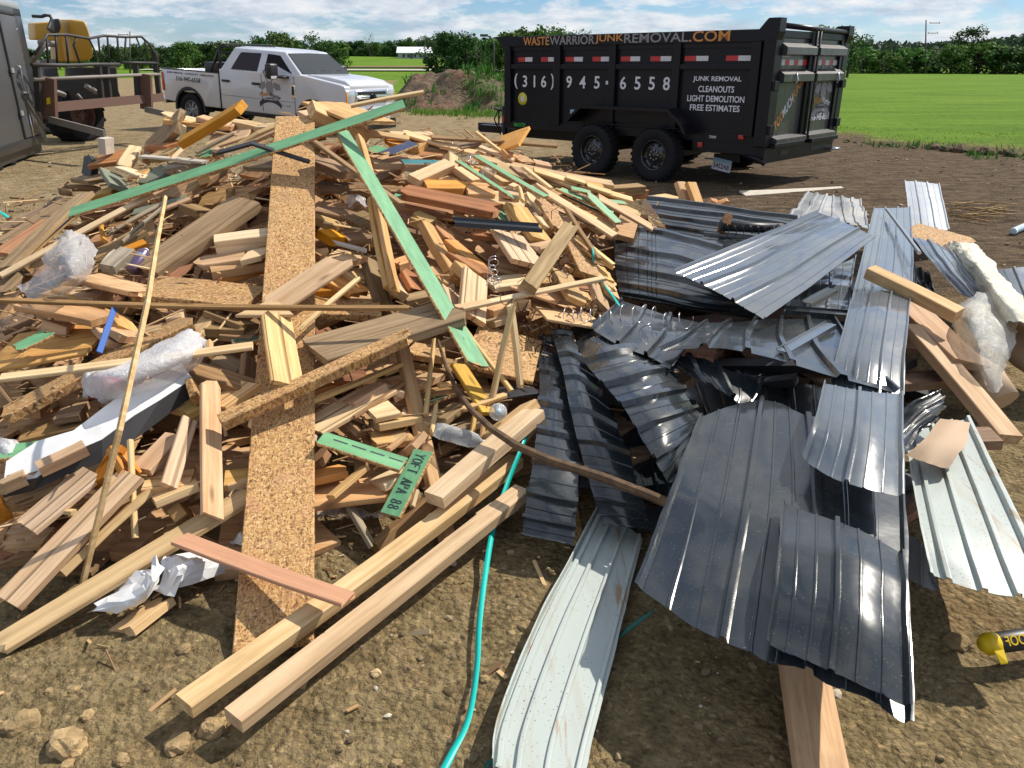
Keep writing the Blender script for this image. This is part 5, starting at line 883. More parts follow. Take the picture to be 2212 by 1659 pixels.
Bd('TM',1045,180,1770,415,125,'board','green',.16,wm=.10,t=.014,note='green-faced board with black dashes above the dirt'); Bd('TM',1935,290,1640,850,170,'board','green',.2,.14,wm=.10,t=.018,jag=(.01,.0),note='green-faced board covered in black scribbles, resting on the long studs')
Bd('TL',0,1950,2150,660,145,'board','tan',.03,.05,wm=.09,t=.022,note='long tan board lying low on the dirt from the left edge to the particleboard strip')
Bd('D',935,1068,1152,884,42,'stud','pale',.20,.18,t=.05,note='pale stud end on top of the long front studs, near the crushed bottle')
Bd('D',395,1512,1115,985,44,'stud','fresh',d0=onz(395,1512,.085).y,d1=onz(1115,985,.16).y,wm=.07,t=.045,note='upper of the two long studs lying on the dirt at the front',flat=.3)
Bd('D',502,1543,1128,1052,46,'stud','fresh',d0=onz(502,1543,.075).y,d1=onz(1128,1052,.14).y,wm=.07,t=.045,note='lower of the two long studs lying on the dirt at the front',flat=.3)
Bd('D',1045,1112,1098,1076,34,'stud','pale',.08); Bd('D',388,1160,755,1292,34,'lath','terracotta',d0=onz(388,1160,.17).y,d1=onz(755,1292,.165).y,wm=.045,t=.014,jag=(0,.012),note='smooth pinkish brown lath lying across the foot of the particleboard strip')
Bd('D',265,1354,340,1297,26,'board','fresh',.02); Bd('D',1000,880,1090,850,8,'stick','pale',.1)
Bd('TA',0,1545,1450,770,46,'lath','pale',.18,.20,wm=.032,t=.02,note='long pale lath slanting up the left side past the clear plastic bag')
Bd('T1',0,1040,2180,762,56,'lath','pale',.22,.24,wm=.036,t=.016,note='pale lath with a nail hole lying across the white plastic bag')
Bd('T1',1830,730,1840,860,32,'lath','pale',.2)
Bd('D',1468,393,1478,437,20,'stud','fresh',.02,wm=.09,t=.05) if False else None
GB={b_['note'].split(',')[0]:b_ for b_ in BOARDS if b_['note'] and b_['mat']=='green'}
def marks(key,fn):
    b_=[v for k,v in GB.items() if key in k][0]; fn(b_['o'],b_['L'],b_['w'],b_['t']/2)
def rings(o,L,w_,h):
    for f in (-.34,-.12,.03,.13,.24,.42):
        mb=MB(); mb.lathe([(.011,.0008),(.0145,.0008),(.0145,-.001),(.011,-.001)],18,Matrix.Translation((f*L,-w_*.12,h)),close=True); mb.build('nail_mark',MATS['lettering_dark'],o)
def dashes(o,L,w_,h):
    for f in (-.36,-.14,.08,.30):
        mb=MB(); mb.box(f*L,f*L+.055,-.004+.01,.004+.01,h-.001,h+.0008); mb.build('dash_mark',MATS['lettering_dark'],o)
STROKES={'Y':[[(0,1),(.5,.5),(1,1)],[(.5,.5),(.45,0)]],'O':[[(.5+.5*math.sin(k*.63),.5+.5*math.cos(k*.63)) for k in range(11)]],'F':[[(1,1),(0,.95),(.05,0)],[(0,.5),(.8,.55)]],'T':[[(0,1),(1,.95)],[(.5,1),(.5,0)]],'A':[[(0,0),(.5,1),(1,0)],[(.2,.4),(.8,.4)]],'P':[[(0,0),(.05,1),(.8,.95),(.85,.6),(.05,.5)]],'8':[[(.5+.4*math.sin(k*.63),.25+.27*math.cos(k*.63)) for k in range(11)],[(.5+.35*math.sin(k*.63),.76+.24*math.cos(k*.63)) for k in range(11)]]}
def scrawl(o,L,w_,h):
    s_='YOFT APA 88'; st=L*.86/len(s_)
    for i,ch in enumerate(s_):
        if ch==' ': continue
        mb=MB()
        for pl in STROKES[ch]: mb.tube([(-L*.43+st*(i+.1+.7*x),-w_*.26+w_*.5*y,h) for x,y in pl],.0022,4)
        mb.build('handwriting',MATS['lettering_dark'],o)
marks('diagonally',rings); marks('dashes',dashes); marks('scribbles',scrawl)
# the tall slim stake on the left, slightly bent: one continuous stick
pts=[onD(357,425,3.45),onD(336,540,3.05),onD(318,655,2.72),onD(258,930,2.3),onz(178,1264,.03)]
mb=MB(); mb.tube(pts,[.009,.010,.011,.011,.011],4,sm=False); o=mb.build('stick',MATS['wood_fresh']); tag(o,'tall slim bent stake leaning from the dirt to the top left of the pile','stick')
# long rough bowed branch and its split green-edged end
mb=MB(); pp=[onD(946,735,3.3),onD(963,790,3.15),onD(985,840,3.0),onD(1015,882,2.85),onD(1060,925,2.72),onD(1115,962,2.6),onD(1190,995,2.5),onD(1300,1030,2.38),onD(1400,1068,2.28),onD(1467,1097,2.2)]
mb.tube(pp,[.006,.008,.010,.012,.014,.016,.017,.018,.018,.017],7,sm=False); o=mb.build('bowed_branch',MATS['bark']); tag(o,'long rough brown bowed stick reaching from the pile over the dark metal sheets','stick')
# bent wooden hoop
mb=MB(); G=[]
for k in range(19):
    a=R(-30+300*k/18); c=onD(174,417,5.4); p=c+Vector((.13*math.cos(a),.10*math.sin(a),.02*math.sin(a*.5))); G.append([p+Vector((0,0,-.02)),p+Vector((0,0,.025))])
mb.grid(G); o=mb.build('bent_hoop',MATS['wood_weathered'],fixn=False); s_=o.modifiers.new('solid','SOLIDIFY'); s_.thickness=.005; tag(o,'bent strip of brown wood curled into a hoop at the back left','hoop')
# -- buried offcuts showing in the gaps
rf_=random.Random(77)
mixm=['brown']*4+['tan']*5+['pinktan']*4+['redbrown']*2+['weathered']*2+['fresh']*5+['pale']*2+['osb']
fm=sorted(set(mixm)); fb=MB()
def fill(n,dmin,dmax,lmin,lmax,xr=(-3.7,1.2),hmin=.16):
    k=0
    while k<n:
        x=rf_.uniform(*xr); y=rf_.uniform(1.9,7.2); hz=heap(x,y)
        if hz<hmin: continue
        if pix(Vector((x,y,hz))).x<-200: continue
        k+=1; L=rf_.uniform(lmin,lmax)*(1 if hz>.25 else .6); a=rf_.random()*math.pi; c=Vector((x,y,max(.025,hz-rf_.uniform(dmin,dmax))))
        e=.15; nn=Vector((-(heap(x+e,y)-heap(x-e,y))/(2*e),-(heap(x,y+e)-heap(x,y-e))/(2*e),1)).normalized()
        dx=Vector((math.cos(a),math.sin(a),0)); dx=(dx-nn*dx.dot(nn)).normalized(); dx=(dx+Vector((0,0,rf_.gauss(0,.15)))).normalized()
        nn=(nn+Vector((rf_.gauss(0,.3),rf_.gauss(0,.3),rf_.gauss(0,.25)))).normalized(); yv=nn.cross(dx).normalized(); nv=dx.cross(yv)
        if c.z-abs(dx.z)*L/2<-.05: dx=Vector((dx.x,dx.y,0)).normalized(); yv=UPV.cross(dx); nv=UPV
        w_,t_=rf_.choice(((.09,.04),(.09,.04),(.14,.035),(.14,.02),(.19,.03),(.05,.02),(.10,.015)))
        M=Matrix((dx,yv,nv)).transposed().to_4x4(); M.translation=c; fb.box(-L/2,L/2,-w_/2,w_/2,-t_/2,t_/2,fm.index(rf_.choice(mixm)),M)
fill(330,.2,.48,.3,1.0); fill(110,.3,.6,.6,1.4); fill(150,.38,.95,.7,1.3,(-2.9,.6),.7)
o=fb.build('buried_offcuts',[MATS['wood_'+m_] for m_ in fm],fixn=True); tag(o,kind='stuff')
# splinters and chips: too many to count
mb=MB(); rs=random.Random(3)
for k in range(5200):
    x=rs.uniform(-3.6,2.1); y=rs.uniform(1.6,7.2); hz=heap(x,y)
    if hz<=.0 and rs.random()>.12: continue
    if x>.55 and (hz<.12 or y<6): continue
    z=hz-rs.uniform(-.09,.15) if hz>.1 else terrain(x,y)+.006
    L=(rs.uniform(.02,.10) if rs.random()<.8 else rs.uniform(.1,.3))*(1 if hz>.1 else .45); a=rs.random()*6.28; d=Vector((math.cos(a),math.sin(a),rs.gauss(0,.25))).normalized(); s=d.cross(Vector((rs.gauss(0,1),rs.gauss(0,1),1.5))).normalized(); n=s.cross(d)
    M=Matrix((d,s,n)).transposed().to_4x4(); M.translation=Vector((x,y,max(z,terrain(x,y)+.004))); wv=rs.uniform(.0015,.007); mb.box(-L/2,L/2,-wv,wv,-.002,.002,0,M)
o=mb.build('wood_splinters',MATS['chips'],fixn=False); tag(o,kind='stuff')
# ---------------------------------------------------------------- sheet metal
def crom(P,u):
    n=len(P)-1; x=u*n; i=min(int(x),n-1); f=x-i; g=lambda k:P[max(0,min(n,k))]
    a,b_,c,d=(g(i-1) if i>0 else g(0)*2-g(1)),g(i),g(i+1),(g(i+2) if i+2<=n else g(n)*2-g(n-1))
    return b_+(c-a)*(f*.5)+(a*2-b_*5+c*4-d)*(f*f*.5)+(b_*3-a-c*3+d)*(f*f*f*.5)
AG=[(.0,.030,1),(.25,.030,1),(.5,.030,1),(.75,.030,1),(1.,.030,1)]
def profile(n_major=4,minor=2,hm=.017,hn=.003,wm=.022):
    hm*=.8; hn=min(hn,.0032); wm=min(wm*.75,.045)
    pr=[]
    for k in range(n_major+1): pr.append((k/n_major,wm,hm))
    for k in range(n_major):
        for j in range(minor): pr.append(((k+(j+1)/(minor+1))/n_major,wm*.42,hn))
    return pr
def ribh(s,pr):
    h=0
    for c,w_,a in pr:
        d=abs(s-c)
        if d<w_: h=max(h,a*min(1,(w_-d)/(w_*.45)))
    return h
SEED=[0]
def sheet(name,rows,mat,label,cat='metal sheet',across='c',pr=None,wrk=.005,group=None,edge=.004,cross=()):
    """roof panel from a net of survey points (pixel x, pixel y, height); ribs run across the rows ('c': ribs follow the columns)"""
    SEED[0]+=1; sd=SEED[0]*7.3; pr=pr if pr is not None else profile()
    P=[[onz(*p) for p in r] for r in rows]
    # sample positions: fine across the ribs
    ss=sorted(set([0.,1.]+[i/26 for i in range(27)]+[min(1,max(0,c+k*w_)) for c,w_,a in pr for k in (-1,-.55,-.5,.5,.55,1)]))
    tt=sorted(set([i/40 for i in range(41)]+[c+k*w_ for c,w_,a in cross for k in (-1,-.5,.5,1)]))
    us,vs_=(ss,tt) if across=='c' else (tt,ss)   # u runs along a row, v from row to row
    rowc=[[crom(r,u) for u in us] for r in P]
    G=[]
    for v in vs_: G.append([crom([rc[i] for rc in rowc],v) for i in range(len(us))])
    nr,nc=len(G),len(G[0]); N=[[None]*nc for _ in range(nr)]
    for i in range(nr):
        for j in range(nc):
            a=G[i][min(j+1,nc-1)]-G[i][max(j-1,0)]; b_=G[min(i+1,nr-1)][j]-G[max(i-1,0)][j]; n=a.cross(b_)
            n=n.normalized() if n.length>1e-9 else UPV; N[i][j]=n if n.z>=0 else -n
    mb=MB(); O=[]
    for i,v in enumerate(vs_):
        L_=[]
        for j,u in enumerate(us):
            s_=u if across=='c' else v; l_=v if across=='c' else u; p=G[i][j]; h=ribh(s_,pr)*(1.-.15*noise.noise((l_*3,sd,s_)))
            h+=-ribh(l_,cross) if cross else 0; nz=(.45-abs(noise.noise((p.x*2.3+sd,p.y*2.3,7)))*2.4)*wrk*1.1+noise.noise((p.x*3.2+sd,p.y*3.2,p.z*3))*wrk+noise.noise((p.x*9+sd,p.y*9,1))*wrk*.35
            e=(noise.noise((u*9+sd,v*9,4))*edge)
            L_.append(p+N[i][j]*(h+nz)+Vector((e,e,0)) if (i in(0,nr-1) or j in (0,nc-1)) else p+N[i][j]*(h+nz))
        O.append(L_)
    mb.grid(O,0,True); o=mb.build(name,MATS[mat],fixn=False)
    m_=o.modifiers.new('thickness','SOLIDIFY'); m_.thickness=.0016; m_.offset=-1
    es=o.modifiers.new('creases','EDGE_SPLIT'); es.split_angle=R(28)
    return tag(o,label,cat,group)
DS,BG='dark_steel','bluegray_steel'
P4=profile(4,2); P3=profile(3,2)
# far pieces on the soil
sheet('metal_sheet',[[(1954,392,.30),(1990,393,.31),(2029,398,.30)],[(1960,440,.29),(2000,442,.30),(2039,447,.28)],[(1966,490,.26),(2008,494,.27),(2050,498,.25)]],'galvanized','blue-gray galvanized panel sticking up farthest back on the brown soil',pr=profile(3,1,.018,.008,.05))
sheet('metal_sheet',[[(1745,415,.16),(1775,421,.22),(1800,424,.16),(1830,428,.2),(1858,432,.14)],[(1722,445,.2),(1760,450,.24),(1800,450,.2),(1835,455,.22),(1868,460,.16)],[(1700,470,.2),(1745,480,.22),(1800,480,.22),(1845,488,.2),(1882,500,.2)]],'dusty_steel','crumpled dusty gray sheet behind the smooth blue-gray roof panel',pr=profile(6,0,.018,0,.04),wrk=.02)
sheet('metal_sheet',[[(1888,450,.36),(1926,450,.37),(1966,448,.36)],[(1862,560,.46),(1915,560,.48),(1972,560,.46)],[(1832,680,.52),(1895,682,.54),(1962,685,.52)],[(1808,770,.50),(1880,772,.52),(1952,775,.50)],[(1790,850,.44),(1870,856,.45),(1950,860,.44)]],BG,'long narrow blue-gray panel running away from the front panels toward the soil',pr=profile(3,1,.019,.007,.035))
sheet('metal_sheet',[[(1966,512,.40),(2005,520,.42),(2042,530,.40)],[(2015,570,.42),(2050,582,.44),(2085,590,.42)],[(2080,638,.40),(2110,648,.42),(2142,660,.40)]],BG,'narrow blue-gray panel slanting under the insulation roll',pr=profile(2,1,.02,.008,.06))
sheet('metal_sheet',[[(1950,560,.42),(1975,575,.36),(2000,590,.30)],[(1960,610,.36),(1985,618,.26),(2012,630,.22)],[(1975,650,.34),(2005,660,.28),(2030,675,.26)]],DS,'dark bent panel piece in the gap behind the reddish stud',pr=profile(3,0,.02,0,.06),wrk=.02)
sheet('metal_sheet',[[(2148,582,.30),(2190,578,.32),(2240,575,.30)],[(2160,605,.27),(2200,604,.29),(2250,602,.27)],[(2175,640,.25),(2215,640,.26),(2260,638,.25)]],BG,'blue-gray panel end at the right edge beyond the insulation',pr=profile(2,1,.018,.006,.05))
# panels under the big one
sheet('metal_sheet',[[(1394,426,.62),(1500,440,.62),(1610,455,.60),(1722,471,.58)],[(1420,465,.56),(1510,478,.56),(1620,492,.54),(1735,510,.52)],[(1452,512,.48),(1530,524,.48),(1640,540,.46),(1750,560,.44)]],DS,'dark panel at the back left of the metal heap, edge-on below the trailer',across='r',pr=profile(4,1,.022,.008,.05))
sheet('metal_sheet',[[(1520,505,.54),(1600,512,.53),(1700,520,.52)],[(1515,535,.50),(1600,545,.49),(1700,556,.48)],[(1520,570,.46),(1600,582,.45),(1700,596,.44)]],DS,'small dark panel stepping down below the coil pocket',across='r',pr=profile(3,1,.02,.008,.05))
sheet('metal_sheet',[[(1329,486,.52),(1400,496,.53),(1470,510,.53),(1560,535,.52)],[(1328,560,.46),(1400,572,.47),(1480,590,.47),(1580,620,.46)],[(1336,622,.40),(1400,632,.41),(1490,652,.41),(1610,668,.41)],[(1344,646,.37),(1410,657,.38),(1500,672,.38),(1655,695,.38)]],DS,'dark stack of panels with tally lines across the ribs',across='r',pr=profile(5,1,.026,.007,.045),cross=[(.12,.006,.006),(.24,.006,.006),(.33,.006,.006),(.37,.006,.006),(.41,.006,.006)])
sheet('metal_sheet',[[(1700,600,.42),(1770,580,.44),(1850,555,.45)],[(1705,640,.42),(1770,630,.44),(1840,615,.45)],[(1690,685,.40),(1760,680,.42),(1835,680,.42)]],BG,'dented blue-gray piece in the angle beside the long narrow panel',pr=profile(3,1,.02,.007,.04),wrk=.018)
# the big smooth panel on top
sheet('metal_sheet',[[(1456,588,.56),(1500,607,.57),(1550,632,.575),(1600,660,.57),(1654,692,.55)],[(1560,545,.60),(1610,565,.61),(1655,585,.615),(1700,606,.61),(1745,628,.59)],[(1665,502,.64),(1705,515,.65),(1745,532,.65),(1785,550,.64),(1822,568,.62)],[(1766,458,.66),(1800,470,.665),(1835,485,.665),(1865,500,.66),(1893,514,.64)]],BG,'big smooth blue-gray roof panel lying across the top of the metal heap',pr=profile(3,2,.020,.006,.030),wrk=.003)
# curled panels in the middle
sheet('metal_sheet',[[(1342,650,.44),(1380,662,.45),(1420,675,.44),(1465,688,.45),(1525,700,.44)],[(1312,680,.46),(1355,700,.47),(1400,715,.46),(1450,728,.47),(1500,735,.46)],[(1279,712,.44),(1320,738,.45),(1365,757,.45),(1410,775,.46),(1452,802,.45)]],DS,'shiny curled panel with a white scuff at the left of the metal heap',across='c',pr=profile(3,0,.026,.006,.035),wrk=.003,edge=.001)
sheet('metal_sheet',[[(1526,698,.47),(1590,695,.48),(1660,690,.47),(1730,690,.47),(1800,688,.46)],[(1478,730,.50),(1560,725,.52),(1650,728,.51),(1740,745,.50),(1850,760,.48)],[(1420,757,.49),(1545,752,.54),(1660,772,.53),(1790,812,.50),(1946,852,.46)]],DS,'wide curled panel with a wavy lifted edge across the middle of the metal heap',across='c',pr=profile(5,0,.024,.006,.028),wrk=.003,edge=.001)
sheet('metal_sheet',[[(1417,766,.44),(1470,768,.46),(1520,776,.46),(1565,797,.45),(1649,824,.41)],[(1424,772,.42),(1495,795,.44),(1540,818,.44),(1585,842,.42),(1632,858,.39)],[(1430,778,.40),(1518,824,.42),(1562,846,.42),(1590,866,.40),(1606,888,.37)]],DS,'small curled tongue of panel over the black gap',across='c',pr=profile(3,1,.028,.007,.05),wrk=.006)
sheet('metal_sheet',[[(1235,716,.36),(1265,702,.40),(1300,694,.42),(1335,690,.42)],[(1268,790,.40),(1318,778,.44),(1370,765,.45),(1420,762,.43)],[(1322,850,.42),(1368,838,.45),(1415,825,.45),(1462,815,.41)],[(1362,905,.42),(1405,893,.44),(1450,880,.43),(1490,868,.38)],[(1405,980,.38),(1445,955,.40),(1485,930,.38),(1525,905,.33)],[(1444,1052,.30),(1480,1010,.32),(1512,965,.31),(1540,915,.28)]],DS,'long buckled panel with bright dents hanging down the left front',across='r',pr=profile(6,1,.024,.007,.028),wrk=.010)
# front
def span(Lp,Rp,fr,bulge=0.):
    return [[(a[0]+(b_[0]-a[0])*f,a[1]+(b_[1]-a[1])*f+bulge*(k/(len(Lp)-1))*math.sin(f*math.pi),a[2]+(b_[2]-a[2])*f) for f in fr] for k,(a,b_) in enumerate(zip(Lp,Rp))]
sheet('metal_sheet',[[(1512,905,.39),(1575,878,.41),(1645,862,.42),(1690,872,.42),(1745,900,.42),(1850,900,.41),(1948,905,.39)],[(1462,1038,.35),(1540,1046,.37),(1618,1060,.38),(1690,1072,.38),(1765,1090,.38),(1860,1110,.37),(1954,1130,.35)],[(1418,1152,.30),(1508,1192,.325),(1590,1222,.335),(1670,1250,.335),(1755,1275,.335),(1860,1310,.33),(1961,1350,.31)],[(1375,1266,.25),(1478,1340,.28),(1562,1382,.29),(1650,1420,.29),(1745,1455,.29),(1860,1508,.28),(1970,1566,.26)]],DS,'broad dark panel at the front with its ragged edge over the dirt',across='c',pr=profile(3,2,.021,.008,.026),wrk=.005,edge=.012)
sheet('metal_sheet',[[(1690,1078,.42),(1765,1105,.425),(1855,1140,.425),(1950,1195,.40)],[(1676,1240,.40),(1760,1275,.405),(1860,1310,.405),(1958,1350,.37)],[(1655,1385,.33),(1745,1425,.33),(1850,1475,.32),(1962,1530,.29)]],DS,'overlapping dark panel on the right of the broad front panel',across='c',pr=profile(2,2,.020,.008,.035),wrk=.008)
sheet('metal_sheet',[[(1781,830,.52),(1830,840,.53),(1885,848,.53),(1946,852,.50)],[(1760,915,.52),(1820,930,.535),(1880,945,.535),(1946,955,.50)],[(1733,990,.46),(1795,1030,.48),(1865,1055,.48),(1946,1076,.45)]],BG,'short lavender-gray panel overhanging the broad front panel',across='c',pr=profile(2,2,.019,.007,.035),wrk=.004)
sheet('metal_sheet',[[(1163,727,.34),(1180,730,.345),(1203,735,.34)],[(1165,850,.29),(1198,856,.30),(1232,862,.29)],[(1158,960,.24),(1204,968,.25),(1250,975,.24)],[(1138,1080,.16),(1190,1090,.17),(1246,1100,.16)],[(1130,1160,.09),(1185,1172,.10),(1240,1184,.09)]],DS,'dark muddy panel standing along the right foot of the wood pile',across='r',pr=profile(7,1,.02,.008,.022),wrk=.008)
sheet('metal_sheet',[[(1192,718,.40),(1212,716,.41),(1234,720,.40)],[(1215,800,.36),(1245,800,.37),(1290,830,.35)],[(1240,920,.30),(1285,925,.31),(1345,950,.28)],[(1270,1030,.22),(1320,1035,.23),(1380,1050,.21)],[(1304,1140,.13),(1355,1142,.14),(1412,1146,.13)]],DS,'dark panel folded beside the muddy one, ending above the white gutter panel',across='r',pr=profile(7,1,.02,.008,.022),wrk=.01)
sheet('metal_sheet',[[(1252,975,.10),(1275,985,.10),(1300,1000,.10)],[(1245,1050,.07),(1268,1056,.07),(1295,1066,.07)]],BG,'scrap of light blue-gray metal between the two muddy dark panels',pr=profile(1,1,.01,.004,.1))
GUT=[(.0,.02,.028),(.10,.05,.012),(.33,.035,.014),(.62,.03,.010),(.93,.03,.012)]
sheet('metal_sheet',span([(1296,1088,.07),(1237,1205,.07),(1160,1350,.07),(1079,1552,.07),(1060,1660,.07)],[(1388,1165,.06),(1362,1268,.06),(1328,1412,.06),(1280,1600,.06),(1252,1720,.06)],(0,.3,.65,1)),'pale_steel','white ribbed gutter panel lying on the dirt at the bottom of the picture',pr=GUT,wrk=.0015)
sheet('metal_sheet',span([(1952,935,.28),(1970,1050,.28),(1990,1160,.28),(2009,1242,.25)],[(2098,905,.28),(2165,1040,.28),(2228,1170,.28),(2285,1290,.25)],(0,.35,.7,1),18),'pale_steel','rust-streaked white panel on the right below the cardboard',pr=[(.0,.03,.010),(.14,.03,.014),(.40,.03,.014),(.66,.03,.014),(.93,.04,.018)],wrk=.003)
sheet('metal_sheet',[[(1946,900,.36),(1985,870,.40),(2030,845,.42)],[(1947,940,.36),(1985,905,.38),(2040,868,.40)],[(1948,985,.32),(1990,930,.35),(2025,895,.36)]],DS,'crumpled dark panel end sticking out right of the lavender-gray panel',across='r',pr=profile(3,1,.02,.008,.05),wrk=.015)
sheet('metal_sheet',[[(1955,1150,.05),(1990,1175,.08),(2010,1240,.06)],[(1950,1240,.04),(1990,1265,.05),(2030,1278,.04)]],'dusty_steel','dull gray scrap in the shade under the rust-streaked white panel',pr=profile(1,1,.01,.005,.1))
sheet('metal_sheet',[[(1400,790,.18),(1560,800,.20),(1740,830,.20),(1900,880,.20)],[(1440,880,.15),(1590,900,.17),(1750,930,.17),(1900,960,.17)],[(1480,980,.12),(1610,1000,.14),(1760,1010,.14),(1900,1030,.14)]],DS,'added dark panel standing for the black shade behind the broad front panel',pr=profile(5,1))  # added dark sheet that hides the ground and blackens the shaded gap
sheet('metal_sheet',[[(1235,770,.20),(1330,790,.22),(1430,830,.22)],[(1265,900,.13),(1360,930,.15),(1470,960,.15)],[(1320,1040,.08),(1400,1075,.09),(1480,1090,.09)]],DS,'added dark panel standing for the shade under the long buckled panel',pr=profile(3,1))  # another added dark sheet, standing in for the shadow below the buckled panel
# thin trims
def trim(name,pts,r,mat,label,cat,n=6):
    mb=MB(); mb.tube(pts,r,n,sm=False); return tag(mb.build(name,MATS[mat]),label,cat)
def angle_trim(name,a,b_,wd,hg,mat,label,cat='metal trim',lip=.012):
    d=(b_-a).normalized(); s=d.cross(UPV).normalized(); u=s.cross(d); M=Matrix((d,s,u)).transposed().to_4x4(); M.translation=a; L_=(b_-a).length
    mb=MB(); mb.box(0,L_,-wd/2,wd/2,0,.003,0,M); mb.box(0,L_,wd/2-.003,wd/2,-hg,.0,0,M); mb.box(0,L_,-wd/2,-wd/2+.003,.003,lip,0,M); o=mb.build(name,MATS[mat]); return tag(o,label,cat)
angle_trim('metal_trim',onz(1697,668,.50),onz(1858,680,.48),.06,.03,'dark_steel','dark folded trim lying below the big smooth roof panel')
angle_trim('metal_trim',onz(1742,655,.52),onz(1800,625,.53),.05,.02,'bluegray_steel','short blue-gray trim offcut beside the dark folded trim')
angle_trim('metal_trim',onz(1690,760,.535),onz(1795,700,.50),.05,.02,'bluegray_steel','shiny bent trim lying on the wide curled panel')
trim('metal_tube',[onz(1915,452,.46),onz(1950,498,.52),onz(1986,546,.55)],.012,'silver','slim silver tube lying across the end of the long narrow panel','tube',8)
a_,b_=onheap(866+115,207.4+1085*.25,.22),onheap(864+1215*.25,207.4+1140*.25,.2); angle_trim('metal_flashing',a_,b_,.075,.02,'flashing','dark metal flashing strip lying on the right slope of the wood pile',lip=.02)
# offcuts and dark scrap lying under the panels
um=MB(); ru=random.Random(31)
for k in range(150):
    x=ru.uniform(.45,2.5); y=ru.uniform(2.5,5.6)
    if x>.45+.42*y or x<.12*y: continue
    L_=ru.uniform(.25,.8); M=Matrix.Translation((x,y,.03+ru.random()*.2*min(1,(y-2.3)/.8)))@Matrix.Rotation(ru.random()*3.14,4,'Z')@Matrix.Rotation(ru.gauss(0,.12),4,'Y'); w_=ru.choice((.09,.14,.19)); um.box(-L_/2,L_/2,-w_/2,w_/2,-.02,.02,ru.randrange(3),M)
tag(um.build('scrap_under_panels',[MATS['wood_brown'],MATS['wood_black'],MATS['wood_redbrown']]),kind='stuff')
# ---------------------------------------------------------------- boards round the metal heap
def zb(p0,p1,wpx,wm,mat,t,note,name='board',**kw): return place(onz(*p0),onz(*p1),wpx,wm,mat,t,name,note=note,**kw)
zb((1882,574,.62),(2072,676,.50),24,.07,'redbrown',.06,'reddish stud poking out over the long narrow panel','stud') if False else zb((1882,576,.62),(2075,670,.50),22,.08,'pinktan',.06,'pinkish stud poking out over the long narrow panel on the right','stud')
zb((1938,625,.46),(2108,785,.30),52,.19,'tan',.04,'wide brown plank beneath the pinkish stud on the right','plank')
zb((1978,700,.40),(2185,940,.16),46,.12,'fresh',.05,'long plank with a sunlit end pointing at the yellow tube','plank')
zb((1742,1440,.05),(1792,1720,.02),106,.14,'tan',.03,'brown plank half buried under the broad front panel at the bottom','plank')
zb((1604,417,.02),(1820,404,.02),11,.16,'palegray',.02,'pale tapered board lying alone on the dark soil beside the trailer','board',taper=.35)
zb((1487,438,.42),(1472,392,.60),21,.10,'fresh',.045,'left of the two yellow stud ends standing below the trailer wheel','stud'); zb((1512,440,.42),(1495,393,.60),21,.10,'fresh',.045,'right of the two yellow stud ends standing below the trailer wheel','stud')
zb((1400,432,.45),(1462,424,.45),20,.3,'pale',.015,'pale cardboard-like plywood offcut beside the two yellow stud ends','sheet') 
zb((0,342,.05),(50,330,.05),10,.12,'pale',.03,'small pale board on the ground under the cargo trailer corner','board')
zb((1965,494,.42),(2095,528,.36),32,.2,'osb',.02,'torn particleboard piece beneath the insulation roll','particleboard_strip',jag=(.02,.05))
zb((1290,1690,.0),(1290,1700,.0),10,.1,'fresh',.02,'x','board') if False else None
zb((1240,1090,.03),(1255,1180,.02),18,.04,'osb',.015,'rotten orange splinter between the muddy panel and the white gutter panel','lath')
# ---------------------------------------------------------------- straps, coils, bottles, bags
def ribbon3(name,pts,wd,mat,label,cat='strap',tw=.6,grp=None):
    mb=MB(); n=len(pts)*8; G=[]
    for k in range(n+1):
        u=k/n; p=crom(pts,u); d=(crom(pts,min(1,u+.02))-crom(pts,max(0,u-.02))).normalized(); s=d.cross(UPV); s=s.normalized() if s.length>.05 else Vector((1,0,0)); a=tw*math.sin(u*5.5+1)+.25; nn=s.cross(d); s=s*math.cos(a)+nn*math.sin(a); G.append([p-s*wd/2,p+s*wd/2])
    mb.grid(G); o=mb.build(name,MATS[mat],fixn=False); m_=o.modifiers.new('solid','SOLIDIFY'); m_.thickness=.001; return tag(o,label,cat,grp)
ribbon3('plastic_strap',[onz(1158,892,.25),onz(1130,960,.22),onz(1098,1040,.14),onz(1068,1130,.07),onz(1047,1250,.04),onz(1035,1350,.03),onz(1030,1440,.03),onz(1012,1550,.05),onz(975,1630,.06),onz(940,1700,.05)],.019,'strap_teal','long teal plastic strap curving across the dirt from the wood pile to the bottom edge',tw=.75)
ribbon3('plastic_strap',[onheap(1297,602,.12),onheap(1315,628,.14),onz(1338,660,.48)],.013,'strap_teal','short teal strap end beside the dark stack of panels')
ribbon3('plastic_strap',[onheap(1281,535,.16),onheap(1282,552,.14),onheap(1281,566,.1)],.012,'strap_teal','tiny teal strap piece among the laths on the right of the wood pile')
ribbon3('plastic_strap',[onz(-15,444,.55),onz(10,464,.50),onz(36,487,.42)],.03,'strap_teal','teal strap end hanging at the left edge of the picture')
ribbon3('plastic_strap',[onz(1300,1410,.04),onz(1350,1365,.05),onz(1412,1318,.10)],.014,'strap_dark','dark green strap in the shade under the broad front panel')
ribbon3('plastic_strap',[onz(1040,1670,.02),onz(1056,1650,.03),onz(1070,1645,.03)],.016,'strap_dark','dark teal strap end under the near corner of the white gutter panel')
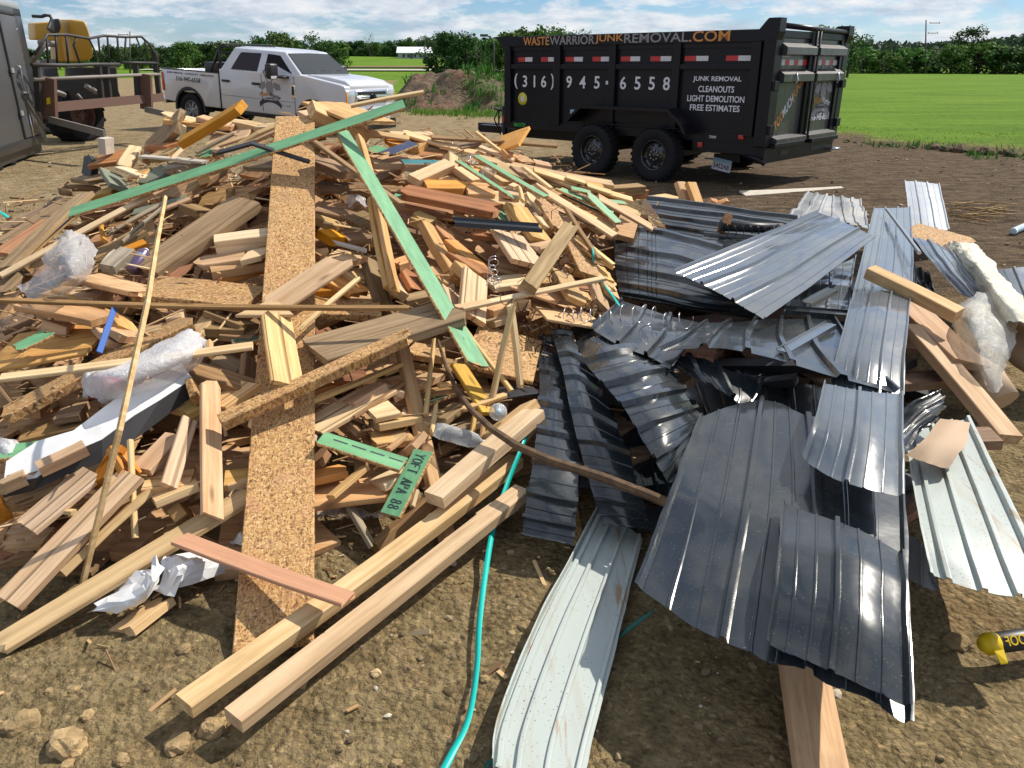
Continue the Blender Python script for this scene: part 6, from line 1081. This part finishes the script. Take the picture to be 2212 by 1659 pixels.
def coil(name,a,b_,rad,turns,wr,mat,label,grp,stretch=.0,flat=1.):
    d=(b_-a); ax=d.normalized(); u=ax.orthogonal().normalized(); v=ax.cross(u); mb=MB(); n=int(turns*14); pts=[]
    for k in range(n+1):
        t_=k/n; an=2*math.pi*turns*t_; r=rad*.72*(1+.55*noise.noise((t_*5,rad*50,turns))); pts.append(a+d*(t_+.05*noise.noise((t_*4,turns,1)))+noise.noise_vector((t_*3.5,turns,rad*9))*rad*.9+(u*math.cos(an)+v*math.sin(an)*flat)*r)
    mb.tube(pts,wr*.62,5); return tag(mb.build(name,MATS[mat]),label,'wire coil',grp)
CG='springy steel coils'; H_=onheap
coil('steel_coil',H_(1072,620,.12),H_(1062,560,.12),.035,7,.004,'steel_wire_light','bright coil standing beside the orange studs on the right slope',None)
coil('steel_coil',H_(1008,352,.1),H_(1028,338,.1),.035,5,.005,'steel_wire_light','small bright coil near the right crest of the wood pile',None)
coil('steel_coil',H_(1200,598,.12),H_(1225,560,.12),.05,4,.004,'steel_wire','dark loose coil below the particleboard offcut',None,.6)
coil('steel_coil',H_(1130,720,.10),H_(1290,655,.16),.055,9,.0035,'steel_wire','tangled dark coil over the pinkish plywood sheet',None,1.5); coil('steel_coil',H_(1215,680,.12),H_(1330,690,.25),.05,6,.0035,'steel_wire_light','loose bright coil reaching from the wood pile to the curled panel',None,1.2); coil('steel_coil',H_(1170,760,.06),H_(1230,700,.12),.06,4,.004,'steel_wire','dark coil hanging at the end of the large particleboard sheet',None,1.)
coil('steel_coil',H_(1085,640,.2),H_(1140,660,.2),.035,4,.003,'steel_wire','thin dark coil behind the short grooved plank',None,1.)
coil('steel_coil',onz(1340,672,.50),onz(1480,700,.50),.06,6,.003,'steel_wire_light','stretched bright coil lying over the shiny curled panel',None,1.5)
coil('steel_coil',onz(1560,486,.62),onz(1690,492,.60),.04,9,.0045,'steel_wire','thick black and silver coil in the pocket behind the big smooth roof panel',None)
mb=MB(); mb.tube([onz(1555,488,.60),onz(1690,494,.58)],.035,8); tag(mb.build('rubber_hose',MATS['black_plastic']),'black hose inside the coil in the pocket of the metal heap','hose')
zb((1550,492,.56),(1565,470,.66),10,.06,'redbrown',.05,'red-brown stud end beside the thick black and silver coil','stud')
# bottles
def bottle(name,a,b_,r,label,mat='clear_bottle',rib=True,cap='bottle_blue'):
    d=(b_-a); L_=d.length; ax=d.normalized(); u=ax.orthogonal().normalized(); M=Matrix((u,ax.cross(u),ax)).transposed().to_4x4(); M.translation=a
    pr=[(0,.01),(r*.8,.0),(r,.03*1)]
    for k in range(18):
        z=.03+(L_*.72-.03)*k/17; pr.append((r*(1-(.07 if (rib and k%2) else 0)),z))
    pr+=[(r*.8,L_*.82),(r*.35,L_*.93),(r*.33,L_)]
    e=empty(name); tag(e,label,'bottle'); mb=MB(); mb.lathe(pr,20,M); mb.build('bottle_body',MATS[mat],e)
    mb=MB(); mb.lathe([(r*.38,L_*.95),(r*.38,L_*1.04),(0,L_*1.04)],16,M); mb.build('cap',MATS[cap],e); return e
bottle('crushed_bottle',H_(940,928,.13),H_(1048,958,.13),.034,'crushed clear ribbed bottle lying on the front of the wood pile')
p=H_(1076,890,.22); bottle('bottle',p-(CAM-p).normalized()*.12,p,.036,'clear bottle with its blue cap facing us above the bowed stick',rib=False)
p=H_(1048,378,.1); bottle('bottle',p,p+Vector((.05,.12,.03)),.04,'small clear bottle lying among the green strips on the right crest','clear_bottle',False,'tape_white')
bottle('foam_bottle',onz(2188,500,.04),onz(2225,484,.05),.035,'white and blue spray bottle with a gold tip on the soil at the right edge','bottle_blue',False,'cap_gold')
# spray can
a_,b_=H_(285,586,.06),H_(316,540,.10); e=empty('spray_can'); tag(e,'purple and silver spray can lying in the pile left of the broad weathered beam','spray can'); d=(b_-a_); ax=d.normalized(); u=ax.orthogonal().normalized(); M=Matrix((u,ax.cross(u),ax)).transposed().to_4x4(); M.translation=a_; L_=d.length
pbr('can_print',(.12,.085,.16),.3,.3)
mb=MB(); mb.lathe([(0,0),(.03,0),(.032,.01),(.032,L_*.85),(.022,L_*.95),(.0,L_*.97)],20,M); mb.build('can_body',MATS['can_print'],e); mb=MB(); mb.lathe([(.0325,L_*.55),(.0325,L_*.7)],20,M); mb.build('can_band',MATS['silver'],e); mb=MB(); mb.lathe([(.012,L_*.96),(.012,L_*1.03),(0,L_*1.03)],10,M); mb.build('nozzle',MATS['tape_white'],e)
# crumpled films: nets of survey points with folds
def crumple(name,rows,mat,label,cat,amp=.03,fr=7.,nu=20,nv=20,onfn=None,flat=True,ragged=.5):
    SEED[0]+=1; sd=SEED[0]*3.1; rc_=random.Random(SEED[0]); P=[[(onfn(*p) if onfn else onz(*p)) for p in r] for r in rows]; rc=[[crom(r,i/nu) for i in range(nu+1)] for r in P]; G=[]
    for k in range(nv+1):
        L_=[]
        for i in range(nu+1):
            jt=.42 if flat else .15; u=max(0,min(1,(i+rc_.uniform(-jt,jt))/nu)); v=max(0,min(1,(k+rc_.uniform(-jt,jt))/nv))
            p=crom([crom(r,u) for r in P],v); q_=p*fr; n=noise.noise_vector(q_+Vector((sd,0,0)))*amp
            rd=1-abs(noise.noise(q_*.8+Vector((0,0,sd))))*3.2; r2=1-abs(noise.noise(q_*1.9+Vector((0,sd,0))))*3.2
            p=p+n+Vector((0,-.35,1))*amp*(.75*rd+.4*r2)+Vector((rc_.gauss(0,1),rc_.gauss(0,1),rc_.gauss(0,1)))*amp*(.10 if flat else .03)
            if i in (0,nu) or k in (0,nv): p=p+Vector((rc_.gauss(0,1),rc_.gauss(0,1),rc_.gauss(0,.6)))*amp*(ragged if flat else .25)
            L_.append(p)
        G.append(L_)
    mb=MB(); b=0; mb.v=[tuple(p) for r in G for p in r]; n=nu+1
    for k in range(nv):
        for i in range(nu):
            a=k*n+i
            for f in (((a,a+1,a+n+1),(a,a+n+1,a+n)) if rc_.random()<.5 else ((a,a+1,a+n),(a+1,a+n+1,a+n))): mb.f.append(list(f)); mb.m.append(0); mb.sm.append(not flat)
    o=mb.build(name,MATS[mat],fixn=False); return tag(o,label,cat)
oh=lambda x,y,l:onheap(x,y,l)
crumple('plastic_bag',[[(118,520,.14),(150,500,.18),(185,512,.16),(204,530,.12)],[(96,555,.16),(140,550,.30),(175,560,.28),(205,560,.14)],[(100,585,.14),(135,600,.28),(170,605,.26),(198,590,.13)],[(70,600,.10),(105,628,.18),(150,628,.18),(180,618,.10)],[(40,622,.06),(62,650,.08),(90,650,.08),(130,640,.06)]],'clear_film','clear plastic bag caught on the left side of the wood pile','plastic bag',.016,6,22,22,onfn=oh,flat=False)
crumple('white_bag',[[(395,716,.18),(420,716,.2),(446,738,.18),(452,750,.14)],[(330,750,.16),(370,745,.24),(410,760,.24),(432,785,.14)],[(255,790,.16),(300,790,.26),(340,805,.24),(372,828,.12)],[(190,800,.12),(225,815,.24),(270,840,.22),(300,860,.10)],[(175,815,.08),(185,845,.12),(220,872,.12),(240,876,.06)]],'milky_film','white plastic bag with a red object showing through, on the left of the pile','plastic bag',.010,6,22,22,onfn=oh,flat=False)
p=H_(226,838,.07); e=empty('red_jar',p); tag(e,'dull red jar with a white lid inside the white plastic bag','jar'); pbr('jar_red',(.30,.07,.07),.5)
M=Matrix.Rotation(R(-70),4,'Y')@Matrix.Rotation(R(20),4,'X'); mb=MB(); mb.lathe([(0,-.06),(.05,-.06),(.052,.05),(.045,.055)],20,M); mb.build('jar_body',MATS['jar_red'],e); mb=MB(); mb.lathe([(.05,.05),(.05,.07),(0,.07)],20,M); mb.build('lid',MATS['white_film'],e)
letters('bag_print','Lowes' if False else 'bloom',bpy.data.objects['white_bag'],(lambda c:frame((.80,.10,.58),(-.2,.9,.3),c))(onheap(345,770,.30)),'sticker_blue',.09,.03,.003) if False else None
# bent white-and-black trim
def strip_net(name,top,bot,mat,parent=None,l0=.10,l1=.12):
    mb=MB(); A=[onheap(x,y,l0) for x,y in top]; B_=[onheap(x,y,l1) for x,y in bot]; mb.grid([[a,b_] for a,b_ in zip(A,B_)],0,False); o=mb.build(name,MATS[mat],parent,fixn=False); s_=o.modifiers.new('solid','SOLIDIFY'); s_.thickness=.002; return o
wt=[(392,786),(330,818),(268,848),(215,888),(160,930),(82,953),(14,997)]; wb=[(416,818),(345,865),(290,898),(220,950),(145,982),(80,1032),(8,1046)]; bb=[(428,848),(350,905),(290,950),(222,998),(140,1028),(70,1060),(6,1075)]
T_=empty('bent_trim'); tag(T_,'long bent metal trim, white on top and black below, at the lower left of the wood pile','metal trim')
strip_net('white_face','x' and wt,wb,'white_film',T_,.14,.12); strip_net('black_face',wb,bb,'rubber_mat',T_,.119,.06)
# white crumpled paper and plastic on the dirt
oz=lambda x,y,z:onz(x,y,z)
crumple('crumpled_paper',[[(255,1250,.03),(300,1240,.10),(330,1225,.10),(352,1200,.16)],[(240,1280,.05),(290,1270,.09),(325,1265,.12),(352,1240,.10)],[(210,1310,.04),(260,1300,.08),(300,1305,.07),(345,1275,.05)],[(183,1338,.02),(230,1330,.04),(270,1325,.04),(310,1305,.02)]],'white_film','crumpled white paper on the dirt below the long tan board','crumpled paper',.022,8,8,7,ragged=.3)
crumple('crumpled_paper',[[(360,1195,.08),(385,1200,.10),(440,1185,.08),(500,1170,.05)],[(345,1250,.08),(390,1230,.12),(430,1220,.10),(505,1205,.05)],[(325,1272,.06),(370,1278,.06),(425,1262,.05),(500,1225,.03)]],'white_film','larger torn white paper beside the foot of the particleboard strip','crumpled paper',.020,8,8,7,ragged=.3)
crumple('plastic_sheet',[[(670,1105,.06),(710,1095,.08),(740,1100,.06),(790,1105,.05),(830,1108,.04)],[(690,1115,.04),(720,1120,.07),(755,1122,.05),(800,1122,.05),(835,1115,.03)]],'clear_film','crumpled clear plastic sheet on the dirt under the scribbled green board','plastic sheet',.018,14)
crumple('plastic_sheet',[[(505,1165,.05),(520,1150,.09),(535,1165,.05)],[(492,1180,.03),(515,1178,.05),(537,1192,.03)]],'dusty_steel' if False else 'white_film','gray scrap of film against the particleboard strip','plastic scrap',.008,14)
crumple('plastic_bag',[[(-30,950,.06),(10,945,.12),(40,960,.06)],[(-30,985,.06),(15,975,.12),(42,980,.06)]],'milky_film','small crumpled clear bag at the left edge below the long diagonal particleboard','plastic bag',.014,10,12,12,onfn=oh,flat=False)
p=H_(770,437,.02)
crumple('plastic_bag',[[(750,425,.04),(768,420,.1),(788,430,.04)],[(748,448,.03),(770,440,.1),(790,450,.03)]],'clear_film','clear plastic wad in the dark hollow right of the particleboard strip','plastic bag',.014,10,12,12,onfn=oh,flat=False)
# insulation in torn plastic
crumple('insulation_roll',[[(2035,535,.32),(2070,520,.42),(2100,530,.44),(2130,550,.36)],[(2060,570,.34),(2090,560,.50),(2125,570,.50),(2165,600,.36)],[(2090,610,.36),(2125,600,.52),(2165,615,.50),(2210,650,.36)],[(2125,660,.36),(2160,650,.50),(2205,665,.48),(2260,700,.36)],[(2150,720,.32),(2190,700,.44),(2230,710,.42),(2290,740,.32)]],'insulation','pale yellow insulation batt spilling along the right of the metal heap','insulation',.016,5,30,30,flat=False)
crumple('plastic_wrap',[[(2060,660,.36),(2110,640,.46),(2170,640,.46),(2215,650,.38)],[(2055,700,.34),(2090,690,.46),(2150,690,.44),(2200,720,.36)],[(2075,760,.28),(2110,770,.36),(2150,780,.34),(2180,780,.28)],[(2100,810,.20),(2130,835,.24),(2155,850,.22),(2172,820,.20)]],'insulation_film','torn clear plastic wrap hanging over the brown roll on the right','plastic wrap',.018,6,20,20,flat=False)
mb=MB(); mb.tube([onz(2095,775,.24),onz(2130,820,.20),onz(2165,868,.13)],[.07,.085,.08],14); tag(mb.build('paper_roll',MATS['cardboard']),'brown paper-backed roll end under the torn plastic wrap','roll')
mb=MB(); mb.tube([onz(2170,720,.22),onz(2230,760,.2),onz(2300,800,.2)],[.10,.11,.11],14); tag(mb.build('paper_roll',MATS['cardboard']),'second brown roll cut off by the right edge','roll')
# cardboard piece
crumple('cardboard',[[(2030,905,.34),(2060,908,.36),(2096,915,.36)],[(1990,955,.36),(2030,955,.38),(2085,965,.37)],[(1952,985,.33),(2000,1000,.35),(2048,1012,.33)]],'cardboard','torn brown cardboard flap lying on the rust-streaked white panel','cardboard',.006,5,7,6,flat=False)
crumple('cardboard',[[(1375,428,.42),(1410,422,.50),(1440,428,.48)],[(1390,445,.40),(1420,446,.46),(1440,452,.42)],[(1400,465,.36),(1425,470,.38),(1445,474,.36)]],'cardboard','bent brown cardboard at the back left corner of the metal heap','cardboard',.008,6,7,7,flat=False)
mb=MB(); clod(mb,onz(1538,438,.45),.085,random.Random(4),.6); clod(mb,onz(1556,440,.45),.07,random.Random(6),.5); tag(mb.build('foam_lump',MATS['wood_orange']),'orange-brown lump of foam behind the dark back panel','foam')
# yellow tube with upside-down print
a_,b_=onz(2128,1392,.06),onz(2300,1368,.06); d=(b_-a_).normalized(); s=d.cross(UPV).normalized(); M=Matrix((d,s,s.cross(d))).transposed().to_4x4(); M.translation=a_; e=empty('sealant_tube',M=M); tag(e,'yellow sealant tube with a torn yellow nozzle lying on the dirt at the right edge','tube')
mb=MB(); mb.lathe([(0,.03),(.028,.03),(.03,.034),(.03,.34),(0,.34)],24,Matrix.Rotation(math.pi/2,4,'Y')); mb.build('tube_body',MATS['black_plastic'],e)
mb=MB(); mb.lathe([(0,-.012),(.020,-.012),(.027,.004),(.032,.006),(.032,.032),(.0,.033)],11,Matrix.Rotation(math.pi/2,4,'Y')); mb.build('cap',MATS['yellow_plastic'],e)
mb=MB(); mb.quad([(.002,.03,.004),(.034,.026,.008),(.026,.062,-.016),(.008,.058,-.02),(.002,.03,-.002),(.034,.026,.002),(.026,.062,-.02),(.008,.058,-.024)],[(0,1,2,3),(7,6,5,4),(0,4,5,1),(1,5,6,2),(2,6,7,3),(3,7,4,0)]); mb.build('torn_flap',MATS['yellow_plastic'],e)
vv=(CAM-onz(2190,1385,.08)).normalized(); vl=(M.inverted().to_3x3()@vv); vl.x=0; vl.normalize(); yd=Vector((-1,0,0)); yd=vl.cross(yd)
letters('print','ROOF',e,Matrix.Translation(vl*.0303+Vector((.085,0,0)))@Matrix(((-1,0,0),tuple(yd),tuple(vl))).transposed().to_4x4(),'yellow_plastic',.085,.028,.006)
# twigs on the soil
mb=MB(); rt2=random.Random(12)
for k in range(26):
    q0=onz(2060+rt2.gauss(25,26),462+rt2.gauss(0,9),.0); a=rt2.uniform(-.6,.6); L_=rt2.uniform(.12,.45); q0.z=.02+rt2.random()*.05; mb.tube([q0,q0+Vector((math.cos(a)*L_*.5,math.sin(a)*L_*.5,.03)),q0+Vector((math.cos(a)*L_,math.sin(a)*L_,rt2.uniform(0,.05)))],.006,4)
tag(mb.build('twigs',MATS['wood_weathered']),kind='stuff')
trim('twig',[onz(2065,466,.02),onz(2100,472,.02),onz(2135,479,.02)],.012,'wood_tan','thin bare twig on the dark soil right of the farthest blue-gray panel','twig')
# ---------------------------------------------------------------- rocks and pebbles
def rock(px,py,wpx,label,sq=.6,seed=1):
    p=onz(px,py,.0); dep=pix(p).z; r=wpx*dep/F/2; rng=random.Random(seed); bm=bmesh.new(); bmesh.ops.create_icosphere(bm,subdivisions=3,radius=1)
    for v in bm.verts:
        d=v.co.normalized(); k=1+.28*noise.noise(d*1.4+Vector((seed*3.3,0,0)))+.12*noise.noise(d*4+Vector((seed,0,0))); q_=d*k; q_=Vector((round(q_.x*2.6)/2.6*.45+q_.x*.55,round(q_.y*2.6)/2.6*.45+q_.y*.55,q_.z)); v.co=Vector((q_.x*r,q_.y*r*.85,q_.z*r*sq))
    me=bpy.data.meshes.new('rock'); bm.to_mesh(me); bm.free(); o=link('rock',me,MATS['rock']); o.location=(p.x,p.y,terrain(p.x,p.y)+r*sq*.25); o.rotation_euler.z=rng.random()*6; tag(o,label,'rock')
for a in [(50,1560,80,'flat tan rock half sunk in the dirt near the lower left edge',.45,1),(148,1615,88,'squarish brown rock at the bottom left with a pale corner',.7,2),(190,1547,30,'small tan stone right of the flat tan rock',.6,3),(397,1402,34,'cream coloured stone with a pointed tail on the dirt below the crumpled paper',.5,4),(458,1563,58,'rough brown stone propping the cut ends of the long studs',.8,5),(382,1600,62,'gray stone in the shadow left of the stud ends',.6,6),(262,1637,34,'yellowish stone at the bottom edge left of the gray stone',.6,7),(145,1652,30,'pale stone cut off by the bottom edge',.5,8),(812,1455,26,'small tan stone in the middle of the bare dirt',.6,9),(855,1642,28,'light brown stone at the bottom edge left of the teal strap',.6,10),(1048,1472,24,'yellow-brown stone just right of the teal strap',.6,11),(232,1238,16,'tiny ochre stone near the foot of the tall slim stake',.6,12),(105,1492,18,'yellow pebble in the group left of the paper',.6,13),(160,1490,20,'off-white pebble in the group left of the paper',.5,14),(1140,1360,40,'brown clod leaning on the white gutter panel',.5,15),(2070,1378,60,'broken clod of dirt left of the yellow sealant tube',.5,16)]: rock(*a)
mb=MB(); rp=random.Random(9)
for k in range(2600):
    y=.9+6.5*rp.random()**1.8; x=rp.uniform(-1.0,.95)*y*.75+rp.uniform(-.2,.2); s=.004+.013*rp.random()**4
    if noise.noise((x*1.3,y*1.3,5))<rp.uniform(-.5,.5): continue
    if heap(x,y)>.1: continue
    clod(mb,Vector((x,y,terrain(x,y)+s*.2)),s,rp,.7)
for k in range(700):
    x=rp.uniform(1,14); y=rp.uniform(6,15); s=.008+.022*rp.random()**4; clod(mb,Vector((x,y,terrain(x,y)+s*.2)),s,rp,.7)
for k in range(700):
    x=rp.uniform(-9,0); y=rp.uniform(7,18); s=.01+.025*rp.random()**4; clod(mb,Vector((x,y,terrain(x,y)+s*.2)),s,rp,.7)
me=bpy.data.meshes.new('pebbles'); me.from_pydata(mb.v,[],mb.f); tag(link('pebbles',me,MATS['pebble']),kind='stuff')
# ---------------------------------------------------------------- labels of the boards
TONE={'fresh':'pale yellow','pale':'cream coloured','tan':'tan','pinktan':'pinkish tan','orange':'orange','stain':'red-brown stained','redbrown':'dark reddish','brown':'dark brown','weathered':'gray-brown weathered','gray':'gray weathered','ochre':'yellowish','terracotta':'pinkish brown','osb':'flaky','green':'green-faced','navy':'navy','blue':'dark blue','teal':'teal','black':'black','graygreen':'gray-green','darkgreen':'dull green','palegray':'pale gray','brightblue':'bright blue'}
ANCH=[((620,500),'tall particleboard strip'),((370,360),'longest green board'),((880,520),'diagonal green board'),((820,710),'wide central weathered plank'),((440,510),'broad weathered beam'),((125,570),'clear plastic bag'),((310,790),'white plastic bag'),((720,1270),'long front studs'),((250,930),'bent white trim'),((770,985),'dashed green board'),((895,1045),'scribbled green board'),((1250,670),'steel coils'),((1100,800),'large particleboard sheet'),((1010,510),'dark flashing'),((965,430),'glossy stained board'),((1095,320),'orange stained sheet'),((730,255),'golden stud on the summit'),((340,255),'orange stud by the pickup'),((174,417),'bent hoop'),((1330,560),'dark stack of panels'),((160,720),'orange plywood sheet'),((460,1000),'knotty upright board'),((330,1270),'crumpled paper'),((1200,430),'trailer wheels'),((1190,1010),'bowed stick'),((990,940),'crushed bottle'),((300,570),'spray can'),((700,650),'long thin dark lath'),((720,1110),'crumpled plastic sheet'),((1140,560),'streaked leaning stud'),((215,900),'diagonal particleboard strip'),((760,720),'grooved siding plank'),((1100,380),'green strips')]
def sizew(b):
    a=b['L']; return 'small' if a<.16 else 'short' if a<.42 else 'mid-length' if a<.8 else 'long' if a<1.5 else 'very long'
def dirw(b):
    x,y=b['d']; 
    if x<0: x,y=-x,-y
    a=math.degrees(math.atan2(-y,x)); return 'lying level' if abs(a)<13 else 'rising to the right' if 13<=a<62 else 'falling to the right' if -62<a<=-13 else 'pointing upright'
def rel(b,p):
    dx,dy=b['c'][0]-p[0],b['c'][1]-p[1]; return ('right of' if dx>0 else 'left of') if abs(dx)>abs(dy)*1.1 else ('below' if dy>0 else 'above')
used={}
def words(s): return len(s.split())
for b in BOARDS:
    nm=b['name'].replace('_',' ').replace('plywood sheet','plywood piece'); tone=TONE.get(b['mat'],''); near=sorted(ANCH,key=lambda a:(a[0][0]-b['c'][0])**2+(a[0][1]-b['c'][1])**2)
    if b['note']: lab=b['note']
    else:
        k=nm.replace('particleboard strip','particleboard piece'); opts=[]
        for i in range(4):
            opts.append(f"{sizew(b)} {tone} {k} {dirw(b)}, {rel(b,near[i][0])} the {near[i][1]}")
        for i in range(4):
            for j in range(i+1,5): opts.append(f"{sizew(b)} {tone} {k} {dirw(b)} between the {near[i][1]} and the {near[j][1]}")
        for i in range(3):
            for th in ('thin','thick','narrow','wide'):
                if (th=='thin' and b['t']<.02) or (th=='thick' and b['t']>.04) or (th=='narrow' and b['w']<.06) or (th=='wide' and b['w']>.13): opts.append(f"{th} {tone} {k} {dirw(b)}, {rel(b,near[i][0])} the {near[i][1]}")
        lab=next((o_ for o_ in opts if o_ not in used and words(o_)<=16),opts[0])
    n0=lab; i=2
    while lab in used: lab=n0+', '+('farther back','nearer us','lower down','higher up','at its edge')[i-2]; i+=1
    used[lab]=1; tag(b['o'],lab,{'beam':'beam','stud':'stud','stick':'stick','lath':'lath','plywood_sheet':'plywood','block':'wood block','particleboard_strip':'particleboard'}.get(b['name'],'board'),'lumber in the wood pile')
